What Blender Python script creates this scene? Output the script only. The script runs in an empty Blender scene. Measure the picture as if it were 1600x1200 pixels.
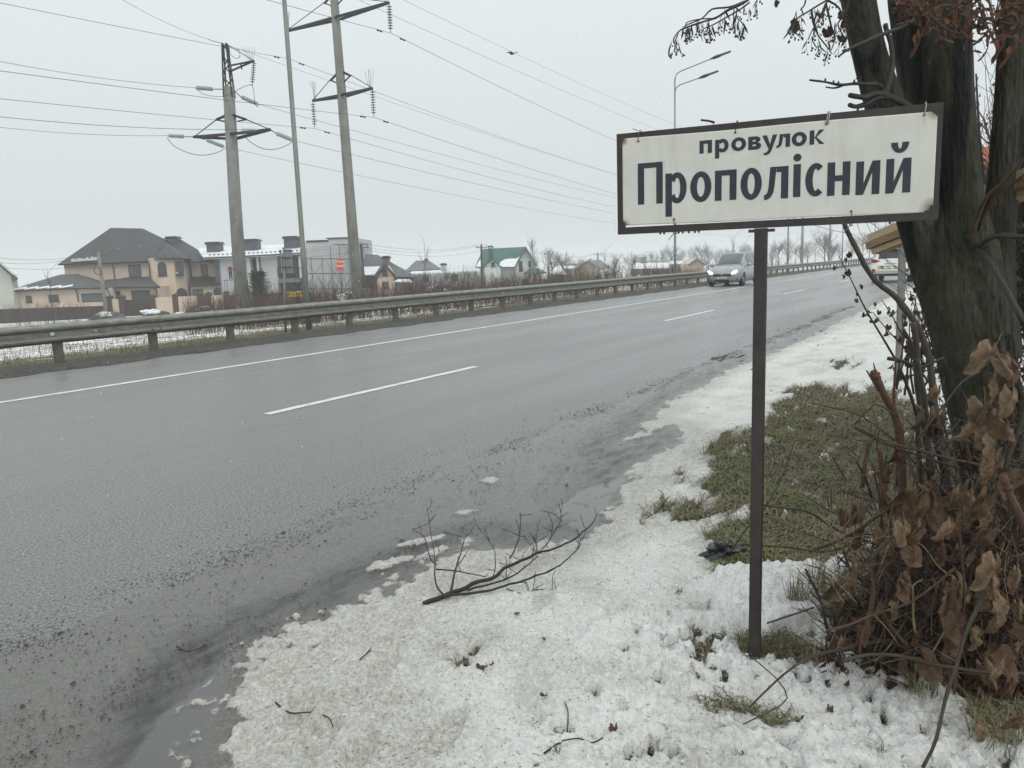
import bpy, math, random
import numpy as np
from mathutils import Vector, Matrix, noise as mnoise
random.seed(7); RNG = np.random.default_rng(7)
R = math.radians; PI = math.pi
SC = bpy.context.scene; COL = SC.collection

# ------------------------------------------------------------------ camera
F_PX = 1200.0; TH = math.atan(187 / 1200.0); RO = 0.0345; CAM_H = 1.6
cR, sR, cT, sT = math.cos(RO), math.sin(RO), math.cos(TH), math.sin(TH)
_R0 = Vector((1, 0, 0)); _F = Vector((0, cT, -sT)); _D = Vector((0, -sT, -cT))
right = _R0 * cR + _D * sR; down = -_R0 * sR + _D * cR
cam = bpy.data.cameras.new('camera'); camo = bpy.data.objects.new('camera', cam); COL.objects.link(camo)
M = Matrix((right, -down, -_F)).transposed().to_4x4(); M.translation = (0, 0, CAM_H)
camo.matrix_world = M
cam.sensor_width = 36; cam.lens = 27.0; cam.clip_start = 0.05; cam.clip_end = 4000
SC.camera = camo

# ------------------------------------------------------------------ sky, sun, exposure
w = bpy.data.worlds.new('World'); SC.world = w; w.use_nodes = True
nt = w.node_tree; nt.nodes.clear()
sky = nt.nodes.new('ShaderNodeTexSky'); sky.sky_type = 'NISHITA'; sky.sun_disc = False
sky.sun_elevation = R(48); sky.sun_rotation = R(150); sky.air_density = 1.0; sky.dust_density = 3.0
hs = nt.nodes.new('ShaderNodeHueSaturation'); hs.inputs['Saturation'].default_value = 0.10
mx = nt.nodes.new('ShaderNodeMix'); mx.data_type = 'RGBA'; mx.inputs[0].default_value = 0.90
mx.inputs[7].default_value = (6.15, 6.65, 6.80, 1)          # the flat grey of a closed cloud deck
bg = nt.nodes.new('ShaderNodeBackground'); bg.inputs[1].default_value = 0.10
wo = nt.nodes.new('ShaderNodeOutputWorld')
nt.links.new(sky.outputs[0], hs.inputs['Color']); nt.links.new(hs.outputs[0], mx.inputs[6])
tc = nt.nodes.new('ShaderNodeTexCoord'); sx = nt.nodes.new('ShaderNodeSeparateXYZ'); nt.links.new(tc.outputs['Generated'], sx.inputs[0])
mr = nt.nodes.new('ShaderNodeMapRange'); nt.links.new(sx.outputs[2], mr.inputs[0]); mr.inputs[1].default_value = 0; mr.inputs[2].default_value = 1; mr.inputs[3].default_value = 1.0; mr.inputs[4].default_value = 1.85
vm = nt.nodes.new('ShaderNodeVectorMath'); vm.operation = 'SCALE'; nt.links.new(mx.outputs[2], vm.inputs[0]); nt.links.new(mr.outputs[0], vm.inputs['Scale'])   # a closed cloud deck is brighter overhead
nt.links.new(vm.outputs[0], bg.inputs[0]); nt.links.new(bg.outputs[0], wo.inputs[0])
sl = bpy.data.lights.new('sun', 'SUN'); sl.energy = 0.8; sl.angle = R(40); sl.color = (1, 0.95, 0.88)
so = bpy.data.objects.new('sun', sl); COL.objects.link(so)
_el, _az = R(48), R(150)
so.rotation_euler = Vector((math.sin(_az) * math.cos(_el), math.cos(_az) * math.cos(_el), math.sin(_el))).to_track_quat('Z', 'Y').to_euler()
SC.view_settings.view_transform = 'Standard'; SC.view_settings.look = 'None'
SC.view_settings.exposure = 0.08; SC.view_settings.gamma = 1.0; SC.view_settings.use_curve_mapping = False
SC.cycles.max_bounces = 6; SC.cycles.diffuse_bounces = 3; SC.cycles.glossy_bounces = 3
SC.cycles.transmission_bounces = 4; SC.cycles.transparent_max_bounces = 8; SC.cycles.volume_bounces = 2
SC.cycles.use_denoising = True

# ------------------------------------------------------------------ where a sight line meets a distance or the ground
def ray(x, y):
    return (_F + right * ((x - 800) / F_PX) + down * ((y - 600) / F_PX))
def at(x, y, Y):
    d = ray(x, y); t = Y / d.y
    return Vector((d.x * t, Y, CAM_H + d.z * t))
def gz(x, y, z=0.0):
    d = ray(x, y); t = (z - CAM_H) / d.z
    return Vector((d.x * t, d.y * t, z))
AL = R(32.3)                                            # the road's heading east of the view axis
DS = Vector((math.sin(AL), math.cos(AL), 0)); DN = Vector((-math.cos(AL), math.sin(AL), 0))
def to_sn(p): return (p.x * DS.x + p.y * DS.y, p.x * DN.x + p.y * DN.y)
def from_sn(s, n, z=0.0): return Vector((s * DS.x + n * DN.x, s * DS.y + n * DN.y, z))
PROF = [(-400, 0.5), (-60, 0.3), (-12, 0.1), (-3, 0.0), (14.3, 0.0), (15.3, -0.03), (18, -0.13), (24, -0.55), (31, -1.0), (60, -1.9), (87, -2.6), (150, -3.1), (600, -3.0), (1500, -3.0)]
_pn = np.array([p[0] for p in PROF]); _pz = np.array([p[1] for p in PROF])
def zprof(n): return np.interp(n, _pn, _pz)
def ground_z(x, y):
    return float(zprof(to_sn(Vector((x, y, 0)))[1]))

# ------------------------------------------------------------------ numpy noise
_perm = RNG.permutation(256); _perm = np.concatenate([_perm, _perm, _perm])
_ga = RNG.random(256) * 2 * PI; _gx, _gy = np.cos(_ga), np.sin(_ga)
def perlin(x, y):
    xi = np.floor(x).astype(int); yi = np.floor(y).astype(int); xf = x - xi; yf = y - yi; xi &= 255; yi &= 255
    u = xf * xf * xf * (xf * (xf * 6 - 15) + 10); v = yf * yf * yf * (yf * (yf * 6 - 15) + 10)
    def gr(a, b, dx, dy):
        h = _perm[(_perm[a & 255] + b) & 511] & 255; return _gx[h] * dx + _gy[h] * dy
    n00 = gr(xi, yi, xf, yf); n10 = gr(xi + 1, yi, xf - 1, yf); n01 = gr(xi, yi + 1, xf, yf - 1); n11 = gr(xi + 1, yi + 1, xf - 1, yf - 1)
    return (n00 * (1 - u) + n10 * u) * (1 - v) + (n01 * (1 - u) + n11 * u) * v * 1.0
def fbm(x, y, o=4, g=0.5):
    a = 1; s = 0; f = 1
    for k in range(o): s = s + a * perlin(x * f + 17.3 * k, y * f - 9.1 * k); a *= g; f *= 2.03
    return s
def sdf_poly(px, py, poly):
    """signed distance, positive inside"""
    d = np.full(px.shape, 1e9); ins = np.zeros(px.shape, bool); m = len(poly)
    for i in range(m):
        ax, ay = poly[i]; bx, by = poly[(i + 1) % m]; ex, ey = bx - ax, by - ay
        wx, wy = px - ax, py - ay; t = np.clip((wx * ex + wy * ey) / (ex * ex + ey * ey + 1e-12), 0, 1)
        d = np.minimum(d, (wx - ex * t) ** 2 + (wy - ey * t) ** 2)
        c = ((ay > py) != (by > py)) & (px < (bx - ax) * (py - ay) / ((by - ay) if abs(by - ay) > 1e-12 else 1e-12) + ax)
        ins ^= c
    d = np.sqrt(d); return np.where(ins, d, -d)
def sstep(x, a, b):
    t = np.clip((x - a) / (b - a), 0, 1); return t * t * (3 - 2 * t)

# ------------------------------------------------------------------ materials
MATS = {}
class NT:
    def __init__(s, name):
        s.m = bpy.data.materials.new(name); s.m.use_nodes = True; s.t = s.m.node_tree; s.t.nodes.clear()
        s.b = s.n('ShaderNodeBsdfPrincipled'); s.o = s.n('ShaderNodeOutputMaterial'); s.l(s.b.outputs[0], s.o.inputs[0])
        MATS[name] = s.m
    def n(s, k): return s.t.nodes.new(k)
    def l(s, a, b): s.t.links.new(a, b)
    def val(s, inp, v):
        if hasattr(v, 'is_linked') or isinstance(v, bpy.types.NodeSocket): s.l(v, inp)
        else: inp.default_value = v
    def coord(s, sc=(1, 1, 1), kind='Object'):
        c = s.n('ShaderNodeTexCoord'); mp = s.n('ShaderNodeMapping'); mp.inputs['Scale'].default_value = sc
        s.l(c.outputs[kind], mp.inputs[0]); return mp.outputs[0]
    def noise(s, vec, scale, det=4, rough=0.55, dist=0.0):
        k = s.n('ShaderNodeTexNoise'); s.l(vec, k.inputs['Vector']); k.inputs['Scale'].default_value = scale
        k.inputs['Detail'].default_value = det; k.inputs['Roughness'].default_value = rough; k.inputs['Distortion'].default_value = dist
        return k.outputs['Fac']
    def voro(s, vec, scale, feat='F1', out='Distance'):
        k = s.n('ShaderNodeTexVoronoi'); k.feature = feat; s.l(vec, k.inputs['Vector']); k.inputs['Scale'].default_value = scale
        return k.outputs[out]
    def ramp(s, fac, a, b, lo=0.0, hi=1.0):
        k = s.n('ShaderNodeMapRange'); s.l(fac, k.inputs[0]); k.inputs[1].default_value = a; k.inputs[2].default_value = b
        k.inputs[3].default_value = lo; k.inputs[4].default_value = hi; return k.outputs[0]
    def mix(s, fac, a, b):
        k = s.n('ShaderNodeMix'); k.data_type = 'RGBA'; s.val(k.inputs[0], fac)
        for i, c in ((6, a), (7, b)):
            if isinstance(c, bpy.types.NodeSocket): s.l(c, k.inputs[i])
            else: k.inputs[i].default_value = (c[0], c[1], c[2], 1)
        return k.outputs[2]
    def mixf(s, fac, a, b):
        k = s.n('ShaderNodeMix'); s.val(k.inputs[0], fac); s.val(k.inputs[2], a); s.val(k.inputs[3], b); return k.outputs[0]
    def math(s, op, a, b=0.0):
        k = s.n('ShaderNodeMath'); k.operation = op; s.val(k.inputs[0], a); s.val(k.inputs[1], b); return k.outputs[0]
    def attr(s, name):
        k = s.n('ShaderNodeAttribute'); k.attribute_name = name; return k.outputs['Fac']
    def bump(s, h, strength, dist=0.01, prev=None):
        k = s.n('ShaderNodeBump'); s.l(h, k.inputs['Height']); s.val(k.inputs['Strength'], strength); k.inputs['Distance'].default_value = dist
        if prev is not None: s.l(prev, k.inputs['Normal'])
        return k.outputs[0]
    def set(s, col=None, rough=None, metal=None, nrm=None, spec=None):
        b = s.b.inputs
        if col is not None:
            if isinstance(col, bpy.types.NodeSocket): s.l(col, b['Base Color'])
            else: b['Base Color'].default_value = (col[0], col[1], col[2], 1)
        if rough is not None: s.val(b['Roughness'], rough)
        if metal is not None: b['Metallic'].default_value = metal
        if spec is not None: s.val(b['Specular IOR Level'], spec)
        if nrm is not None: s.l(nrm, b['Normal'])
        return s.m
def simple(name, c1, c2=None, scale=8, rough=0.7, metal=0.0, bump=0.0, stretch=(1, 1, 1), bscale=None, spec=0.4, det=5, lo=0.35, hi=0.65, dist=0.01):
    t = NT(name); v = t.coord(stretch)
    c2 = c2 or tuple(c * 0.75 for c in c1)
    nf = t.ramp(t.noise(v, scale, det, 0.6), lo, hi); col = t.mix(nf, c1, c2)
    nr = None
    if bump: nr = t.bump(t.noise(v, bscale or scale * 3, 5, 0.6), bump, dist)
    return t.set(col, rough, metal, nr, spec)

def asphalt(t, v):
    """wet worn asphalt: colour, roughness, normal"""
    big = t.noise(t.coord((0.12, 0.9, 1)), 1.0, 4, 0.55)
    fine = t.noise(v, 62, 4, 0.75); vor = t.voro(v, 85)
    c = t.mix(t.ramp(fine, 0.43, 0.59), (0.038, 0.039, 0.040), (0.30, 0.292, 0.275))
    c = t.mix(t.ramp(big, 0.35, 0.7), c, t.mix(0.55, c, (0.13, 0.128, 0.122)))
    r = t.mixf(t.ramp(big, 0.40, 0.60), 0.48, 0.26)
    nr = t.bump(vor, 0.7, 0.010); nr = t.bump(fine, 0.65, 0.009, nr)
    return c, r, nr

def build_ground_materials():
    t = NT('asphalt_wet'); v = t.coord(); c, r, nr = asphalt(t, v); t.set(c, r, 0, nr, 0.5); t.b.inputs['Coat Weight'].default_value = 0.6; t.b.inputs['Coat Roughness'].default_value = 0.34; t.b.inputs['Coat IOR'].default_value = 1.33
    # verge: everything steered by what lies there (vertex attributes from the terrain shape)
    t = NT('verge'); v = t.coord()
    ca, ra, na = asphalt(t, v)
    n1 = t.noise(v, 14, 6, 0.62); n2 = t.noise(v, 60, 4, 0.7); n3 = t.noise(v, 210, 3, 0.7); vr = t.voro(v, 45)
    mud = t.mix(t.ramp(n2, 0.35, 0.7), (0.12, 0.113, 0.10), (0.22, 0.21, 0.187))
    mud = t.mix(t.ramp(n3, 0.52, 0.7), mud, (0.050, 0.046, 0.041))
    earth = t.mix(t.ramp(n1, 0.35, 0.65), (0.040, 0.033, 0.022), (0.10, 0.088, 0.055))
    earth = t.mix(t.ramp(n2, 0.5, 0.62), earth, (0.085, 0.10, 0.045))
    snowc = t.mix(t.ramp(n2, 0.3, 0.72), (0.90, 0.90, 0.875), (0.70, 0.695, 0.665))
    dirty = t.mix(t.ramp(n2, 0.36, 0.66), (0.66, 0.65, 0.60), (0.33, 0.315, 0.27))
    dirt = t.attr('dirt')
    specks = t.math('MULTIPLY', t.ramp(n3, 0.60, 0.70), t.ramp(dirt, 0.0, 0.6, 0.35, 0.9))
    sn = t.mix(t.math('MULTIPLY', dirt, t.ramp(n1, 0.25, 0.75, 0.6, 1.2)), snowc, dirty)
    sn = t.mix(specks, sn, (0.16, 0.14, 0.11))
    mud_a = t.attr('mud'); snow_a = t.attr('snow'); grass_a = t.attr('grass'); pud = t.attr('puddle')
    # ragged edges: thresholds broken up by the fine noise
    def edge(a, s=0.5): return t.ramp(t.math('ADD', a, t.math('MULTIPLY', t.math('SUBTRACT', n2, 0.5), s)), 0.42, 0.58)
    esnow = t.ramp(t.math('ADD', snow_a, t.math('ADD', t.math('MULTIPLY', t.math('SUBTRACT', n2, 0.5), 1.5), t.math('MULTIPLY', t.math('SUBTRACT', n3, 0.5), 1.3))), 0.40, 0.56)
    c = t.mix(edge(mud_a), ca, mud); c = t.mix(edge(grass_a), c, earth); c = t.mix(pud, c, (0.07, 0.067, 0.06)); c = t.mix(t.math('MULTIPLY', t.attr('soak'), 0.92), c, (0.030, 0.028, 0.025)); c = t.mix(esnow, c, sn)
    rmud = t.mixf(t.ramp(n1, 0.38, 0.62), 0.20, 0.42)
    r = t.mixf(edge(mud_a), ra, rmud); r = t.mixf(edge(grass_a), r, 0.85); r = t.mixf(pud, r, 0.04); r = t.mixf(esnow, r, 0.75)
    h = t.math('ADD', t.math('MULTIPLY', n2, 0.6), t.math('ADD', t.math('MULTIPLY', n3, 0.35), t.math('MULTIPLY', vr, 0.4)))
    st = t.math('MULTIPLY', t.math('SUBTRACT', 1.0, t.math('MULTIPLY', pud, t.math('SUBTRACT', 1.0, esnow))), t.math('ADD', 0.22, t.math('MULTIPLY', 0.66, t.math('MAXIMUM', edge(mud_a), t.math('MAXIMUM', esnow, edge(grass_a))))))
    nb = t.n('ShaderNodeBump'); t.l(h, nb.inputs['Height']); t.l(st, nb.inputs['Strength']); nb.inputs['Distance'].default_value = 0.022
    vmx = t.n('ShaderNodeMix'); vmx.data_type = 'VECTOR'; t.l(t.math('MAXIMUM', edge(mud_a), t.math('MAXIMUM', esnow, edge(grass_a))), vmx.inputs[0]); t.l(na, vmx.inputs[4]); t.l(nb.outputs[0], vmx.inputs[5])
    t.set(c, r, 0, vmx.outputs[1], 0.5)
    dry = t.math('MAXIMUM', esnow, edge(grass_a)); t.l(t.math('MULTIPLY', t.math('SUBTRACT', 1.0, dry), 0.6), t.b.inputs['Coat Weight']); t.b.inputs['Coat IOR'].default_value = 1.33
    t.l(t.mixf(pud, t.mixf(edge(mud_a), 0.34, 0.24), 0.03), t.b.inputs['Coat Roughness'])
    # field and far land, object space x = along the road, y = across
    t = NT('field'); v = t.coord(); c_ = t.n('ShaderNodeTexCoord'); sp = t.n('ShaderNodeSeparateXYZ'); t.l(c_.outputs['Object'], sp.inputs[0])
    yy = sp.outputs[1]
    a = t.noise(v, 1.3, 6, 0.68); b = t.noise(v, 9, 5, 0.7); d = t.noise(v, 0.09, 4, 0.5)
    brown = t.mix(t.ramp(b, 0.35, 0.65), (0.11, 0.075, 0.045), (0.17, 0.13, 0.08))
    green = t.mix(t.ramp(b, 0.35, 0.65), (0.055, 0.065, 0.028), (0.13, 0.115, 0.06))
    base = t.mix(t.ramp(t.math('ADD', yy, t.math('MULTIPLY', a, 2.0)), 19.5, 21.5), green, brown)
    mudc = t.mix(t.ramp(b, 0.4, 0.6), (0.04, 0.037, 0.032), (0.09, 0.082, 0.07))
    base = t.mix(t.ramp(t.math('ADD', yy, t.math('MULTIPLY', b, 1.2)), 15.6, 16.1), mudc, base)
    sfac = t.math('ADD', t.math('ADD', t.math('MULTIPLY', a, 0.75), t.math('MULTIPLY', b, 0.65)), t.math('MULTIPLY', d, 0.30))
    thr = t.ramp(yy, 17.0, 21.0, 0.17, 0.0)
    thr2 = t.ramp(yy, -30.0, 3.0, -0.25, -0.25)
    sf = t.ramp(t.math('SUBTRACT', sfac, thr), 0.80, 0.86)
    sf = t.math('MULTIPLY', sf, t.ramp(yy, 16.6, 17.2))
    near = t.ramp(yy, 3.0, 2.5)                        # the side of the trees
    sf = t.math('MAXIMUM', sf, t.math('MULTIPLY', near, t.ramp(sfac, 0.62, 0.72)))
    col = t.mix(sf, base, (0.80, 0.815, 0.82))
    t.set(col, t.mixf(sf, 0.8, 0.7), 0, t.bump(b, 0.6, 0.05), 0.3)
    # painted lines, worn
    t = NT('line_paint'); v = t.coord(); ca, ra, na = asphalt(t, v); wv = t.noise(v, 55, 4, 0.75); w2 = t.noise(v, 3, 3, 0.6)
    f = t.ramp(t.math('ADD', wv, t.math('MULTIPLY', w2, 0.35)), 0.49, 0.66)
    t.set(t.mix(f, ca, (0.82, 0.83, 0.81)), t.mixf(f, ra, 0.45), 0, na, 0.4)
build_ground_materials()

simple('galvanised', (0.30, 0.30, 0.265), (0.19, 0.19, 0.16), 5, 0.48, 0.55, 0.08, (1, 1, 3), 20)
simple('rail_post', (0.17, 0.165, 0.135), (0.10, 0.092, 0.07), 7, 0.7, 0.2, 0.15)
simple('concrete', (0.26, 0.26, 0.235), (0.17, 0.17, 0.15), 3, 0.85, 0, 0.25, (1, 1, 0.4), 22)
simple('lamp_steel', (0.25, 0.26, 0.24), (0.18, 0.19, 0.17), 4, 0.6, 0.3, 0.05, (1, 1, 0.3))
simple('dark_steel', (0.055, 0.055, 0.06), (0.03, 0.03, 0.033), 6, 0.6, 0.3)
simple('wire', (0.10, 0.10, 0.105), (0.07, 0.07, 0.075), 3, 0.6, 0.4)
simple('insulator_dark', (0.14, 0.15, 0.145), (0.09, 0.10, 0.10), 9, 0.3)
simple('insulator_glass', (0.36, 0.47, 0.44), (0.28, 0.38, 0.36), 9, 0.15)
simple('frame_brown', (0.040, 0.030, 0.027), (0.024, 0.018, 0.016), 14, 0.45, 0, 0.10, (1, 1, 1), 70, 0.5)
simple('letter_ink', (0.020, 0.028, 0.038), (0.030, 0.038, 0.048), 30, 0.45)
simple('tie_wire', (0.14, 0.14, 0.13), (0.08, 0.07, 0.06), 40, 0.5, 0.5)
simple('tie_pale', (0.36, 0.33, 0.27), (0.22, 0.19, 0.15), 40, 0.6)
t = NT('sign_panel'); v = t.coord(); a = t.noise(v, 6, 6, 0.65); b = t.noise(t.coord((9, 9, 1.2)), 1.6, 5, 0.6); d = t.noise(v, 120, 3, 0.6)
c = t.mix(t.ramp(a, 0.3, 0.75), (0.66, 0.655, 0.60), (0.56, 0.55, 0.49)); c = t.mix(t.ramp(b, 0.55, 0.75, 0, 0.45), c, (0.47, 0.45, 0.36))
c = t.mix(t.ramp(d, 0.70, 0.74, 0, 0.5), c, (0.25, 0.23, 0.18)); ru = t.attr('rust')
c = t.mix(t.ramp(t.math('ADD', ru, t.math('MULTIPLY', t.math('SUBTRACT', a, 0.5), 0.8)), 0.25, 0.75), c, (0.17, 0.115, 0.06))
t.set(c, 0.42, 0, t.bump(d, 0.05, 0.003), 0.45)
# bark
t = NT('bark'); v = t.coord((1, 1, 0.28)); a = t.noise(v, 9, 6, 0.65, 0.6); b = t.noise(t.coord(), 3.0, 5, 0.6); d = t.noise(t.coord(), 150, 3, 0.7); s_ = t.noise(t.coord((1, 1, 0.12)), 7, 4, 0.5)
c = t.mix(t.ramp(b, 0.38, 0.62), (0.046, 0.043, 0.031), (0.037, 0.040, 0.015)); c = t.mix(t.ramp(a, 0.42, 0.66), c, (0.090, 0.083, 0.062))
c = t.mix(t.ramp(s_, 0.53, 0.60), c, (0.008, 0.008, 0.008)); c = t.mix(t.ramp(d, 0.62, 0.68, 0, 0.8), c, (0.15, 0.155, 0.13))
t.set(c, 0.7, 0, t.bump(t.voro(t.coord((1, 1, 0.22)), 55), 0.8, 0.03, t.bump(t.noise(v, 45, 6, 0.7), 1.0, 0.04, t.bump(a, 1.0, 0.08))), 0.3)
simple('twig', (0.060, 0.045, 0.036), (0.032, 0.025, 0.021), 20, 0.7)
simple('twig_dark', (0.030, 0.026, 0.024), (0.016, 0.014, 0.014), 20, 0.6)
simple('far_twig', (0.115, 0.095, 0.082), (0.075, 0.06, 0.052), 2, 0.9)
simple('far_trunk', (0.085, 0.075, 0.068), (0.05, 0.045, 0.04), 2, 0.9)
simple('red_stem', (0.12, 0.078, 0.062), (0.075, 0.052, 0.043), 1.5, 0.8)
simple('vine_stem', (0.095, 0.045, 0.025), (0.045, 0.027, 0.017), 12, 0.65)
simple('shoot', (0.052, 0.043, 0.026), (0.030, 0.023, 0.016), 12, 0.7, 0, 0.2)
simple('straw', (0.27, 0.21, 0.12), (0.15, 0.105, 0.06), 15, 0.8)
simple('conifer', (0.035, 0.048, 0.030), (0.05, 0.055, 0.035), 3, 0.9)
def leafmat(name, c1, c2):
    t = NT(name); v = t.coord(); a = t.noise(v, 2.6, 5, 0.65); b = t.noise(v, 11, 4, 0.6); wv = t.n('ShaderNodeTexWave'); wv.inputs['Scale'].default_value = 3.5; wv.inputs['Distortion'].default_value = 1.2; t.l(v, wv.inputs[0])
    c = t.mix(t.ramp(a, 0.33, 0.68), c1, c2); c = t.mix(t.ramp(b, 0.6, 0.75, 0, 0.5), c, (0.05, 0.03, 0.018))
    t.set(c, 0.65, 0, t.bump(wv.outputs[1], 0.22, 0.03, t.bump(b, 0.35, 0.04)), 0.35); t.b.inputs['Subsurface Weight'].default_value = 0.0
leafmat('leaf_tan', (0.25, 0.17, 0.10), (0.10, 0.062, 0.034)); leafmat('leaf_brown', (0.125, 0.072, 0.038), (0.065, 0.036, 0.020))
leafmat('leaf_dark', (0.085, 0.042, 0.025), (0.042, 0.023, 0.015)); leafmat('leaf_rust', (0.17, 0.068, 0.030), (0.075, 0.032, 0.018))
def grassmat(name, c1, c2, c3):
    t = NT(name); v = t.coord(); a = t.noise(v, 5, 4, 0.6); b = t.noise(v, 70, 2, 0.5)
    c = t.mix(t.ramp(a, 0.38, 0.62), c1, c2); c = t.mix(t.ramp(b, 0.5, 0.7), c, c3); t.set(c, 0.7, 0, None, 0.3)
grassmat('grass_green', (0.115, 0.15, 0.05), (0.16, 0.17, 0.075), (0.25, 0.23, 0.12))
grassmat('grass_dry', (0.20, 0.175, 0.105), (0.11, 0.088, 0.055), (0.30, 0.26, 0.165))
grassmat('weed_brown', (0.15, 0.095, 0.06), (0.10, 0.062, 0.042), (0.22, 0.17, 0.11))
simple('pebble', (0.055, 0.051, 0.046), (0.020, 0.019, 0.017), 25, 0.5)
simple('snow_white', (0.82, 0.835, 0.845), (0.72, 0.735, 0.75), 3, 0.75, 0, 0.4)
simple('snow_grit', (0.62, 0.62, 0.60), (0.45, 0.44, 0.41), 30, 0.75)
simple('snow_lump', (0.60, 0.585, 0.52), (0.36, 0.34, 0.28), 30, 0.7, 0, 0.7, (1, 1, 1), 60)
t = NT('pale_timber'); v = t.coord((1.2, 1.2, 22)); a = t.noise(v, 3.0, 5, 0.6, 0.1)
t.set(t.mix(t.ramp(a, 0.35, 0.65), (0.56, 0.45, 0.29), (0.42, 0.31, 0.18)), 0.6, 0, t.bump(a, 0.15, 0.003), 0.3)
t = NT('timber_shaded'); v = t.coord((1.2, 1.2, 22)); a = t.noise(v, 3.0, 5, 0.6, 0.1)  # pale timber again in darker brown: shade on the lower board painted in
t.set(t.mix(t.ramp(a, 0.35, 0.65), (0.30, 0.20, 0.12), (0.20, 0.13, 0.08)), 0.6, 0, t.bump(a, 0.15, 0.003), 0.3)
# buildings
simple('plaster_beige', (0.66, 0.54, 0.42), (0.60, 0.49, 0.38), 0.8, 0.9); simple('plaster_pale', (0.55, 0.55, 0.49), (0.49, 0.49, 0.43), 0.8, 0.9)
simple('plaster_grey', (0.50, 0.515, 0.52), (0.42, 0.43, 0.435), 0.5, 0.9); simple('plaster_white', (0.66, 0.67, 0.66), (0.58, 0.59, 0.58), 0.6, 0.9)
simple('plaster_yellow', (0.50, 0.44, 0.27), (0.44, 0.38, 0.24), 0.8, 0.9); simple('concrete_dark', (0.20, 0.20, 0.205), (0.15, 0.15, 0.155), 1, 0.85)
simple('trim_dark', (0.055, 0.048, 0.045), (0.04, 0.035, 0.033), 2, 0.6); simple('shutter_grey', (0.13, 0.135, 0.14), (0.10, 0.105, 0.11), 2, 0.6)
simple('fence_brown', (0.062, 0.045, 0.040), (0.045, 0.034, 0.031), 1, 0.6); simple('brick_brown', (0.105, 0.062, 0.048), (0.075, 0.045, 0.037), 3, 0.85)
simple('chimney_blue', (0.085, 0.095, 0.12), (0.065, 0.07, 0.09), 1, 0.6); simple('bare_frame', (0.12, 0.115, 0.11), (0.09, 0.085, 0.08), 3, 0.7)
simple('banner_red', (0.62, 0.075, 0.035), (0.52, 0.06, 0.03), 1, 0.6); simple('banner_white', (0.75, 0.6, 0.55), (0.7, 0.55, 0.5), 5, 0.6)
simple('sign_yellow', (0.55, 0.36, 0.04), (0.45, 0.29, 0.03), 4, 0.6); simple('sign_back', (0.27, 0.285, 0.29), (0.21, 0.22, 0.225), 3, 0.55, 0.3)
simple('roof_orange', (0.42, 0.13, 0.055), (0.30, 0.09, 0.04), 6, 0.8); simple('bright_green', (0.28, 0.50, 0.06), (0.24, 0.44, 0.05), 3, 0.6)
simple('cloth_red', (0.17, 0.05, 0.045), (0.11, 0.035, 0.03), 6, 0.9); simple('cloth_dark', (0.04, 0.045, 0.06), (0.03, 0.03, 0.04), 6, 0.9); simple('skin', (0.45, 0.28, 0.2), (0.4, 0.25, 0.18), 6, 0.6)
simple('plastic_black', (0.022, 0.023, 0.026), (0.04, 0.042, 0.045), 8, 0.32, 0, 0.4)
def roofmat(name, c1, c2):
    t = NT(name); v = t.coord(); a = t.noise(v, 1.2, 4, 0.6); wv = t.n('ShaderNodeTexWave'); wv.bands_direction = 'X'; wv.inputs['Scale'].default_value = 1.4; t.l(v, wv.inputs[0])
    w2 = t.n('ShaderNodeTexWave'); w2.bands_direction = 'Z'; w2.wave_profile = 'SAW'; w2.inputs['Scale'].default_value = 1.6; t.l(v, w2.inputs[0])
    c = t.mix(t.ramp(a, 0.35, 0.65), c1, c2); c = t.mix(t.ramp(w2.outputs[1], 0.80, 0.97, 0, 0.55), c, tuple(k * 0.4 for k in c1))
    t.set(c, 0.45, 0.1, t.bump(wv.outputs[1], 0.5, 0.06, t.bump(w2.outputs[1], 0.6, 0.05)), 0.4)
roofmat('roof_dark', (0.058, 0.056, 0.055), (0.04, 0.038, 0.038)); roofmat('roof_grey', (0.13, 0.135, 0.14), (0.10, 0.105, 0.11)); roofmat('roof_green', (0.030, 0.135, 0.095), (0.026, 0.11, 0.08))
t = NT('window_glass'); v = t.coord(); t.set(t.mix(t.ramp(t.noise(v, 0.5, 2), 0.4, 0.6), (0.035, 0.042, 0.048), (0.085, 0.095, 0.10)), 0.08, 0, None, 0.6)
# vehicles
t = NT('car_silver'); v = t.coord(); a = t.noise(v, 3, 4); t.set(t.mix(t.ramp(a, 0.4, 0.6), (0.36, 0.38, 0.40), (0.30, 0.32, 0.34)), t.ramp(a, 0.3, 0.7, 0.28, 0.42), 0.45, None, 0.6); t.b.inputs['Coat Weight'].default_value = 0.4
t = NT('car_white'); v = t.coord(); a = t.noise(v, 3, 4); t.set(t.mix(t.ramp(a, 0.4, 0.6), (0.74, 0.74, 0.72), (0.66, 0.66, 0.63)), 0.35, 0, None, 0.5)
t = NT('car_glass'); v = t.coord(); t.set(t.mix(t.ramp(t.noise(v, 1.2, 3), 0.35, 0.65), (0.05, 0.07, 0.072), (0.12, 0.15, 0.155)), 0.06, 0, None, 0.8)
t = NT('tinted_glass'); v = t.coord(); t.set(t.mix(t.ramp(t.noise(v, 1.2, 3), 0.35, 0.65), (0.018, 0.019, 0.021), (0.03, 0.03, 0.034)), 0.08, 0, None, 0.5)
simple('tyre', (0.022, 0.022, 0.023), (0.035, 0.034, 0.033), 12, 0.85); simple('black_trim', (0.02, 0.02, 0.021), (0.032, 0.032, 0.032), 6, 0.55)
simple('rim_alloy', (0.34, 0.35, 0.36), (0.24, 0.25, 0.26), 8, 0.35, 0.7); simple('chrome', (0.6, 0.61, 0.62), (0.5, 0.51, 0.52), 8, 0.18, 0.9)
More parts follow.
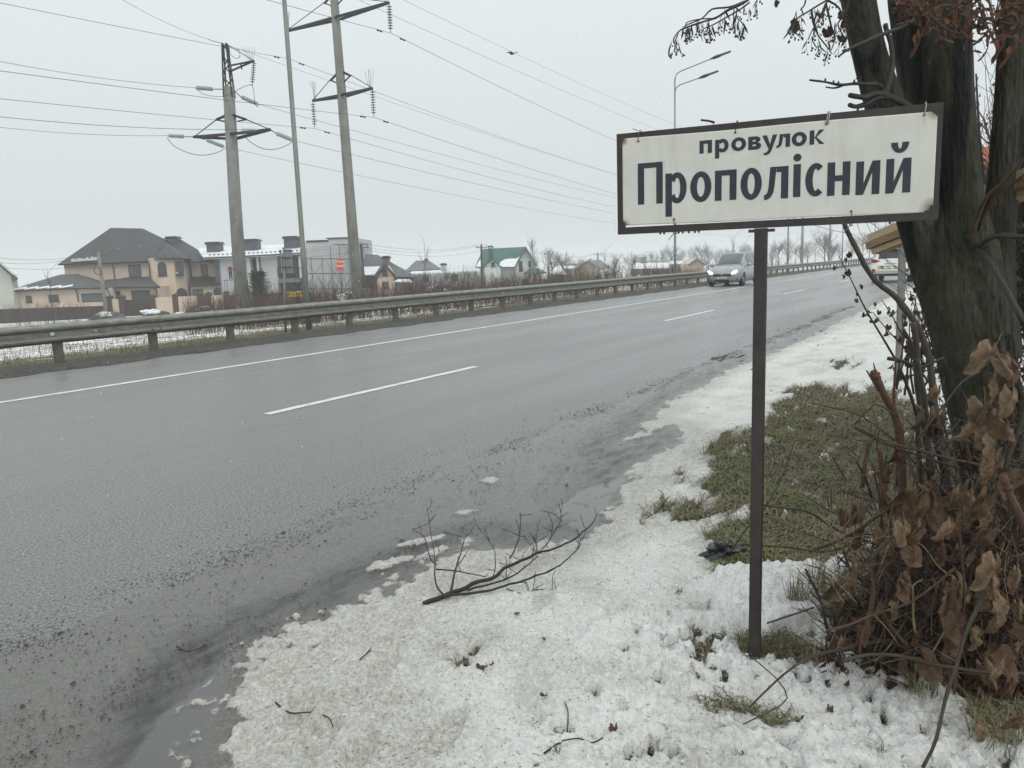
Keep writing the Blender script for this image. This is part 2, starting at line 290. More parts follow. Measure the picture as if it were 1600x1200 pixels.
simple('plate_white', (0.66, 0.67, 0.66), (0.6, 0.6, 0.6), 8, 0.5); simple('plate_blue', (0.06, 0.20, 0.42), (0.05, 0.17, 0.37), 8, 0.5); simple('tail_red', (0.25, 0.012, 0.018), (0.20, 0.01, 0.015), 8, 0.2)
simple('stripe_yellow', (0.60, 0.42, 0.04), (0.54, 0.38, 0.03), 8, 0.4)
t = NT('headlight_lit'); t.set((0.8, 0.8, 0.75), 0.2); t.b.inputs['Emission Color'].default_value = (1.0, 0.93, 0.70, 1); t.b.inputs['Emission Strength'].default_value = 3.0
t.set(t.mix(t.ramp(t.noise(t.coord(), 9, 2), 0.3, 0.7), (0.8, 0.8, 0.75), (0.7, 0.7, 0.66)))
t = NT('haze_air'); t.t.nodes.remove(t.b); pv = t.n('ShaderNodeVolumePrincipled'); pv.inputs['Color'].default_value = (0.93, 0.945, 0.955, 1); pv.inputs['Density'].default_value = 0.0013
pv.inputs['Anisotropy'].default_value = 0.0; t.l(pv.outputs[0], t.o.inputs['Volume'])

# ------------------------------------------------------------------ mesh helpers
ORG = {}
def V(*a): return Vector(a)
class MB:
    def __init__(s): s.v = []; s.f = []
    def add(s, vs, fs):
        k = len(s.v); s.v.extend([tuple(p) for p in vs]); s.f.extend([tuple(i + k for i in f) for f in fs]); return s
    def box(s, x0, x1, y0, y1, z0, z1):
        return s.add([(x0, y0, z0), (x1, y0, z0), (x1, y1, z0), (x0, y1, z0), (x0, y0, z1), (x1, y0, z1), (x1, y1, z1), (x0, y1, z1)],
                     [(0, 3, 2, 1), (4, 5, 6, 7), (0, 1, 5, 4), (1, 2, 6, 5), (2, 3, 7, 6), (3, 0, 4, 7)])
    def bar(s, p, q, w_, h_, up=(0, 0, 1)):
        p = Vector(p); q = Vector(q); d = (q - p).normalized(); up = Vector(up)
        a = d.cross(up)
        if a.length < 1e-4: a = d.cross(Vector((1, 0, 0)))
        a.normalize(); b = a.cross(d).normalized(); a = a * (w_ / 2); b = b * (h_ / 2)
        return s.add([p - a - b, p + a - b, p + a + b, p - a + b, q - a - b, q + a - b, q + a + b, q - a + b],
                     [(0, 1, 2, 3), (4, 7, 6, 5), (0, 4, 5, 1), (1, 5, 6, 2), (2, 6, 7, 3), (3, 7, 4, 0)])
    def tube(s, pts, rads, n=6, cap=True):
        pts = [Vector(p) for p in pts]; m = len(pts)
        if not isinstance(rads, (list, tuple)): rads = [rads] * m
        k0 = len(s.v); ref = None
        for i in range(m):
            d = (pts[min(i + 1, m - 1)] - pts[max(i - 1, 0)])
            if d.length < 1e-9: d = Vector((0, 0, 1))
            d.normalize()
            if ref is None: ref = d.orthogonal().normalized()
            a = ref - d * ref.dot(d)
            if a.length < 1e-6: a = d.orthogonal()
            a.normalize(); b = d.cross(a); ref = a; r = rads[i]
            for j in range(n):
                t_ = 2 * PI * j / n; q = pts[i] + (a * math.cos(t_) + b * math.sin(t_)) * r; s.v.append((q.x, q.y, q.z))
        for i in range(m - 1):
            for j in range(n):
                a0 = k0 + i * n + j; a1 = k0 + i * n + (j + 1) % n; s.f.append((a0, a1, a1 + n, a0 + n))
        if cap: s.f.append(tuple(k0 + j for j in range(n))[::-1]); s.f.append(tuple(k0 + (m - 1) * n + j for j in range(n)))
        return s
    def twig(s, p, q, r0, r1):      # cheap three-sided twig
        p = Vector(p); q = Vector(q); d = q - p
        a = d.orthogonal().normalized(); b = d.normalized().cross(a); k = len(s.v)
        for c, r in ((p, r0), (q, r1)):
            for j in range(3):
                t_ = 2.0944 * j; x = c + (a * math.cos(t_) + b * math.sin(t_)) * r; s.v.append((x.x, x.y, x.z))
        s.f += [(k, k + 1, k + 4, k + 3), (k + 1, k + 2, k + 5, k + 4), (k + 2, k, k + 3, k + 5)]
    def prism(s, poly, o, u, v_, dv):
        o = Vector(o); u = Vector(u); v_ = Vector(v_); dv = Vector(dv); n = len(poly)
        P = [o + u * a + v_ * b for a, b in poly]
        return s.add(P + [p + dv for p in P], [tuple(range(n))[::-1], tuple(range(n, 2 * n))] + [(i, (i + 1) % n, n + (i + 1) % n, n + i) for i in range(n)])
    def lathe(s, prof, n=16, o=(0, 0, 0), ax=(0, 0, 1)):
        o = Vector(o); d = Vector(ax).normalized(); a = d.orthogonal().normalized(); b = d.cross(a); k = len(s.v)
        for r, z in prof:
            for j in range(n):
                t_ = 2 * PI * j / n; q = o + d * z + (a * math.cos(t_) + b * math.sin(t_)) * r; s.v.append((q.x, q.y, q.z))
        for i in range(len(prof) - 1):
            for j in range(n): a0 = k + i * n + j; a1 = k + i * n + (j + 1) % n; s.f.append((a0, a1, a1 + n, a0 + n))
        return s
    def blob(s, c, r, sub=1, jit=0.0, sq=(1, 1, 1)):
        t_ = (1 + 5 ** .5) / 2
        vs = [Vector(p).normalized() for p in [(-1, t_, 0), (1, t_, 0), (-1, -t_, 0), (1, -t_, 0), (0, -1, t_), (0, 1, t_), (0, -1, -t_), (0, 1, -t_), (t_, 0, -1), (t_, 0, 1), (-t_, 0, -1), (-t_, 0, 1)]]
        fs = [(0, 11, 5), (0, 5, 1), (0, 1, 7), (0, 7, 10), (0, 10, 11), (1, 5, 9), (5, 11, 4), (11, 10, 2), (10, 7, 6), (7, 1, 8), (3, 9, 4), (3, 4, 2), (3, 2, 6), (3, 6, 8), (3, 8, 9), (4, 9, 5), (2, 4, 11), (6, 2, 10), (8, 6, 7), (9, 8, 1)]
        for _ in range(sub):
            nf = []; c_ = {}
            def mid(a, b):
                k = (min(a, b), max(a, b))
                if k not in c_: c_[k] = len(vs); vs.append((vs[a] + vs[b]).normalized())
                return c_[k]
            for a, b, d in fs:
                x, y, z = mid(a, b), mid(b, d), mid(d, a); nf += [(a, x, z), (b, y, x), (d, z, y), (x, y, z)]
            fs = nf
        c = Vector(c); sd = Vector((random.random() * 50, random.random() * 50, 0))
        out = []
        for p in vs:
            k = 1 + jit * mnoise.noise(p * 1.7 + sd) * 2; out.append(c + Vector((p.x * sq[0], p.y * sq[1], p.z * sq[2])) * r * k)
        return s.add(out, fs)
    def mesh(s, name, mat, smooth=False, org=None):
        me = bpy.data.meshes.new(name); vs = s.v
        if org is not None: vs = [(a - org[0], b - org[1], c - org[2]) for a, b, c in vs]
        me.from_pydata(vs, [], s.f); me.update()
        if mat: me.materials.append(MATS[mat])
        if smooth: me.polygons.foreach_set('use_smooth', [True] * len(me.polygons))
        return me
    def build(s, name, mat, parent=None, smooth=False, label=None, kind=None, cat=None, group=None, loc=None):
        org = ORG.get(parent.name) if parent is not None else loc
        me = s.mesh(name, mat, smooth, org); o = bpy.data.objects.new(name, me); COL.objects.link(o)
        if parent is not None: o.parent = parent; ORG[o.name] = org
        elif loc is not None: o.location = loc; ORG[o.name] = tuple(loc)
        tag(o, label, cat, group, kind); return o
def tag(o, label=None, cat=None, group=None, kind=None):
    if label: o['label'] = label
    if cat: o['category'] = cat
    if group: o['group'] = group
    if kind: o['kind'] = kind
    return o
def thing(name, loc, label, cat, group=None, rz=0.0):
    o = bpy.data.objects.new(name, None); COL.objects.link(o); o.location = loc; o.rotation_euler = (0, 0, rz)
    o.empty_display_size = 0.2; ORG[o.name] = tuple(loc) if rz == 0 else (0, 0, 0)
    return tag(o, label, cat, group)
def instance(name, me, parent, loc=(0, 0, 0), rot=(0, 0, 0), sc=1.0, kind=None):
    o = bpy.data.objects.new(name, me); COL.objects.link(o); o.parent = parent
    org = ORG.get(parent.name) or (0, 0, 0); o.location = Vector(loc) - Vector(org); o.rotation_euler = rot
    o.scale = (sc, sc, sc) if not isinstance(sc, (tuple, list)) else sc
    if kind: o['kind'] = kind
    return o
def copy_thing(o, loc, rz, label, sc=None):
    c = o.copy(); COL.objects.link(c); c.location = loc; c.rotation_euler = (0, 0, rz); c['label'] = label
    if sc: c.scale = (sc, sc, sc)
    for ch in o.children:
        d = ch.copy(); COL.objects.link(d); d.parent = c
        for g in ch.children: e = g.copy(); COL.objects.link(e); e.parent = d
    return c
def grid_mesh(name, X, Y, Z, mat, attrs=None, smooth=True):
    nr, nc = X.shape; vs = np.stack([X, Y, Z], -1).reshape(-1, 3).astype(np.float32)
    idx = np.arange(nr * nc).reshape(nr, nc); q = np.stack([idx[:-1, :-1], idx[:-1, 1:], idx[1:, 1:], idx[1:, :-1]], -1).reshape(-1, 4)
    me = bpy.data.meshes.new(name); me.vertices.add(len(vs)); me.vertices.foreach_set('co', vs.ravel())
    me.loops.add(q.size); me.loops.foreach_set('vertex_index', q.ravel().astype(np.int32)); me.polygons.add(len(q))
    me.polygons.foreach_set('loop_start', np.arange(0, q.size, 4, dtype=np.int32))
    me.update(calc_edges=True); me.validate()
    for k, a in (attrs or {}).items():
        at_ = me.attributes.new(k, 'FLOAT', 'POINT'); at_.data.foreach_set('value', a.ravel().astype(np.float32))
    if smooth: me.polygons.foreach_set('use_smooth', np.ones(len(me.polygons), bool))
    me.materials.append(MATS[mat]); o = bpy.data.objects.new(name, me); COL.objects.link(o); return o
ROT = PI / 2 - AL                                     # local x runs along the road, local y to its far side
def on_road(o): o.rotation_euler = (0, 0, ROT); return o

# ------------------------------------------------------------------ GROUND
def build_ground():
    ss = np.concatenate([-np.geomspace(1200, 8, 26), np.arange(-6, 60, 1.0), np.geomspace(61, 1300, 60)])
    nn = np.concatenate([-np.geomspace(1000, 14, 18), np.array([-12.05, -9, -6, -3, -1, 2, 5, 8, 11, 13.5]), np.arange(14.0, 34, 0.5), np.geomspace(35, 1200, 50)])
    S, N = np.meshgrid(ss, nn, indexing='ij'); Z = zprof(N)
    Z = Z + np.where(N > 18, 1, 0) * fbm(S * 0.35, N * 0.35, 4) * 0.10 * sstep(N, 18, 24)
    Z = np.where((N < 14.25) & (N > -12.2) & (S > -12) , Z - 0.08, Z)
    o = on_road(grid_mesh('ground', S, N, Z, 'field')); tag(o, kind='structure')
    # road
    ss = np.concatenate([np.arange(-30, 150, 2.0), np.geomspace(152, 1000, 40)]); nn = np.linspace(4.4, 14.25, 12)
    S, N = np.meshgrid(ss, nn, indexing='ij'); Z = np.zeros_like(S)
    road = on_road(grid_mesh('road', S, N, Z, 'asphalt_wet', smooth=False)); tag(road, kind='structure')
    def line(s0, s1, n0, wd=0.15):
        k = max(1, int((s1 - s0) / 0.12)) if s0 < 40 else 1; e = RNG.random(2 * k + 2) * 0.014 - 0.007
        m = MB(); vs = []
        for i in range(k + 1):
            q = s0 + (s1 - s0) * i / k; vs += [(q, n0 - wd / 2 + e[2 * i], 0.004), (q, n0 + wd / 2 + e[2 * i + 1], 0.004)]
        m.add(vs, [(2 * i, 2 * i + 2, 2 * i + 3, 2 * i + 1) for i in range(k)]); o = m.build('lane_marking', 'line_paint'); o.parent = road
    line(-8, 41.5, 11.25, 0.14)
    for q in (43, 45.5, 48): line(q, q + 1.2, 11.3, 0.14)
    line(50, 82, 11.35, 0.16)
    for q in (84.5, 87, 89.5): line(q, q + 1.2, 11.4, 0.14)
    line(92, 300, 11.45, 0.16)
    for q, n0 in ((-7.9, 7.0), (5.8, 7.0), (19.1, 7.3), (32.7, 7.4), (46.6, 7.45), (60.3, 7.5), (74, 7.5), (88, 7.5), (102, 7.5)): line(q, q + 4.2, n0, 0.13)
    # far gravel shoulder with crumbled lip along the rail
    ss = np.concatenate([np.arange(-25, 60, 0.25), np.geomspace(60.5, 400, 120)]); nn = np.linspace(13.4, 16.6, 26)
    S, N = np.meshgrid(ss, nn, indexing='ij'); e = fbm(S * 1.1, N * 1.1, 4)
    up = sstep(N, 13.75 + 0.35 * fbm(S * 0.8, S * 0, 3), 14.3 + 0.3 * fbm(S * 0.8, S * 0, 3))
    Z = -0.02 + up * 0.07 + up * e * 0.05 - sstep(N, 15.2, 16.6) * 0.17
    on_road(tag(grid_mesh('road_shoulder', S, N, Z, 'far_shoulder'), kind='structure'))
t = NT('far_shoulder'); v = t.coord(); b = t.noise(v, 9, 5, 0.7); a = t.noise(v, 2.0, 4, 0.6); c_ = t.n('ShaderNodeTexCoord'); sp = t.n('ShaderNodeSeparateXYZ'); t.l(c_.outputs['Object'], sp.inputs[0])
mudc = t.mix(t.ramp(b, 0.4, 0.62), (0.036, 0.033, 0.028), (0.10, 0.09, 0.075)); grs = t.mix(t.ramp(b, 0.4, 0.6), (0.055, 0.06, 0.03), (0.13, 0.12, 0.065))
c = t.mix(t.ramp(t.math('ADD', sp.outputs[1], a), 15.9, 16.2), mudc, grs); t.set(c, 0.75, 0, t.bump(b, 0.8, 0.04), 0.3)
build_ground()

def P_sn(lst): return [to_sn(gz(x, y)) for x, y in lst]
EDGE = [(300, 1230), (335, 1110), (350, 1045), (395, 1003), (450, 972), (550, 946), (600, 909), (643, 894), (668, 874), (702, 860), (730, 843), (747, 857), (811, 857), (882, 835), (913, 840), (944, 812), (955, 784), (966, 765), (991, 750), (972, 738), (1010, 715), (1050, 695), (1062, 684), (1062, 664), (1025, 672), (990, 692), (957, 700), (980, 682), (1000, 667), (1025, 645), (1055, 622), (1072, 612), (1100, 600), (1125, 586), (1142, 575), (1172, 565), (1200, 552), (1250, 534), (1320, 497), (1395, 462)]
SNOW_P = P_sn(EDGE) + [(60, 3.3), (170, 3.4), (170, -13), (-8, -13), (-8, 1.9), (0.8, 1.95)]
MUDW_P = P_sn([(150, 1260), (250, 1120), (372, 1012), (402, 1003), (352, 1050), (335, 1112), (298, 1260)])
PUD_P = P_sn([(868, 796), (905, 768), (945, 752), (990, 733), (978, 752), (955, 775), (935, 805), (905, 826), (884, 815)])
PATCH_P = [P_sn(q) for q in ([(572, 888), (590, 876), (640, 866), (655, 872), (612, 886), (580, 892)], [(615, 848), (650, 838), (700, 832), (690, 842), (650, 850), (620, 854)], [(700, 800), (735, 792), (755, 794), (725, 803)], [(752, 750), (775, 744), (790, 750), (768, 755)], [(640, 880), (665, 860), (690, 850), (700, 856), (672, 872)])]
GRASS_P = [P_sn(q) for q in ([(1092, 765), (1115, 730), (1150, 692), (1200, 672), (1212, 640), (1245, 612), (1290, 604), (1335, 622), (1372, 606), (1425, 640), (1470, 720), (1520, 800), (1430, 900), (1300, 888), (1200, 893), (1125, 888), (1105, 850), (1150, 812)],
    [(1155, 1012), (1180, 988), (1240, 1000), (1300, 1032), (1250, 1047), (1180, 1042)], [(1098, 1104), (1150, 1086), (1185, 1120), (1245, 1128), (1210, 1143), (1140, 1125)], [(1120, 560), (1140, 556), (1150, 562), (1130, 566)], [(1290, 570), (1330, 562), (1345, 572), (1310, 580)], [(1045, 800), (1075, 790), (1085, 805), (1060, 812)], [(1100, 700), (1150, 672), (1175, 682), (1130, 720)])]
BUSH_P = P_sn([(1288, 930), (1302, 1000), (1335, 1052), (1400, 1080), (1450, 1082), (1475, 1120), (1540, 1165), (1640, 1215), (1900, 1150), (2000, 800), (1750, 650), (1480, 700), (1385, 850)])
SLAB_P = P_sn([(1118, 903), (1275, 897), (1290, 985), (1200, 1010), (1110, 965)])
def verge_fields(S, N):
    wx = 0.10 * fbm(S * 2.2, N * 2.2, 4) + 0.03 * fbm(S * 13, N * 13, 3); wy = 0.07 * fbm(S * 2.2 + 40, N * 2.2, 4) + 0.03 * fbm(S * 13 + 9, N * 13, 3)
    amp = np.clip(0.35 + S * 0.10, 0.35, 1.6); X, Y = S + wx * amp, N + wy * amp
    ds = sdf_poly(X, Y, SNOW_P)
    dse = ds + (0.09 * fbm(S * 15, N * 15, 3) + 0.10 * fbm(S * 5 + 3, N * 5, 2)) * (1 + 0.8 * sstep(3.6 - S, 0, 1)); snow = sstep(dse, -0.04, 0.11)
    for q in PATCH_P: snow = np.maximum(snow, 0.85 * sstep(sdf_poly(X, Y, q), -0.015, 0.03))
    gr = np.zeros_like(S)
    for q in GRASS_P: gr = np.maximum(gr, sstep(sdf_poly(X + 0.06 * fbm(S * 7, N * 7, 3), Y, q) + 0.36 * fbm(S * 1.9, N * 6.0, 5, 0.65) * sstep(S, 3.0, 4.2), -0.13, 0.13))
    gr = np.maximum(gr, sstep(sdf_poly(X, Y, BUSH_P), -0.02, 0.05))
    # melted holes, more of them towards the trees and further along
    hole = sstep(fbm(S * 1.7 + 5, N * 2.6, 5, 0.6) - 0.62 + 0.38 * sstep(N, 1.6, -1.0) + 0.05 * sstep(S, 3, 9), 0.0, 0.08) * sstep(ds, 0.0, 0.25)
    gr = np.maximum(gr, hole * 0.9)
    keep = sstep(fbm(S * 2.6 + 60, N * 4.1, 5, 0.65), 0.36, 0.60)           # snow left lying in the grass
    snow = snow * (1 - gr * (1 - keep))
    rough_hole = sstep(np.abs(fbm(S * 5.5 + 3, N * 5.5, 3, 0.6)) - 0.47, 0, 0.06) * sstep(1.5 - N, 0, 0.5) * sstep(3.9 - S, 0, 0.6); snow = snow * (1 - 0.9 * rough_hole); gr = np.maximum(gr, rough_hole)
    slab = sstep(sdf_poly(S + 0.012 * fbm(S * 20, N * 20, 2), N, SLAB_P), -0.004, 0.006)
    snow = np.maximum(snow, slab); gr = np.where(slab > 0.5, 0, gr)
    pud = np.maximum(sstep(sdf_poly(X, Y, PUD_P), -0.01, 0.02) * (1 - 0.9 * sstep(fbm(S * 6, N * 6, 3), 0.25, 0.35)), 0.85 * sstep(sdf_poly(X, Y, MUDW_P), -0.02, 0.03))
    mud = sstep(3.68 + 0.35 * wy * 2 - N, -0.05, 0.22)
    dirt = np.clip(0.95 - np.maximum(ds, 0) / (0.42 + 0.5 * sstep(3.4 - S, 0, 2)), 0, 1) + 0.75 * np.clip(fbm(S * 2.3 + 8, N * 2.3 + 3, 4), -0.2, 0.8) + 0.22 + 0.2 * sstep(N, 0.8, 2.0) + 0.25 * sstep(N, 1.2, 2.0) * sstep(3.9 - S, 0, .8)
    for x, y, a in ((505, 1150, .5), (470, 1110, .6), (700, 1155, .3), (600, 1050, .4), (560, 1185, .4), (760, 1010, .3), (850, 945, .3)):
        c = to_sn(gz(x, y)); rr = np.sqrt((((S - c[0]) * math.cos(a) + (N - c[1]) * math.sin(a)) / .15) ** 2 + ((-(S - c[0]) * math.sin(a) + (N - c[1]) * math.cos(a)) / .055) ** 2); dirt = dirt + .7 * (1 - sstep(rr, .6, 1.2))
    dirt = np.where(slab > 0.5, 0.05, np.clip(dirt, 0, 1))
    return ds, snow, gr, pud, mud, dirt, slab
def verge_height(S, N, fields):
    ds, snow, gr, pud, mud, dirt, slab = fields
    tk = 0.014 + 0.05 * sstep(ds, 0.1, 1.6)
    fl = fbm(S * 7, N * 7, 4, 0.6) * 0.018 + fbm(S * 22, N * 22, 3, 0.65) * 0.011 * sstep(6.5 - S, 0, 2.5)
    cl = np.abs(fbm(S * 11 + 3, N * 11, 3, 0.6)); lump = (0.35 - cl) * 0.060 * sstep(1.5 - N, 0, 0.9) * sstep(5.0 - S, 0, 1.5) + (0.35 - cl) * 0.02
    steps = 0.0
    for x, y, a in ((505, 1150, .5), (470, 1110, .6), (700, 1155, .3), (835, 1100, .2), (600, 1050, .4), (905, 990, .3), (965, 960, .2), (560, 1185, .4)):   # footprints
        c = to_sn(gz(x, y)); dx, dy = (S - c[0]) * math.cos(a) + (N - c[1]) * math.sin(a), -(S - c[0]) * math.sin(a) + (N - c[1]) * math.cos(a)
        rr = np.sqrt((dx / 0.14) ** 2 + (dy / 0.05) ** 2); steps = steps - 0.024 * (1 - sstep(rr, 0.75, 1.15)) * (1 + 0.3 * np.sin(dx * 120)) + 0.006 * np.exp(-(rr - 1.25) ** 2 * 14)
    tracks = sstep(ds, 0.0, 0.1) * (1 - sstep(ds, 0.5, 0.8)) * 0.004 * np.sin(N * 95 + S * 12 + 2 * fbm(S * 4, N * 4, 2)) * sstep(4.0 - S, 0, 1)
    bare = 0.004 * fbm(S * 20, N * 20, 3) * mud - 0.006 * mud * sstep(3.5 - N, 0, 0.4) + 0.02 * gr * (0.5 + fbm(S * 5, N * 5, 3))
    ridge = 0.022 * np.exp(-((ds + 0.18) / 0.12) ** 2) * sstep(S, 4.2, 5.2) * (0.6 + fbm(S * 3, N * 9, 4))
    z = bare + ridge + snow * (tk * (1 - 0.6 * gr) + fl + lump + steps + tracks + slab * 0.035)
    z = z * (1 - pud * (1 - snow)) - 0.003 * pud * (1 - snow)
    z = z * sstep(4.38 - N, 0, 0.25) + zprof(N)
    return z
def vg(x, y):
    """ground point under a pixel on the verge, with its real height"""
    p = gz(x, y, 0.03); s_, n_ = to_sn(p); S = np.array([[s_]]); N = np.array([[n_]])
    z = float(verge_height(S, N, verge_fields(S, N))[0, 0]); return Vector((p.x, p.y, z))
def build_verge():
    ss = [-8, -4, -2, -1, -0.3, 0.3, 0.7]; q = 1.0
    while q < 168: ss.append(q); q += 0.0115 + max(0, q - 2.2) * 0.0135
    nn = [-12, -10, -8, -6.5, -5.2, -4.2, -3.4, -2.8]; q = -2.4
    while q < 4.4: nn.append(q); q += 0.013 if q > -0.6 else 0.03
    nn.append(4.4); S, N = np.meshgrid(np.array(ss), np.array(nn), indexing='ij')
    fl = verge_fields(S, N); Z = verge_height(S, N, fl)
    Z = np.where((N <= -11.9) , Z - 0.3, Z)
    o = on_road(grid_mesh('snowy_verge', S, N, Z, 'verge', dict(snow=fl[1], grass=fl[2], puddle=fl[3], mud=fl[4], dirt=fl[5], soak=np.exp(-((fl[0] + 0.20 + 0.05 * fbm(S * 3, N * 3, 3)) / 0.17) ** 2) * (0.6 + 0.9 * np.clip(fbm(S * 5 + 30, N * 14, 4) + .3, 0, 1)) * (1 - fl[3]))))
    tag(o, kind='structure'); print('verge verts', S.size)
build_verge()

def scatter_pebbles():
    m = MB(); c = 0
    def peb(p, r):
        a = random.random() * 6.28; ca, sa = math.cos(a) * r, math.sin(a) * r; h = r * random.uniform(.4, .8)
        m.add([(p.x + ca, p.y + sa, p.z), (p.x - sa * .8, p.y + ca * .8, p.z), (p.x - ca, p.y - sa, p.z), (p.x + sa * .7, p.y - ca * .7, p.z), (p.x + ca * .2, p.y + sa * .3, p.z + h)], [(0, 1, 4), (1, 2, 4), (2, 3, 4), (3, 0, 4)])
    for i in range(36000):
        s_ = 1.0 + 24 * random.random() ** 1.6; k = random.random()
        if k < 0.5: n_ = random.gauss(3.62 - 0.0 * s_, 0.10)
        elif k < 0.8: n_ = random.uniform(2.6, 3.7)
        elif k < 0.88: n_ = random.gauss(3.9, 0.25)
        else: n_ = random.gauss(2.75, 0.12)
        if n_ > 4.35: continue
        dens = mnoise.noise(Vector((s_ * 1.3, n_ * 3, 0))) + .6 * mnoise.noise(Vector((s_ * 4, n_ * 9, 5)))
        if dens < random.uniform(-.45, .35): continue
        r = random.choice((.002, .0025, .003, .0035, .004, .006)) * random.uniform(.7, 1.3) * (2.2 if random.random() < .012 else 1) * (1 + s_ * .05)
        peb(from_sn(s_, n_, 0.000), r); c += 1
    m.build('road_grit', 'pebble', kind='stuff')
scatter_pebbles()

def blade(m, p, h, lean, wd, az, curl=0.4):
    d = Vector((math.cos(az), math.sin(az), 0)); sd = Vector((-d.y, d.x, 0)) * wd
    a = p + d * lean * h * .35 + Vector((0, 0, h * .55)); b = p + d * lean * h * (0.9 + curl) + Vector((0, 0, h * max(0.12, 1 - lean * .45)))
    m.add([p - sd, p + sd, a + sd * .8, a - sd * .8, b], [(0, 1, 2, 3), (3, 2, 4)])
def grass_cover():
    g1, g2 = MB(), MB(); pts = []
    bb = [(0.6, 9.5, -2.3, 2.4)]
    n = 110000; s_ = 2.2 + RNG.random(n) ** 1.3 * 8.5; nn = -2.2 + RNG.random(n) * 4.2
    S = s_[None, :]; N = nn[None, :]; fl = verge_fields(S, N); Z = verge_height(S, N, fl); gr = fl[2][0]; sn = fl[1][0]; Z = Z[0]
    bs = sdf_poly(s_, nn, BUSH_P)
    for i in range(n):
        if gr[i] < 0.45 or sn[i] > 0.75: continue
        if bs[i] > 0.25 and random.random() < .8: continue
        p = from_sn(s_[i], nn[i], Z[i] - .004); k = mnoise.noise(p * 2.2)
        lean = random.uniform(.5, 2.6); m = g1 if k + random.uniform(-.35, .35) > 0.22 else g2
        blade(m, p, random.uniform(.03, .105) * (1.3 if k > .25 else 1) * (.45 if s_[i] < 3.7 else 1), lean, random.uniform(.0014, .0026) * (1 + .12 * s_[i]), random.random() * 6.28)
    for x, y, r, k, h in ((1170, 1012, .05, 140, .1), (1230, 1015, .07, 220, .11), (1270, 1035, .05, 90, .1), (1160, 1100, .04, 24, .04), (1210, 1135, .04, 24, .05), (1440, 1100, .05, 80, .1),
                          (1560, 1170, .08, 160, .13), (1250, 960, .05, 70, .17), (1300, 980, .05, 90, .2), (1280, 940, .04, 60, .2), (1055, 805, .02, 25, .05), (1060, 930, .02, 20, .04), (1540, 1110, .05, 60, .1), (1375, 1190, .02, 14, .06), (870, 1190, .015, 12, .05), (1335, 640, .12, 260, .12), (1390, 1040, .06, 100, .12)):
        c = vg(x, y)
        for _ in range(k):
            a = random.random() * 6.28; q = r * random.random() ** .5; p = c + Vector((math.cos(a) * q, math.sin(a) * q, -.008))
            blade(g2 if random.random() < .75 else g1, p, h * random.uniform(.5, 1.2), random.uniform(.1, 1.2), .0016, random.random() * 6.28)
    g1.build('green_grass', 'grass_green', kind='stuff'); g2.build('dry_grass', 'grass_dry', kind='stuff')
    # behind the rail: grass strip, weeds in the snowy field, red-brown scrub stems
    g3, g4, g5 = MB(), MB(), MB()
    for i in range(15000):
        s_ = -2 + 78 * random.random() ** 1.25; n_ = random.uniform(15.7, 19.5); p = from_sn(s_, n_, zprof(n_) - .01)
        if mnoise.noise(p * .9) < -.12: continue
        blade(g3, p, random.uniform(.05, .2), random.uniform(.2, 1.8), .006, random.random() * 6.28)
    for i in range(17000):
        s_ = -6 + 60 * random.random(); n_ = 18.5 + 22 * random.random() ** 1.2; p = from_sn(s_, n_, zprof(n_) - .05)
        if mnoise.noise(p * .5) + random.uniform(-.2, .2) < .02: continue
        blade(g4, p, random.uniform(.12, .5), random.uniform(.1, 1.3), .006, random.random() * 6.28)
    g3.build('roadside_grass', 'grass_dry', kind='stuff'); g4.build('field_weeds', 'weed_brown', kind='stuff')
    for i in range(17000):
        px_ = random.uniform(300, 1140) if random.random() < .87 else random.uniform(1190, 1340); Y = 31 + 60 * random.random() ** 1.5; x = (px_ - 800) / F_PX * Y; s_, n_ = to_sn(Vector((x, Y, 0)))
        if n_ < 18.2: continue
        k = mnoise.noise(Vector((x * .22, Y * .22, 3))) + .5 * mnoise.noise(Vector((x * .9, Y * .9, 3)))
        if k < random.uniform(-.2, .15): continue
        p = Vector((x, Y, zprof(n_) - .1)); h = random.uniform(.6, 1.75) * (1 + .6 * k); r = .0045 + Y * .00016
        a = random.random() * 6.28; q = p + Vector((math.cos(a) * .13 * h, math.sin(a) * .13 * h, h * .55)); e = q + Vector((math.cos(a + 1) * .16 * h, math.sin(a + 1) * .16 * h, h * .5))
        g5.twig(p, q, r, r * .8); g5.twig(q, e, r * .8, r * .3)
        if random.random() < .6: g5.twig(q, q + Vector((random.uniform(-.25, .25), random.uniform(-.25, .25), random.uniform(.15, .4))), r * .6, r * .3)
    g5.build('scrub_stems', 'red_stem', kind='stuff')
grass_cover()

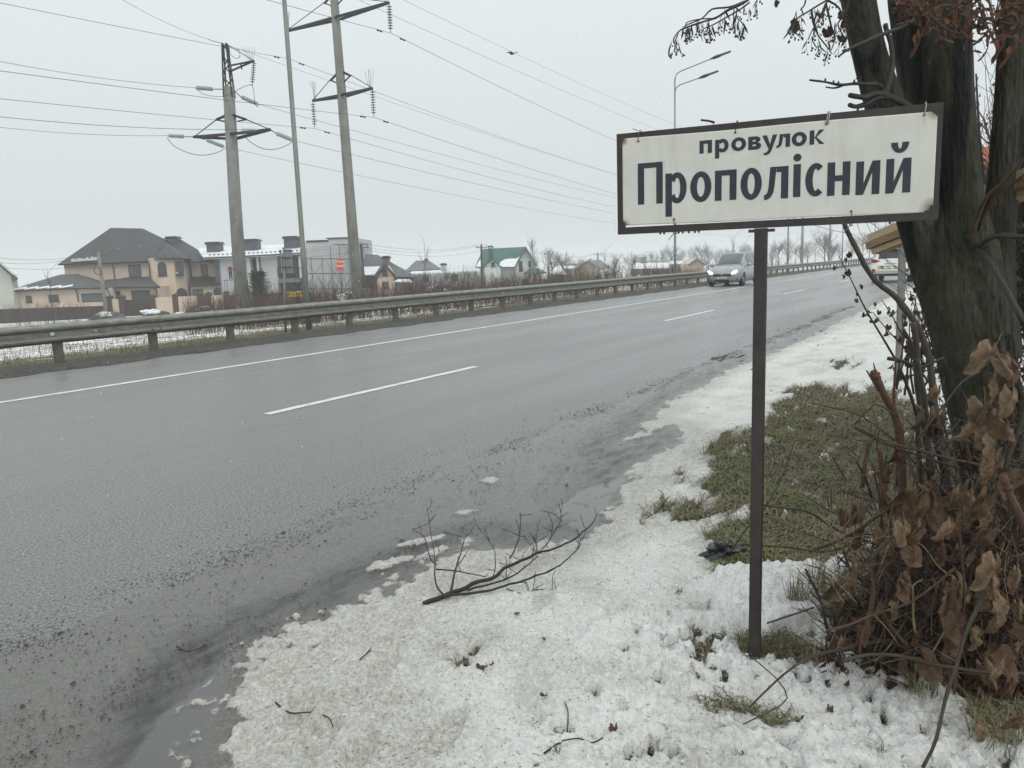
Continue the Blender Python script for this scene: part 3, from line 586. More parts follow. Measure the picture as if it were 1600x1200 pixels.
# ------------------------------------------------------------------ GUARDRAIL
def build_guardrail():
    RN = 15.32
    root = thing('guardrail', from_sn(0, RN, -0.03), 'long weathered grey steel crash barrier on short posts along the far side of the road', 'guardrail', rz=ROT)
    prof = [(0.0, 0.0), (-.02, .012), (-.075, .045), (-.082, .075), (-.075, .105), (-.018, .145), (-.018, .205), (-.075, .245), (-.082, .275), (-.075, .305), (-.02, .34), (0.0, .352)]
    L = 4.0; zb = 0.42; m = MB(); n = len(prof); th = 0.006
    vs = []
    for x in (0, L + 0.28):
        for y, z in prof: vs.append((x, y * 1.12, zb + z * 1.1))
        for y, z in prof: vs.append((x, y * 1.12 + th, zb + z * 1.1))
    f = []
    for j in range(n - 1):
        f += [(j, j + 1, 2 * n + j + 1, 2 * n + j), (n + j + 1, n + j, 3 * n + j, 3 * n + j + 1)]
    for k in (0, 2 * n): f += [tuple([k + j, k + n + j, k + n + j + 1, k + j + 1]) for j in range(n - 1)]
    f += [(0, 2 * n, 3 * n, n), (n - 1, 2 * n - 1, 4 * n - 1, 3 * n - 1)]
    m.add(vs, f)
    for bx in (0.05, 0.23):
        for bz in (zb + .11, zb + .28): m.lathe([(0.0, .03), (.016, .03), (.016, .0)], 6, (bx, -.06 if False else -.10, bz), (0, -1, 0))
    beam = m.mesh('rail_beam', 'galvanised', False)
    p = MB(); p.box(-.075, .075, 0.035, 0.045, -.1, .74); p.box(-.075, -.067, .045, .15, -.1, .74); p.box(.067, .075, .045, .15, -.1, .74)
    p.box(-.05, .05, -.01, .035, .47, .76)
    post = p.mesh('post', 'rail_post')
    s0 = to_sn(gz(66, 565))[0] - 6; i = 0; s_ = s0
    while s_ < 150:
        e = RNG.random(3)
        z = -0.0 + (e[0] - .5) * .02
        o = instance('post', post, root); o.location = (s_, 0, z); o.rotation_euler = ((e[1] - .5) * .03, (e[2] - .5) * .04, 0)
        if i % 2 == 0:
            b = instance('rail_beam', beam, root); b.location = (s_ - .14, 0.0 - (i % 4) * .0015, (e[0] - .5) * .012); b.rotation_euler = (0, (e[1] - .5) * .003, 0)
        i += 1; s_ += 2.0
    far = MB(); q = s_
    while q < 420:
        for j in range(n - 1):
            far.add([(q, prof[j][0], zb + prof[j][1]), (q + 4, prof[j][0], zb + prof[j][1]), (q + 4, prof[j + 1][0], zb + prof[j + 1][1]), (q, prof[j + 1][0], zb + prof[j + 1][1])], [(0, 1, 2, 3)])
        far.box(q - .07, q + .07, .03, .13, -.1, .74); far.box(q + 1.93, q + 2.07, .03, .13, -.1, .74); q += 4
    o = far.build('distant_rail', 'galvanised', root, kind='stuff'); o.location = (0, 0, 0)
    for k in (0, 8, 24):
        r_ = MB(); r_.prism([(-.03, -.03), (.03, -.03), (.045, 0), (.03, .03), (-.03, .03)], (0, 0, 0), (1, 0, 0), (0, 0, 1), (0, -.012, 0))
        c = r_.build('reflector', 'plate_white', root); c.location = (s0 + 5.85 + k * 2, -.03, zb + .19)
build_guardrail()

# ------------------------------------------------------------------ STREET NAME SIGN
def glyph(ch, w_, h_, st, ht):
    """list of polygons / quads in a box w x h"""
    R_ = lambda x0, y0, x1, y1: [(x0, y0), (x1, y0), (x1, y1), (x0, y1)]
    def ring(cx, cy, rx, ry, tx, ty, a0=0, a1=360, n=36):
        out = []
        k = max(4, int(n * (a1 - a0) / 360))
        for i in range(k):
            t0 = R(a0 + (a1 - a0) * i / k); t1 = R(a0 + (a1 - a0) * (i + 1) / k)
            P = lambda t_, d: (cx + (rx - tx * d) * math.cos(t_), cy + (ry - ty * d) * math.sin(t_))
            out.append([P(t0, 1), P(t0, 0), P(t1, 0), P(t1, 1)])
        return out
    if ch in 'пП': return [R_(0, 0, st, h_), R_(w_ - st, 0, w_, h_), R_(st, h_ - ht, w_ - st, h_)]
    if ch == 'н': return [R_(0, 0, st, h_), R_(w_ - st, 0, w_, h_), R_(st, h_ * .43, w_ - st, h_ * .43 + ht)]
    if ch == 'о': return ring(w_ / 2, h_ / 2, w_ / 2, h_ / 2, st, ht)
    if ch == 'с': return ring(w_ * .54, h_ / 2, w_ * .54, h_ / 2, st, ht, 50, 310)
    if ch == 'р':
        xh = h_ * .705; return [R_(0, 0, st, h_ - .002)] + ring(st * .35 + (w_ - st * .35) / 2, h_ - xh / 2, (w_ - st * .35) / 2, xh / 2, st * .98, ht, -146, 146)
    if ch == 'л': return [R_(w_ - st, 0, w_, h_), R_(w_ * .24 + st * .9, h_ - ht, w_ - st, h_), [(w_ * .24, h_), (w_ * .19, h_ * .40), (w_ * .14, h_ * .22), (w_ * .08, h_ * .155), (0, h_ * .14), (0, -.02 * h_), (w_ * .14, -.01 * h_), (w_ * .28, h_ * .06), (w_ * .39, h_ * .2), (w_ * .435, h_ * .42), (w_ * .24 + st * .9, h_)]]
    if ch == 'і': return [R_((w_ - st) / 2, 0, (w_ + st) / 2, h_ * .76)] + [[(w_ / 2 + .5 * w_ * .93 * math.cos(t_ * PI / 8), h_ - w_ * .47 + .5 * w_ * .93 * math.sin(t_ * PI / 8)) for t_ in range(16)]]
    if ch == 'и': return [R_(0, 0, st, h_), R_(w_ - st, 0, w_, h_), [(st, 0.0), (w_ - st, h_ * .66), (w_ - st, h_), (st, h_ * .34)]]
    if ch == 'й':
        xh = h_ * .685; return glyph('и', w_, xh, st, ht) + ring(w_ / 2 + w_ * .02, h_, w_ * .36, h_ * .21, st * .85, h_ * .085, 180, 360)
    if ch == 'в': return [R_(0, 0, st, h_), R_(st, h_ - ht, w_ * .55, h_), R_(st, h_ * .5 - ht * .4, w_ * .6, h_ * .5 + ht * .45), R_(st, 0, w_ * .6, ht)] + ring(w_ * .55, h_ * .755, w_ * .38, h_ * .245, st * .9, ht, -80, 90) + ring(w_ * .6, h_ * .27, w_ * .4, h_ * .27, st, ht, -90, 90)
    if ch == 'у':
        b = h_ * .32; return [[(0, h_), (st * 1.05, h_), (w_ * .58, b + .10 * h_), (w_ * .50, b - .10 * h_), (w_ * .40, b + .02 * h_)], [(w_ - st * 1.0, h_), (w_, h_), (w_ * .62, h_ * .19), (w_ * .50, h_ * .06), (w_ * .34, 0), (w_ * .12, 0), (w_ * .12, h_ * .12), (w_ * .28, h_ * .13), (w_ * .38, h_ * .2), (w_ * .44, h_ * .33)]]
    if ch == 'к': return [R_(0, 0, st, h_), [(st, h_ * .44), (w_ * .62, h_), (w_ * .97, h_), (w_ * .46, h_ * .50), (w_, 0), (w_ * .66, 0), (st, h_ * .52)]]
    return [R_(0, 0, w_, h_)]
def build_sign():
    base = Vector((0.93, 2.85, 0)); phi = R(-22.5); u = Vector((math.cos(phi), math.sin(phi), 0)); nf = Vector((math.sin(phi), -math.cos(phi), 0)); up = Vector((0, 0, 1))
    root = thing('street_name_sign', base, 'white street name plate in a brown steel frame on one post by the road', 'street sign')
    P = lambda t_, z, d=0.0: base + u * t_ + up * z + nf * d
    # post: square tube, slightly chamfered
    m = MB(); hw = .0225; c = .004; pr = [(-hw + c, -hw), (hw - c, -hw), (hw, -hw + c), (hw, hw - c), (hw - c, hw), (-hw + c, hw), (-hw, hw - c), (-hw, -hw + c)]
    pts = [P(a - 0.002, 0, b) for a, b in pr]; n = 8; zs = [-.15, .4, .9, 1.3, 1.698]; vs = []
    for z in zs:
        for a in pts: vs.append((a.x, a.y, z))
    m.add(vs, [(i * n + j, i * n + (j + 1) % n, (i + 1) * n + (j + 1) % n, (i + 1) * n + j) for i in range(len(zs) - 1) for j in range(n)] + [tuple(range((len(zs) - 1) * n, len(zs) * n))])
    m.build('post', 'frame_brown', root)
    b2 = MB(); b2.bar(P(-.045, 1.690, .0), P(.045, 1.690, .0), .04, .010); b2.build('weld_plate', 'frame_brown', root)
    T0, T1, Z0, Z1, fw = -.534, .5645, 1.700, 2.077, .026
    for a, b in (((T0, Z0 + fw / 2), (T1, Z0 + fw / 2)), ((T0, Z1 - fw / 2), (T1, Z1 - fw / 2))):
        k = MB(); k.bar(P(a[0], a[1]), P(b[0], b[1]), .026, fw); k.build('frame_bar', 'frame_brown', root)
    for t_ in (T0 + fw / 2, T1 - fw / 2):
        k = MB(); k.bar(P(t_, Z0 + fw + .0005), P(t_, Z1 - fw - .0005), .0255, fw, up=tuple(u)); k.build('frame_bar', 'frame_brown', root)
    # panel: fine grid with broken corners and a rust field
    a0, a1, z0, z1 = -.511, .5475, 1.729, 2.0535; nx, nz = 212, 65; m = MB(); rust = []
    def corner_cut(t_, z):
        q = 0
        for cx, cz, r in ((a0, z1, .010), (a0, z0, .014), (a1, z0, .024), (a1, z1, .015)):
            d = abs(t_ - cx) + abs(z - cz) + .008 * mnoise.noise(Vector((t_ * 90, z * 90, 1)))
            if d < r: q = 1
        return q
    def rustv(t_, z):
        v_ = 0
        for cx, cz, r in ((a0, z1, .035), (a0, z0, .045), (a1, z0, .065), (a1, z1, .05)):
            d = math.hypot(t_ - cx, z - cz); v_ = max(v_, .95 - d / r)
        for cx, cz in ((-.4495, 2.042), (-.095, 2.041), (.208, 2.041), (.508, 2.04), (-.315, 1.746), (.297, 1.741)):
            d = math.hypot(t_ - cx, (z - cz)); v_ = max(v_, .9 - d / .010)
            if z < cz: v_ = max(v_, .34 * math.exp(-((t_ - cx) / .006) ** 2) * math.exp(-(cz - z) / .12))
        v_ = max(v_, .22 - (z - z0) / .03 * .22)
        return max(0, v_)
    vs = []
    for i in range(nx + 1):
        for j in range(nz + 1):
            t_ = a0 + (a1 - a0) * i / nx; z = z0 + (z1 - z0) * j / nz + .0012 * math.sin(t_ * 9); z += (t_ - a0) * -.006 + .003
            wv = .0025 * math.sin(t_ * 4 + z * 6) + .001 * math.sin(t_ * 13)
            vs.append(P(t_, z, .0175 + wv)); rust.append(rustv(t_, z))
    fs = []
    for i in range(nx):
        for j in range(nz):
            if corner_cut(a0 + (a1 - a0) * (i + .5) / nx, z0 + (z1 - z0) * (j + .5) / nz): continue
            k = i * (nz + 1) + j; fs.append((k, k + nz + 1, k + nz + 2, k + 1))
    m.add(vs, fs); pan = m.build('name_plate', 'sign_panel', root, True)
    at_ = pan.data.attributes.new('rust', 'FLOAT', 'POINT'); at_.data.foreach_set('value', rust)
    sd = pan.modifiers.new('thick', 'SOLIDIFY'); sd.thickness = .002; sd.offset = -1
    def surf(t_, z): return .0175 + .0025 * math.sin(t_ * 4 + z * 6) + .001 * math.sin(t_ * 13)
    GL = [('П', -.452, -.357, 1.808, 1.961, 1), ('р', -.347, -.268, 1.757, 1.918, 1), ('о', -.255, -.178, 1.804, 1.915, 1), ('п', -.166, -.089, 1.805, 1.913, 1), ('о', -.075, -.001, 1.801, 1.914, 1), ('л', .007, .089, 1.799, 1.911, 1), ('і', .103, .132, 1.801, 1.950, 1), ('с', .145, .209, 1.799, 1.913, 1), ('н', .217, .290, 1.798, 1.911, 1), ('и', .308, .383, 1.795, 1.907, 1), ('й', .401, .477, 1.794, 1.960, 1),
          ('п', -.222, -.177, 1.978, 2.024, 0), ('р', -.166, -.118, 1.956, 2.024, 0), ('о', -.109, -.057, 1.976, 2.024, 0), ('в', -.050, -.005, 1.976, 2.022, 0), ('у', -.002, .049, 1.954, 2.022, 0), ('л', .046, .092, 1.976, 2.021, 0), ('о', .097, .147, 1.975, 2.023, 0), ('к', .156, .205, 1.976, 2.024, 0)]
    for ch, x0, x1, y0, y1, big in GL:
        st, ht = (.0245, .0195) if big else (.0152, .0122)
        if ch == 'П': st = .0245
        m = MB()
        for q, pg in enumerate(glyph(ch, x1 - x0, y1 - y0, st, ht)):
            e = .0008 + (q % 3) * .00012 if len(pg) != 4 or q < 4 else .0008 + .0004
            k = len(m.v)
            m.v.extend([tuple(P(x0 + a, y0 + b, surf(x0 + a, y0 + b) + e)) for a, b in pg]); m.f.append(tuple(range(k, k + len(pg))))
        m.build('letter', 'letter_ink', pan)
    # ties through the drilled holes
    for t_, z, top, mt in ((-.4495, 2.042, 1, 'tie_wire'), (-.095, 2.041, 1, 'twig_dark'), (.208, 2.041, 1, 'tie_pale'), (.508, 2.040, 1, 'tie_pale'), (-.315, 1.746, -1, 'tie_wire'), (.297, 1.741, -1, 'tie_wire')):
        zz = Z1 if top > 0 else Z0; m = MB(); s1 = top
        rr = .0016 if mt != 'tie_pale' else .0022
        pts = [P(t_, z, .012), P(t_, z, .022), P(t_ + .002, z + s1 * .012, .026), P(t_ - .001 + .006 * (s1 > 0), zz - s1 * .004, .020), P(t_ + .004 * s1, zz + s1 * .006, .010), P(t_ + .006, zz + s1 * .007, -.008), P(t_ + .001, zz - s1 * .004, -.018), P(t_, z, -.005)]
        m.tube(pts, rr, 6)
        if mt == 'tie_wire': m.tube([P(t_, zz + s1 * .004, .018), P(t_ - .014, zz + s1 * (.010 if top > 0 else .022), .022), P(t_ - .02, zz + s1 * (.012 if top > 0 else .03), .024)], rr * .9, 5)
        if mt == 'tie_pale' and t_ < .3: m.tube([p + u * .006 for p in pts], rr, 6)
        m.build('wire_tie', mt, root, True); h = MB(); h.lathe([(0, .0), (.0035, .0)], 10, P(t_, z, surf(t_, z) + .0006), tuple(nf)); h.build('hole', 'twig_dark', pan)
    # melt drops hanging under the lower bar
    m = MB()
    for t_ in (-.355, -.37, -.30, -.285, -.262, -.24, -.225, .42): m.blob(P(t_, Z0 - .003, .004), .0045, 1, 0, (1, 1, 1.1))
    m.build('meltwater_drops', 'car_glass', root, True)
build_sign()
# ------------------------------------------------------------------ BUILDINGS beyond the field
class House:
    """facade pieces are given where a sight line meets the facade plane, so every piece has its real size at its real distance"""
    def __init__(s, x, y, D, label, cat, name='house'):
        s.D = D; s.root = thing(name, at(x, y, D), label, cat)
    def x(s, px_, D=None): D = D or s.D; return at(px_, 420, D).x
    def z(s, px_, py, D=None): return at(px_, py, D or s.D).z
    def wall(s, x0, x1, ytop, ybot, depth, mat, d=0.0, name='wall', zb=None):
        D = s.D + d; xm = (x0 + x1) / 2; m = MB(); z0 = s.z(xm, ybot, D) if zb is None else zb
        m.box(at(x0, ytop, D).x, at(x1, ytop, D).x, D, D + depth, z0, s.z(xm, ytop, D)); return m.build(name, mat, s.root)
    def win(s, x0, x1, y0, y1, d=0.0, mull=1, arch=False, frame='trim_dark', glass='window_glass', name='window', sill=True):
        D = s.D + d; xm = (x0 + x1) / 2; X0, X1 = at(x0, y0, D).x, at(x1, y0, D).x; Z1, Z0 = s.z(xm, y0, D), s.z(xm, y1, D); W = X1 - X0; fw = .09
        m = MB(); poly = [(0, 0), (W, 0), (W, Z1 - Z0), (0, Z1 - Z0)]
        if arch: r = W / 2; h = Z1 - Z0 - r; poly = [(0, 0), (W, 0)] + [(r + r * math.cos(k * PI / 8), h + r * math.sin(k * PI / 8)) for k in range(9)]
        m.prism(poly, (X0, D - .05, Z0), (1, 0, 0), (0, 0, 1), (0, .12, 0)); f = m.build(name, frame, s.root)
        n = mull + 1; ww = (W - fw * (n + 1)) / n
        for k in range(n):
            g = MB(); a = X0 + fw + k * (ww + fw); hh = Z1 - Z0
            if arch:
                pl = []
                for u_, t_ in ((0, 0), (ww, 0)): pl.append((a + u_ - X0, fw))
                ts = [ww * (1 - i / 4) for i in range(5)]
                for u_ in ts:
                    q = a + u_ - X0 - W / 2; pl.append((a + u_ - X0, h + math.sqrt(max(0, (r - fw) ** 2 - q * q)) if abs(q) < r - fw else h))
                g.prism(pl, (X0, D - .07, Z0), (1, 0, 0), (0, 0, 1), (0, .02, 0))
            else: g.box(a, a + ww, D - .07, D - .055, Z0 + fw, Z1 - fw)
            g.build('pane', glass, f)
        if sill:
            q = MB(); q.box(X0 - .08, X1 + .08, D - .14, D - .052, Z0 - .07, Z0 - .002); q.build('sill', frame, f)
    def roof(s, faces, mat, name='roof', th=0.16):
        """faces: lists of (px, py, D)"""
        m = MB()
        for fc in faces:
            P = [at(*p) for p in fc]; nrm = (P[1] - P[0]).cross(P[2] - P[0]).normalized(); 
            if nrm.z < 0: nrm = -nrm
            n = len(P); m.add(P + [p - nrm * th for p in P], [tuple(range(n)), tuple(range(n, 2 * n))[::-1]] + [(i, (i + 1) % n, n + (i + 1) % n, n + i) for i in range(n)])
        return m.build(name, mat, s.root)
    def cbox(s, x0, x1, y0, y1, depth, mat, d=0.0, name='chimney', cap=None, parent=None):
        D = s.D + d; xm = (x0 + x1) / 2; m = MB(); X0, X1 = at(x0, y1, D).x, at(x1, y1, D).x; Z1, Z0 = s.z(xm, y0, D), s.z(xm, y1, D)
        hc = (Z1 - Z0) * .22 if cap else 0
        m.box(X0, X1, D, D + depth, Z0 - .6, Z1 - hc); o = m.build(name, mat, parent or s.root)
        if cap:
            k = MB(); k.prism([(X0 - .2, 0), (X1 + .2, 0), (X1 - .05, .28), (X0 + .05, .28)], (0, D - .2, Z1 - .30), (1, 0, 0), (0, 0, 1), (0, depth + .4, 0)); k.build('chimney_cap', cap, o)
            for a in (X0 + .08, X1 - .08):
                k = MB(); k.box(a - .04, a + .04, D + .1, D + .18, Z1 - hc, Z1 - .29); k.build('cap_leg', cap, o)
        return o

def beige_house():
    D = 92; h = House(200, 490, D, 'big two-storey beige house with dark hipped tile roof and arched windows in a bay', 'house', 'house')
    zb = -2.9; W = 'plaster_beige'
    h.wall(99, 240, 408, 0, 11, W, 0, zb=zb); h.wall(288, 339, 404, 0, 9, W, .5, zb=zb)
    # half-hexagon bay
    m = MB(); X = lambda p: at(p, 420, D).x; zt = h.z(264, 403)
    m.prism([(X(235), D + 1), (X(236), D - .6), (X(247), D - 1.6), (X(281), D - 1.6), (X(293), D - .6), (X(295), D + 1)], (0, 0, zb), (1, 0, 0), (0, 1, 0), (0, 0, zt - zb)); m.build('bay', W, h.root)
    # main hipped roof, second hip, bay roof
    h.roof([[(90, 413, 91.2), (240, 408, 91.2), (223, 357, 97), (173, 356, 97)], [(90, 413, 91.2), (173, 356, 97), (101, 412.5, 104)], [(240, 408, 91.2), (262, 376, 96), (223, 357, 97)], [(101, 412.5, 104), (173, 356, 97), (223, 357, 97), (275, 405, 104)], [(223, 357, 97), (262, 376, 96), (275, 405, 104)]], 'roof_dark')
    h.roof([[(238, 408, 91.3), (340, 408.5, 91.3), (284, 375, 96.5), (255, 373.5, 96.5)], [(340, 408.5, 91.3), (331, 408, 103), (284, 375, 96.5)]], 'roof_dark')
    h.roof([[(233, 405, 90.9), (249, 404, 89.7), (258, 379, 92.8)], [(249, 404, 89.7), (281, 403, 89.7), (258, 379, 92.8)], [(281, 403, 89.7), (297, 404, 90.9), (258, 379, 92.8)], [(297, 404, 90.9), (299, 404, 93), (262, 379, 95), (258, 379, 92.8)], [(233, 405, 90.9), (258, 379, 92.8), (258, 379, 95), (229, 404, 93)]], 'roof_dark')
    h.cbox(260, 277, 369, 377, 1.0, 'concrete_dark', 4, cap='roof_dark')
    # snow caught on the eave
    m = MB(); 
    for i in range(26):
        px_ = 112 + i * 1.5; p = at(px_, 409.4 - i * .12, 91.3); m.box(p.x, p.x + .07, p.y - .1, p.y + .25, p.z, p.z + .2 + .25 * random.random())
    m.build('eave_snow', 'snow_white', h.root, kind='stuff')
    h.win(200, 219.5, 413.5, 433, 0, 1); h.win(313, 324, 413, 431, .5, 1); h.win(294.5, 298, 413, 431, .5, 0)
    h.win(245.5, 259, 409, 431, -1.6, 1, True); h.win(273.5, 285, 408.5, 430.5, -1.6, 1, True)
    h.win(249, 263, 453.5, 480, -1.6, 1, True); h.win(275, 291, 450, 480, -1.6, 1, True)
    # skirt roofs and ground floor rooms
    h.wall(156, 244, 449, 0, 5.4, W, -5, zb=zb); h.wall(298, 350, 446, 0, 4, W, -3, zb=zb)
    h.roof([[(153, 449, 86.4), (250, 448, 86.4), (231, 432, 92), (165, 437, 92)]], 'roof_dark'); h.roof([[(183, 448, 85.9), (250, 447.5, 85.9), (228, 432.5, 91), (193, 433.5, 91)]], 'roof_dark')
    h.roof([[(296, 447, 88.4), (364, 443, 88.4), (334, 432, 92.5), (296, 432, 92.5)]], 'roof_dark'); 
    h.win(177, 188, 455, 466, -5, 0); h.win(205, 234, 454, 478, -5, 2); h.win(300, 317, 452, 470, -3, 1); h.win(333, 347, 449, 478, -3, 0, True, frame='brick_brown')
    # garage wing
    h.wall(18, 166, 452.5, 0, 9, W, -7, 'garage_wall', zb=zb)
    h.roof([[(16, 454.5, 84.2), (118, 450, 84.2), (94, 429, 89.5)], [(118, 450, 84.2), (169, 449, 84.2), (121, 428, 89.8), (94, 429, 89.5)], [(16, 454.5, 84.2), (94, 429, 89.5), (40, 445, 95)], [(169, 449, 84.2), (176, 444, 95), (121, 428, 89.8)]], 'roof_dark')
    m = MB(); 
    for i in range(5): 
        m.prism([(0, 0), (3.1, .30), (3.0, .62), (.3, .2)], at(19 + i * 18, 453.4 - i * .8, 84.1) , (.45, 0, 0), (0, .9, .5), (0, 0, .05))
    m.build('roof_snow', 'snow_white', h.root, kind='stuff')
    h.win(40, 49, 462, 472.5, -7, 0); h.win(76, 91, 460.5, 471.5, -7, 0); h.win(127, 160, 458.5, 472, -7, 0, glass='shutter_grey', name='garage_door', sill=False)
    for px_, y0, y1, d in ((176, 409, 438, 0), (232, 406, 447, -1), (120, 452, 472, -7.1), (170, 452, 468, -7.1), (244, 449, 466, -5.1), (297, 410, 470, -.2)):
        k = MB(); D_ = D + d - .1; a = at(px_, y0, D_); b = at(px_, y1, D_); k.tube([a + Vector((-.25, 0, .1)), a + Vector((0, 0, -.4)), Vector((a.x, a.y, b.z))], .07, 6); k.build('downpipe', 'trim_dark', h.root)
    # its garden wall
    D2 = 79; wf = thing('garden_wall', at(180, 490, D2), 'brown and beige garden wall with capped piers before the beige house', 'wall'); zb2 = -2.9
    def seg(x0, x1, y0, mat, name, dd=0.0, th=.25):
        m = MB(); a, b = at(x0, y0, D2), at(x1, y0, D2); m.box(a.x, b.x, D2 + dd, D2 + dd + th, zb2, at((x0 + x1) / 2, y0, D2).z); return m.build(name, mat, wf)
    for x0, x1, y0 in ((166, 174, 463.5), (185, 193.5, 463.5), (233, 242, 462), (269, 277.5, 461), (308, 316, 459), (321, 329, 458.5), (349, 356, 457), (377, 384, 457)):
        p_ = seg(x0, x1, y0, 'brick_brown', 'pier', -.1, .5); a, b = at(x0 - .8, y0, D2), at(x1 + .8, y0, D2); c = MB(); z = a.z - .02
        c.add([(a.x, D2 - .2, z), (b.x, D2 - .2, z), (b.x, D2 + .55, z), (a.x, D2 + .55, z), ((a.x + b.x) / 2, D2 + .17, z + .2)], [(0, 1, 4), (1, 2, 4), (2, 3, 4), (3, 0, 4), (3, 2, 1, 0)]); c.build('pier_cap', 'trim_dark', p_)
    for x0, x1, y0, mt, nm in ((174.2, 184.8, 467.5, W, 'wall_panel'), (193.7, 232.8, 468, 'fence_brown', 'gate'), (242.2, 268.8, 464.5, W, 'wall_panel'), (277.7, 307.8, 463, W, 'wall_panel'), (316.2, 320.8, 461, 'fence_brown', 'gate'), (329.2, 348.8, 461.5, W, 'wall_panel'), (356.2, 376.8, 461, 'brick_brown', 'wall_panel')): seg(x0, x1, y0, mt, nm)
    fw = thing('sheet_fence', at(80, 495, 77), 'dark brown corrugated sheet fence in front of the garage wing', 'fence')
    x = -40
    while x < 165:
        m = MB(); a, b = at(x, 483 - x * .02, 77), at(x + 12.5, 483 - x * .02, 77); k = 10; vs = []
        for i in range(k + 1):
            xx = a.x + (b.x - a.x) * i / k; yy = 77 + (.04 if i % 2 else 0); vs += [(xx, yy, zb2), (xx, yy, at(x, 484.5 - (x + 40) * .033, 77).z)]
        m.add(vs, [(2 * i, 2 * i + 2, 2 * i + 3, 2 * i + 1) for i in range(k)]); m.build('sheet', 'fence_brown', fw); x += 12.55
beige_house()

def left_house():
    h = House(5, 480, 84, 'pale green rendered gable house cut by the picture edge beside the beige house', 'house')
    h.wall(-70, 17, 431, 0, 1, 'plaster_pale', zb=-2.8); m = MB(); a, b = at(-70, 434, 84), at(17, 431, 84); c = at(-27, 392, 84)
    m.prism([(a.x, b.z), (b.x, b.z), (c.x, c.z)], (0, 84.01, 0), (1, 0, 0), (0, 0, 1), (0, .9, 0)); m.build('gable', 'plaster_pale', h.root)
    h.roof([[(28, 436, 83.3), (-27, 389, 83.3), (-27, 392, 94.6), (28, 434, 94.6)], [(-82, 436, 83.3), (-27, 389, 83.3), (-27, 392, 94.6), (-82, 434, 94.6)]], 'roof_dark'); h.win(-30, -18, 445, 460, 0, 1)
left_house()

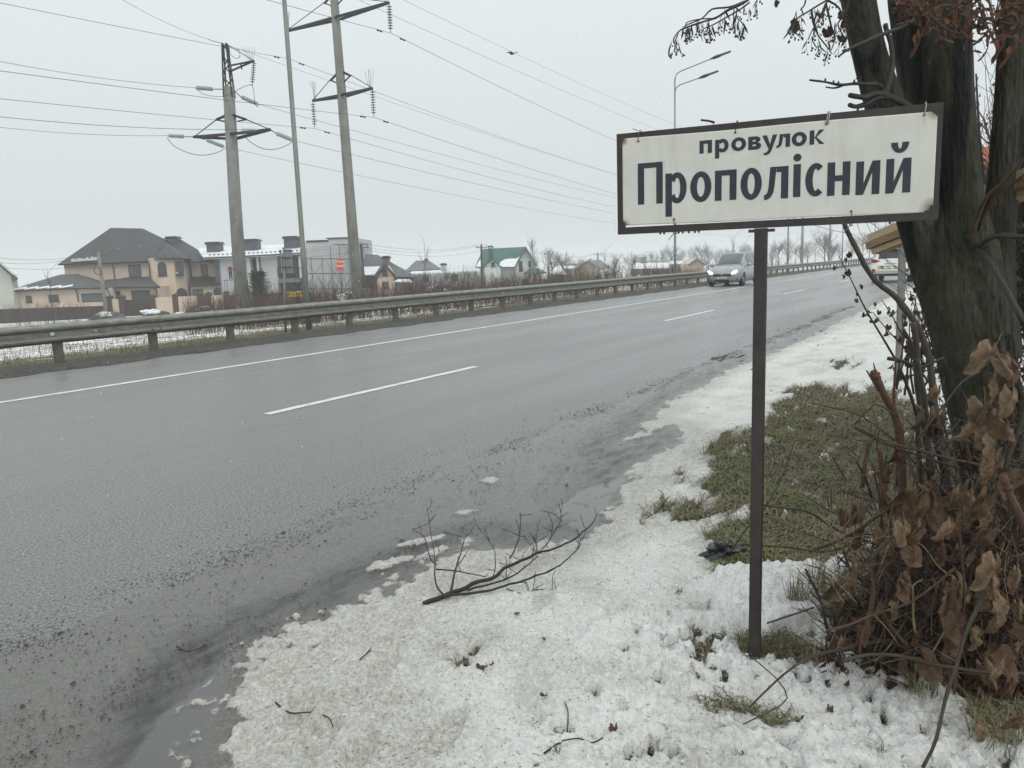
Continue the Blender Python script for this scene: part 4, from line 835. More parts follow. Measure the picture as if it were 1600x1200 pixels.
def townhouse():
    D = 88; h = House(440, 470, D, 'white modern townhouse under construction with dark chimneys and a snow covered lean-to roof', 'townhouse')
    zb = -2.9; G = 'plaster_grey'
    h.wall(333, 476, 398, 0, 10, 'concrete_dark', 1.2, zb=zb); h.wall(476, 552, 377, 0, 12, G, 0, zb=zb, name='end_wall'); h.wall(512, 552, 371.5, 378, 11.9, G, 0.02, name='end_wall')
    for x0, x1, y0, y1, mt in ((343, 364, 404, 470, G), (364.2, 384, 403, 437, G), (407, 432, 400, 437, G), (384.5, 390, 403, 470, 'plaster_white'), (400, 403, 402, 436, 'plaster_white'), (465.5, 470, 400, 434, 'plaster_white'), (403.5, 406.5, 400, 470, 'concrete_dark'), (340, 342.8, 404, 470, 'concrete_dark'), (470.5, 478, 384, 470, 'concrete_dark'), (407, 434, 437.2, 458, G), (434, 470, 434.5, 441.5, 'concrete_dark')):
        h.wall(x0, x1, y0, y1, 1.2, mt, .001 * x0 / 300, name='wall_panel')
    h.win(385, 400, 407, 436, 1.1, 2, frame='trim_dark', glass='window_glass'); h.win(434, 456, 404, 434, 1.1, 2); h.win(457, 465, 404, 434, 1.1, 0, glass='shutter_grey'); h.win(434, 468, 444, 462, 1.0, 3, glass='tinted_glass')
    b = MB(); 
    for i in range(12): p = at(434.5 + i * 3, 433, D - .1); b.box(p.x - .03, p.x + .03, p.y, p.y + .06, p.z, p.z + 1.0)
    p, q = at(434, 420, D - .1), at(470, 420, D - .1); b.box(p.x, q.x, p.y - .01, p.y + .07, p.z - .02, p.z + .05); b.build('balcony_railing', 'dark_steel', h.root)
    h.roof([[(318, 402, 87.2), (470, 394.5, 87.2), (470, 381, 96), (308, 388, 96)]], 'snow_white', 'snowy_roof', .25)
    h.roof([[(318, 403, 87.1), (470, 395.5, 87.1), (470, 394.4, 87.4), (318, 401.6, 87.4)]], 'trim_dark', 'eave_board', .1)
    m = MB()
    for i in range(21):
        p = at(327 + i * 6.8, 399.8 - i * .33, 87.9); m.box(p.x, p.x + .16, p.y - .06, p.y + .06, p.z + .02, p.z + .16)
    m.build('snow_guards', 'trim_dark', h.root, kind='stuff')
    h.wall(308, 423, 386.5, 389, .4, 'trim_dark', 8.2, name='parapet'); h.wall(423, 478, 383, 386, .4, 'trim_dark', 8.2, name='parapet'); h.wall(478, 512, 375.2, 378, .3, 'trim_dark', -.1, name='parapet'); h.wall(509, 553, 370.8, 372.4, .3, 'trim_dark', -.15, name='parapet')
    for a in ((323, 343, 377.5, 393), (382.5, 402.5, 373, 391), (444, 465, 368.5, 387.5)): h.cbox(a[0], a[1], a[2], a[3], 1.4, 'chimney_blue', 3.4, cap='trim_dark')
    # scaffold against the end wall: one thing, tubes as parts
    sc = thing('scaffold', at(510, 470, D - 1.2), 'thin steel tube scaffold standing against the blank end wall of the white townhouse', 'scaffold'); Ds = D - 1.2
    lv = [404.5, 427.5, 451.5, 470]
    def tube_(p, q, nm, r=.035):
        m = MB(); m.tube([p, q], r, 4); m.build(nm, 'bare_frame', sc)
    for i, px_ in enumerate((477, 491, 508, 522, 536, 549, 563, 572)):
        top = 382 if 519 < px_ < 575 else (401 if px_ > 480 else 404)
        for dd in (0, 1.0): a = at(px_, 475, Ds + dd); b = at(px_, top, Ds + dd); tube_(Vector((a.x, a.y, -2.9)), Vector((a.x, a.y, b.z)), 'upright')
    for y in lv + [382]:
        x0, x1 = (475, 552) if y != 382 else (520, 574); a, b = at(x0, y, Ds), at(x1, y - .0, Ds); b.z = at(x1, y, Ds).z; m = MB(); m.bar(a, b, .12, .10); m.build('deck', 'bare_frame', sc)
    for i in range(5):
        for j in range(3):
            x0 = 478 + i * 15; a, b = at(x0, lv[j], Ds + .05), at(x0 + 14, lv[j + 1], Ds + .05)
            if (i + j) % 2: a, b = at(x0, lv[j + 1], Ds + .05), at(x0 + 14, lv[j], Ds + .05)
            tube_(a, b, 'brace', .022)
    for (x0, y0, x1, y1) in ((536, 383, 549, 402), (549, 383, 536, 402), (563, 384, 572, 402), (572, 384, 563, 402), (536, 404, 536, 427)): tube_(at(x0, y0, Ds), at(x1, y1, Ds), 'brace', .022)
    bn = thing('banner', at(531, 413, Ds - .1), 'bright red banner with two lines of white print tied to the scaffold', 'banner')
    m = MB(); a, b = at(525.5, 404.5, Ds - .1), at(537, 422.5, Ds - .1); m.box(a.x, b.x, a.y - .02, a.y, b.z, a.z); m.build('cloth', 'banner_red', bn)
    m = MB(); 
    for row, y in enumerate((410, 417)):
        for k in range(7):
            p = at(527 + k * 1.35, y, Ds - .125); m.box(p.x, p.x + .055, p.y - .004, p.y, p.z, p.z + random.choice((.14, .18, .22))); m.box(p.x, p.x + .09, p.y - .006, p.y - .0045, p.z + random.choice((0, .06, .12)), p.z + .03 + random.choice((.0, .06, .12)) + .02)
    m.build('print', 'banner_white', bn, kind='stuff')
    # worker
    pr = thing('person', at(361, 437, D - 3), 'worker in a dark red hooded jacket standing by the pale wall of the townhouse', 'person')
    me = bpy.data.meshes.new('body'); z0 = 0.0
    J = [(0, 0, .95, .13), (0, 0, 1.15, .15), (.0, 0, 1.4, .17), (0, 0, 1.53, .06), (0, 0, 1.66, .11), (-.22, 0, 1.42, .07), (-.3, -.05, 1.15, .05), (-.24, -.2, .98, .04), (.22, 0, 1.42, .07), (.3, -.04, 1.15, .05), (.26, -.2, .96, .04), (-.1, 0, .88, .1), (-.12, -.03, .48, .07), (-.12, .0, .08, .05), (.1, 0, .88, .1), (.13, .02, .48, .07), (.14, .04, .08, .05), (-.12, -.13, .04, .04), (.14, -.1, .04, .04)]
    me.from_pydata([j[:3] for j in J], [(0, 1), (1, 2), (2, 3), (3, 4), (2, 5), (5, 6), (6, 7), (2, 8), (8, 9), (9, 10), (0, 11), (11, 12), (12, 13), (0, 14), (14, 15), (15, 16), (13, 17), (16, 18)], [])
    o = bpy.data.objects.new('body', me); COL.objects.link(o); o.parent = pr; o.location = (0, 0, 0); md = o.modifiers.new('skin', 'SKIN'); o.modifiers.new('sub', 'SUBSURF').levels = 1
    for i, j in enumerate(J): me.skin_vertices[0].data[i].radius = (j[3], j[3])
    me.skin_vertices[0].data[0].use_root = True; me.materials.append(MATS['cloth_red']); o.scale = (.9, .9, .9)
    hd = MB(); hd.blob((0, -.09, 1.64), .075, 1); f = hd.build('face', 'skin', None); f.parent = pr; f.scale = (.9, .9, .9)
    lg = MB(); 
    for sx in (-.115, .125): lg.tube([(sx, 0, .88), (sx, -.01, .5), (sx, .02, .1)], [.125, .095, .07], 8)
    f = lg.build('trousers', 'cloth_dark', None, True); f.parent = pr; f.scale = (.9, .9, .9)
    pf = thing('trestle', at(361, 447, D - 3), 'small steel trestle platform under the worker in the red jacket', 'trestle'); zt = at(361, 437, D - 3).z; xx = pr.location.x
    m = MB(); m.box(xx - .7, xx + .7, D - 3.4, D - 2.6, zt - .08, zt - .01); m.build('deck', 'bare_frame', pf)
    for sx in (-.6, .6):
        for sy in (-3.35, -2.65): m = MB(); m.tube([(xx + sx, D + sy, zt - .08), (xx + sx * 1.1, D + sy, -2.7)], .03, 5); m.build('leg', 'bare_frame', pf)
townhouse()

def small_houses():
    # grey-brown cottage with a steep front gable
    D = 90; h = House(605, 450, D, 'beige cottage with a steep front gable, dark roof and one square chimney', 'cottage', 'house'); zb = -2.9
    h.wall(562, 646, 431, 0, 9, 'concrete_dark', 1.0, zb=zb); h.wall(588.5, 616, 432, 0, 4, 'plaster_beige', -1.2, zb=zb, name='front_wall')
    m = MB(); a, b, c = at(588.5, 432, D - 1.2), at(616, 432, D - 1.2), at(601.5, 415, D - 1.2); m.prism([(a.x, a.z), (b.x, a.z), (c.x, c.z)], (0, D - 1.19, 0), (1, 0, 0), (0, 0, 1), (0, 3.9, 0)); m.build('gable', 'plaster_beige', h.root)
    h.roof([[(560, 431, 89.6), (652, 433, 89.6), (590, 398, 95), (565, 397, 95)], [(652, 433, 89.6), (648, 430, 100), (590, 398, 95)]], 'roof_grey')
    h.roof([[(586, 433.5, 88.4), (602, 411, 88.4), (602, 411, 94), (588, 430, 94)], [(622, 435, 88.4), (602, 411, 88.4), (602, 411, 94), (618, 430, 94)]], 'roof_dark', th=.28)
    h.roof([[(565, 429, 89.4), (585, 429, 89.4), (594, 416, 91.2), (566, 417, 91.2)]], 'snow_white', 'roof_snow', .1); h.roof([[(617, 439, 86.5), (645, 440, 86.5), (640, 436, 89), (622, 436, 89)]], 'snow_white', 'porch_roof', .12)
    h.wall(620, 642, 440, 0, 2, 'concrete_dark', -1.5, zb=zb, name='porch')
    h.cbox(598.5, 608, 399.5, 413, 1.0, 'concrete_dark', 2.0, cap='trim_dark'); h.win(597, 605, 420.5, 431, -1.2, 1, True); h.win(597, 606, 440, 451, -1.2, 0)
    # far grey hipped house
    D = 130; h = House(660, 440, D, 'far grey hipped roof house fading in the mist behind bare shrubs', 'house')
    h.wall(640, 684, 424, 0, 9, 'plaster_grey', zb=-3.2); h.roof([[(632, 424, 129), (690, 420, 129), (670, 407, 135), (650, 407, 135)], [(632, 424, 129), (650, 407, 135), (638, 421, 142)], [(690, 420, 129), (684, 418, 142), (670, 407, 135)]], 'roof_grey'); h.cbox(664, 667.5, 403.5, 409, .8, 'plaster_grey', 5, cap='roof_grey'); h.win(652, 658, 428, 436, 0, 0)
    # long pale bungalow with snow on the roof
    D = 110; h = House(690, 450, D, 'long low pale bungalow with snow along its roof edge behind bare shrubs', 'bungalow', 'house')
    h.wall(645, 745, 425, 0, 8, 'plaster_white', zb=-3); h.roof([[(640, 427, 109), (750, 422, 109), (748, 420, 115), (644, 424, 115)]], 'snow_white', 'snowy_roof', .2); h.cbox(689, 697, 411, 421, .8, 'plaster_grey', 2, cap='trim_dark'); h.win(660, 670, 431, 440, 0, 1); h.win(705, 715, 429, 438, 0, 1)
    # the white house with the green roof
    D = 125; h = House(795, 450, D, 'white house with a steep green metal roof half covered in snow and a green chimney', 'house'); zb = -3.2
    h.wall(748, 806, 416, 0, 9, 'plaster_white', 0.3, zb=zb); h.wall(806, 838, 416, 0, 9.2, 'plaster_white', -.3, zb=zb, name='gable_wall')
    m = MB(); a, b, c = at(806, 416, D - .3), at(838, 415, D - .3), at(821, 387.5, D - .3); m.prism([(a.x, a.z), (b.x, a.z), (c.x, c.z)], (0, D - .29, 0), (1, 0, 0), (0, 0, 1), (0, 9, 0)); m.build('gable', 'plaster_white', h.root)
    h.roof([[(742, 417, 123.6), (804, 417, 123.6), (821.5, 385.5, 129), (755, 389, 129)], [(839, 416, 123.9), (821.5, 385.5, 123.9), (822, 385.5, 134), (840, 414, 134)], [(804, 417, 123.9), (821.5, 385.5, 123.9), (821.5, 385.5, 129), (808, 413, 129)]], 'roof_green')
    h.roof([[(779, 416.5, 123.2), (804, 416.5, 123.2), (812, 400, 125.8), (806, 404, 125.4), (797, 404, 125.4), (789, 405, 125.2), (782, 409, 124.6)]], 'snow_white', 'roof_snow', .08); h.roof([[(743, 416.5, 123.3), (752, 416, 123.3), (751, 404, 125.4)]], 'snow_white', 'roof_snow', .08)
    h.wall(757, 782, 416.5, 0, 3, 'plaster_white', -2, zb=zb, name='dormer_wall'); m = MB(); a, b, c = at(757, 416.5, D - 2), at(782, 416.5, D - 2), at(768.5, 405.5, D - 2); m.prism([(a.x, a.z), (b.x, a.z), (c.x, c.z)], (0, D - 1.99, 0), (1, 0, 0), (0, 0, 1), (0, 2.9, 0)); m.build('dormer_gable', 'plaster_white', h.root)
    h.roof([[(754.5, 417.5, 122.6), (768.5, 404, 122.6), (768.5, 404, 126.5), (757, 414, 126.5)], [(784.5, 417, 122.6), (768.5, 404, 122.6), (768.5, 404, 126.5), (782, 414, 126.5)]], 'roof_green')
    h.cbox(763.5, 770.5, 383.5, 403, 1.0, 'roof_green', -.5, cap='roof_green'); h.win(767.5, 773, 410, 417, -2, 1); h.win(810.5, 816, 408, 424, -.3, 1); h.win(825.5, 829.5, 408, 417, -.3, 1)
    h.wall(821, 846, 427, 0, 3, 'plaster_white', -4, zb=zb, name='porch'); h.roof([[(818, 427.5, 120), (854, 425.5, 120), (841, 419, 123), (828, 419, 123)]], 'roof_green'); h.win(826, 829, 429, 438, -4, 0); h.win(834, 838, 428, 437, -4, 0)
    f = thing('panel_fence', at(832, 445, 112), 'dark grey panel fence with white piers in front of the green roofed house', 'fence')
    for i, (x0, x1, mt) in enumerate(((806, 815, 'plaster_white'), (815.2, 826, 'shutter_grey'), (826.2, 831, 'plaster_white'), (831.2, 844, 'shutter_grey'), (844.2, 848, 'plaster_white'), (848.2, 858, 'fence_brown'))):
        m = MB(); a, b = at(x0, 436.5, 112), at(x1, 436.5, 112); m.box(a.x, b.x, 112, 112.3, -3, a.z); m.build('panel' if 'plaster' not in mt else 'pier', mt, f)
    # yellow gable
    D = 160; h = House(920, 440, D, 'small pale yellow gable house with a grey roof beyond the scrub', 'house')
    h.wall(900, 937, 420.5, 0, 10, 'plaster_yellow', zb=-3.3); m = MB(); a, b, c = at(900, 420.5, D), at(937, 419, D), at(918, 408, D); m.prism([(a.x, a.z), (b.x, a.z), (c.x, c.z)], (0, D + .01, 0), (1, 0, 0), (0, 0, 1), (0, 9, 0)); m.build('gable', 'plaster_yellow', h.root)
    h.roof([[(896, 422.5, 159.2), (918, 406.5, 159.2), (938, 406, 171), (930, 414, 171)], [(940, 420, 159.2), (918, 406.5, 159.2), (938, 406, 171), (953, 417, 171)]], 'roof_grey', th=.3); h.cbox(921.5, 924, 404, 408, .8, 'concrete_dark', 3)
    # long sheds, far
    for (x0, x1, yt, yb, D, lab) in ((868, 908, 415, 419, 210, 'far snow covered barn roof between the green roofed house and the yellow one'), (992, 1046, 410, 419, 220, 'very long far shed with a snow covered roof and a square chimney'), (1046, 1066, 407.5, 412, 230, 'short far snowy shed roof behind the street lamp pole')):
        h = House((x0 + x1) / 2, 430, D, lab, 'shed', 'shed'); h.wall(x0, x1, yb, 0, 8, 'brick_brown', .4, zb=-3.4); h.roof([[(x0 - 1, yb + .5, D), (x1 + 1, yb - .5, D), (x1, yt, D + 6), (x0, yt, D + 6)]], 'snow_white', 'snowy_roof'); h.roof([[(x0, yt + .3, D + 5.8), (x1, yt, D + 5.8), (x1, yt - 2.8, D + 8), (x0, yt - 2.5, D + 8)]], 'roof_grey', 'ridge')
        if x0 == 992: h.cbox(1002.5, 1009.5, 401.5, 408, 1.5, 'concrete_dark', 5, cap='concrete_dark')
    D = 150; h = House(1088, 430, D, 'small far beige gable house close to the silver car', 'house')
    h.wall(1077, 1100, 412.5, 0, 8, 'plaster_beige', zb=-3.2); m = MB(); a, b, c = at(1077, 412.5, D), at(1100, 412, D), at(1088, 404.5, D); m.prism([(a.x, a.z), (b.x, a.z), (c.x, c.z)], (0, D + .01, 0), (1, 0, 0), (0, 0, 1), (0, 8, 0)); m.build('gable', 'plaster_beige', h.root)
    h.roof([[(1074, 414, 149.2), (1088, 403.5, 149.2), (1096, 403, 159), (1090, 408, 159)], [(1102.5, 413.5, 149.2), (1088, 403.5, 149.2), (1096, 403, 159), (1110, 410, 159)]], 'roof_grey', th=.3)
    D = 118; h = House(878, 440, D, 'low snowy garden shed beside the concrete pole near the green roofed house', 'shed', 'shed'); h.wall(864, 884, 425, 0, 4, 'concrete_dark', zb=-3); h.roof([[(860, 427, 117.4), (886, 428, 117.4), (876, 418, 120), (866, 418, 120)]], 'snow_white', 'snowy_roof')
    # glimpse of the orange tiled house behind the tree
    D = 16; h = House(1530, 330, D, 'orange tiled brick house glimpsed through the gap between the tree trunks', 'house')
    h.wall(1548, 1640, 252, 0, 1.5, 'brick_brown', zb=0); h.roof([[(1512, 322, 15.2), (1660, 318, 15.2), (1660, 288, 16.0), (1512, 292, 16.0)]], 'roof_orange', th=.1); h.roof([[(1512, 258, 15.4), (1660, 254, 15.4), (1660, 225, 17), (1512, 230, 17)]], 'roof_orange', th=.1)
    h.win(1520, 1538, 262, 284, -.1, 1, frame='plaster_white'); m = MB(); a, b = at(1518, 325, 15.1), at(1660, 345, 15.1); m.box(a.x, b.x, 15.1, 15.2, b.z, a.z - .05); m.build('shop_board', 'bright_green', h.root)
small_houses()
def snowy_heaps():
    for i, (x, y, D, r, lab) in enumerate(((171, 494, 62, 1.1, 'rubble heap with snow on one flank by the foot of the leaning pole'), (243, 489, 62, .9, 'low sandy heap capped with snow before the brown gate'), (284, 489, 63, .4, 'smallest snow capped stone beside the garden wall'), (317, 484, 63, .9, 'dark earth heap dusted with snow at the end of the garden wall'), (560, 463, 60, 1.3, 'pile of debris patched with snow at the foot of the tall power pole'), (690, 452, 70, 1.3, 'slanting snow dusted pile of boards among the brown scrub'))):
        c = at(x, y, D); t_ = thing('heap', Vector((c.x, c.y, c.z - .5)), lab, 'heap', 'heaps of rubble along the garden walls'); m = MB(); m.blob(c + Vector((0, 0, -.35)), r, 2, .25, (1.3, .8, .62)); m.build('rubble', 'pebble' if i % 2 else 'bare_frame', t_)
        for k in range(3): m = MB(); m.blob(c + Vector((random.uniform(-.7, .3) * r, -.35 * r, random.uniform(-.2, .12) * r)), r * .5, 2, .3, (1.1, .5, .45)); m.build('snow_patch', 'snow_white', t_)
snowy_heaps()

# ------------------------------------------------------------------ POLES, LAMPS, WIRES
def wire(a, b, sag, r, name, label, group, n=28, mat='wire'):
    a, b = Vector(a), Vector(b); pts = [a.lerp(b, i / n) - Vector((0, 0, 4 * sag * (i / n) * (1 - i / n))) for i in range(n + 1)]
    m = MB(); m.tube(pts, r, 4, False); return m.build(name, mat, None, True, label, None, 'power line', group, loc=tuple(a))
def string_mesh(nd, pitch, r):
    m = MB(); pr = [(.02, 0)]
    for i in range(nd): z = -.12 - i * pitch; pr += [(.016, z + pitch * .3), (r * .5, z + .008), (r, z - .006), (r * .96, z - .018), (.016, z - .012)]
    pr += [(.02, -.12 - nd * pitch), (.02, -.2 - nd * pitch)]; m.lathe(pr, 9); return m
def power_lines():
    # pole B: suspension pole with two crossarms
    bB = at(560, 470, 45); bB.z = -1.2; YAW = R(-30)
    pB = thing('power_pole', bB, 'tall tapered concrete power pole with two crossarms and hanging insulator strings, nearest of its line', 'power pole', 'concrete power poles of the high voltage line', YAW)
    S_D = string_mesh(9, .135, .135); H_TOP, H_LOW = 16.5, 12.4
    m = MB(); m.tube([(0, 0, 0), (0, 0, 7), (0, 0, 14), (0, 0, 22)], [.335, .285, .245, .19], 20); m.build('shaft', 'concrete', pB, True)
    smesh = S_D.mesh('insulator_string', 'insulator_dark', True)
    tips = []
    for H, half in ((H_TOP, 3.75), (H_LOW, 2.2)):
        for sg in (-1, 1):
            m = MB(); 
            for yy in (-.22, .22): m.bar((sg * .15, yy, H + (0.05)), (sg * half, yy * .08, H + .12), .10, .12)
            m.bar((sg * half * .5, -.13, H + .09), (sg * half * .5, .13, H + .09), .05, .05); m.bar((sg * half * .82, -.06, H + .10), (sg * half * .82, .06, H + .10), .05, .05); m.build('crossarm', 'dark_steel', pB)
            m = MB(); m.tube([(sg * half, 0, H + .15), (sg * .75, 0, H + 1.05), (sg * .2, 0, H + 1.35)], [.022, .022, .03], 5); m.bar((sg * .15, 0, H + 1.3), (sg * .75, 0, H + 1.0), .07, .10); m.bar((sg * .2, 0, H + .75), (sg * .72, 0, H + 1.02), .05, .06); m.build('tie_rod', 'dark_steel', pB)
            m = MB(); 
            for k in range(5): a = -.35 + k * .16; m.tube([(sg * (half - .15 + a * .3), 0, H + .15), (sg * (half - .15 + a * .3) + a * .5, random.uniform(-.2, .2), H + 1.15)], .009, 3)
            m.build('bird_spikes', 'dark_steel', pB, kind='stuff')
            s_ = bpy.data.objects.new('insulator_string', smesh); COL.objects.link(s_); s_.parent = pB; s_.location = (sg * half, 0, H + .05); s_.rotation_euler = (0, R(1.5), 0)
            tips.append((sg * half + .02, 0, H - 1.42))
            m = MB(); 
            for q in (-1.1, -.85, .85, 1.1): m.lathe([(0, -.08), (.05, -.06), (.05, .06), (0, .08)], 6, (sg * half, q, H - 1.5 - .015 * q * q), (0, 1, 0))
            m.build('vibration_damper', 'dark_steel', pB)
    D = Vector((math.sin(-YAW), math.cos(-YAW), 0)); Rm = Matrix.Rotation(YAW, 3, 'Z') @ Matrix.Rotation(R(-1.1), 3, 'Y')
    bB2 = bB + D * 150; bB2.z = ground_z(bB2.x, bB2.y); bB0 = bB - D * 150; bB0.z = -1
    pB.rotation_euler = (0, R(-1.1), YAW); copy_thing(pB, bB2, YAW, 'far concrete power pole standing among bare trees, seen under the plate')
    labs = ['upper left conductor', 'upper right conductor', 'lower left conductor', 'lower right conductor']
    for i, tp in enumerate(tips):
        off = Rm @ Vector(tp); p, q, r_ = bB + off, bB2 + off, bB0 + off; q.z = bB2.z + tp[2]
        wire(r_, p, 2.8, .012, 'conductor', 'thin %s sagging in from the frame edge to the tall twin armed pole' % labs[i].replace(' conductor', ' wire'), 'conductors of the high voltage line', 60)
        wire(p, q, 2.8, .012, 'conductor', 'thin %s running from the tall twin armed pole into the distance' % labs[i].replace(' conductor', ' wire'), 'conductors of the high voltage line', 60)
    for off, lab in ((Vector((-1.0, 0, 22.6)), 'thin overhead earth wire passing high above the tall pole'), (Vector((1.4, 0, 20.0)), 'highest conductor of the tall pole running down to the sign')):
        o = Rm @ off; wire(bB - D * 60 + o, bB2 + o + Vector((0, 0, 0)), 3.2, .010, 'conductor', lab, 'conductors of the high voltage line', 60)
    # pole A: tension pole with lattice head
    A = at(377, 470, 40); A.z = -1.2
    pA = thing('power_pole', A, 'stout concrete power pole topped with a short steel lattice head and greenish glass insulators', 'power pole', 'concrete power poles of the high voltage line')
    W = lambda x, y, Y=40: at(x, y, Y) 
    ztop = W(357, 136).z; X0 = W(357, 136).x
    m = MB(); m.tube([A, Vector(((A.x * 3 + X0 * 2) / 5, 40, 5)), Vector((X0, 40, ztop))], [.335, .31, .272], 20); m.build('shaft', 'concrete', pA, True)
    zl = W(350, 68).z
    m = MB(); b_, t_ = .21, .10
    cn = [(-1, -1), (1, -1), (1, 1), (-1, 1)]
    for sx, sy in cn: m.bar((X0 + sx * b_ , 40 + sy * b_, ztop - .5), (X0 + sx * t_, 40 + sy * t_, zl), .06, .06)
    m.build('lattice_leg', 'dark_steel', pA)
    nb = 4
    for k in range(nb):
        f0, f1 = k / nb, (k + 1) / nb; z0, z1 = ztop + (zl - ztop) * f0, ztop + (zl - ztop) * f1; r0, r1 = b_ + (t_ - b_) * f0, b_ + (t_ - b_) * f1
        m = MB()
        for j in range(4):
            (ax, ay), (bx, by) = cn[j], cn[(j + 1) % 4]
            if k % 2: m.bar((X0 + ax * r0, 40 + ay * r0, z0), (X0 + bx * r1, 40 + by * r1, z1), .04, .04)
            else: m.bar((X0 + bx * r0, 40 + by * r0, z0), (X0 + ax * r1, 40 + ay * r1, z1), .04, .04)
        m.build('lattice_brace', 'dark_steel', pA)
    sA = string_mesh(9, .13, .115); gA = string_mesh(10, .10, .11)
    def hang(p, q, mesh, mat, base_len):
        p, q = Vector(p), Vector(q); me = mesh.mesh('insulator_string', mat, True); o = bpy.data.objects.new('insulator_string', me); COL.objects.link(o); o.parent = pA
        o.location = p - Vector(ORG[pA.name]); o.rotation_euler = (p - q).to_track_quat('Z', 'Y').to_euler(); k = (q - p).length / base_len; o.scale = (1, 1, k); return o
    tipT = W(397, 95, 38.2)
    m = MB(); m.bar((X0 + .1, 39.9, W(357, 104).z), tipT, .07, .07); m.bar((X0 + .1, 40.1, W(357, 111).z), tipT, .07, .07); m.tube([tipT, W(352, 68)], .02, 5); q = (Vector((X0 + .1, 39.9, W(357, 104).z)) + tipT) / 2; m.bar(q, q + Vector((0, .1, -.25)), .05, .05); m.build('crossarm', 'dark_steel', pA)
    hang(tipT, W(394, 133, 38.2), sA, 'insulator_dark', 1.37)
    # lower crossarm
    L, Rr = W(303, 214, 41.6), W(422, 202.5, 38.4)
    for tip in (L, Rr):
        m = MB(); m.bar((X0, 39.75, W(370, 210.5).z), tip, .11, .13); m.bar((X0, 40.25, W(370, 212.5).z - .1), tip, .11, .13); m.build('crossarm', 'dark_steel', pA)
        m = MB(); sx = -1 if tip is L else 1; k_ = Vector((X0 + sx * .75, 40, W(345 if sx < 0 else 378, 187).z)); m.tube([tip, k_, Vector((X0, 40, W(362, 180).z))], [.022, .03, .04], 5); m.bar((X0, 39.8, W(362, 179).z), k_, .09, .10); m.bar((X0 + sx * .3, 40, W(362, 190).z), k_, .05, .06); m.build('tie_rod', 'dark_steel', pA)
    m = MB()
    for k in range(5): a = -.3 + k * .15; m.tube([tipT + Vector((-.15 + a * .3, 0, 0)), tipT + Vector((-.2 + a, 0, .62))], .008, 3)
    m.build('bird_spikes', 'dark_steel', pA, kind='stuff')
    far = A + D * 215; G = 'wires of the lattice headed pole'
    def strand(p_arm, pA_, pB_, lab, far_off, left=None, sag=3.5):
        hang(pA_, pB_, gA, 'insulator_glass', 1.2)
        m = MB(); m.tube([p_arm, pA_], .022, 5); m.build('link_rod', 'dark_steel', pA)
        if left is not None: wire(pB_, left, 0.25, .012, 'conductor', lab, G, 30)
        else: wire(pB_, far + far_off, sag, .011, 'conductor', lab, G, 60)
    strand(Vector((X0 - .3, 40, W(347, 139.5).z)), W(334, 139.3, 39.6), W(304, 137, 38.8), 'upper left wire leaving the lattice headed pole to the picture edge', None, at(-160, 62, 30))
    strand(L, W(290, 213.5, 41.2), W(260, 212, 40.5), 'lowest left wire leaving the lattice headed pole to the picture edge', None, at(-160, 178, 32))
    strand(Rr, W(403, 203, 38.2), W(374, 202.5, 38.0), 'middle left wire passing behind the lattice headed pole', None, at(-160, 163, 30))
    strand(Vector((X0 + .3, 40, W(366, 143).z)), W(376, 151, 40.5), W(404, 163, 41.8), 'upper right wire leaving the lattice headed pole for the distance', Vector((1.2, 0, 13.2)))
    strand(L, W(321, 218, 41.9), W(352, 230, 43), 'left lower wire leaving the lattice headed pole for the distance', Vector((-2.2, 1, 10.3)))
    strand(Rr, W(431, 208, 38.8), W(459, 219.5, 40.2), 'right lower wire leaving the lattice headed pole for the distance', Vector((2.4, -1, 10.8)))
    def loop(pts, nm='jumper_wire'):
        m = MB(); P = [W(*p) for p in pts]; out = []
        for i in range(len(P) - 1):
            for k in range(4):
                t_ = k / 4; p0, p1, p2, p3 = P[max(i - 1, 0)], P[i], P[i + 1], P[min(i + 2, len(P) - 1)]
                out.append(.5 * ((2 * p1) + (p2 - p0) * t_ + (2 * p0 - 5 * p1 + 4 * p2 - p3) * t_ * t_ + (3 * p1 - p0 - 3 * p2 + p3) * t_ ** 3))
        out.append(P[-1]); m.tube(out, .016, 4, False); m.build(nm, 'wire', pA)
    loop([(261, 215, 40.5), (272, 228, 40.8), (295, 239, 41.4), (318, 242.5, 42), (340, 238, 42.6), (351, 232, 43)]); loop([(376, 206, 38), (388, 219, 38.5), (405, 230, 39), (423, 234, 39.4), (442, 230, 39.8), (458, 221, 40.2)])
    loop([(305, 138, 38.8), (318, 147, 39), (335, 150.5, 39.2), (352, 150, 39.4), (372, 140, 39), (385, 134, 38.6), (394, 133.5, 38.2), (397, 148, 39), (398, 160, 40), (402, 167, 41), (404, 163, 41.8)])
    loop([(325, 61, 39), (332, 64, 39.5), (350, 68, 40)]); loop([(358, 72, 40), (360, 84, 40), (368, 91, 40), (375, 88, 40.4), (372, 76, 40.6)])
    wire(W(325, 61, 39), at(100, -60, 31), .3, .008, 'conductor', 'earth wire rising from the top of the lattice headed pole to the upper frame edge', G, 24); wire(W(357, 71), far + Vector((0, 0, 15.5)), 3.5, .008, 'conductor', 'earth wire dropping from the top of the lattice headed pole into the distance', G, 60)
    # far poles seen under the plate
    f2 = thing('power_pole', Vector((far.x, far.y, -2)), 'farthest thin power pole with a small crossarm, seen under the plate', 'power pole', 'concrete power poles of the high voltage line'); m = MB(); m.tube([(far.x, far.y, -2.5), (far.x, far.y, 14)], [.33, .24], 12); m.build('shaft', 'concrete', f2, True)
    m = MB(); m.bar((far.x - 2.2, far.y + 1, 10), (far.x + 2.4, far.y - 1, 10.4), .2, .2); m.build('crossarm', 'dark_steel', f2)
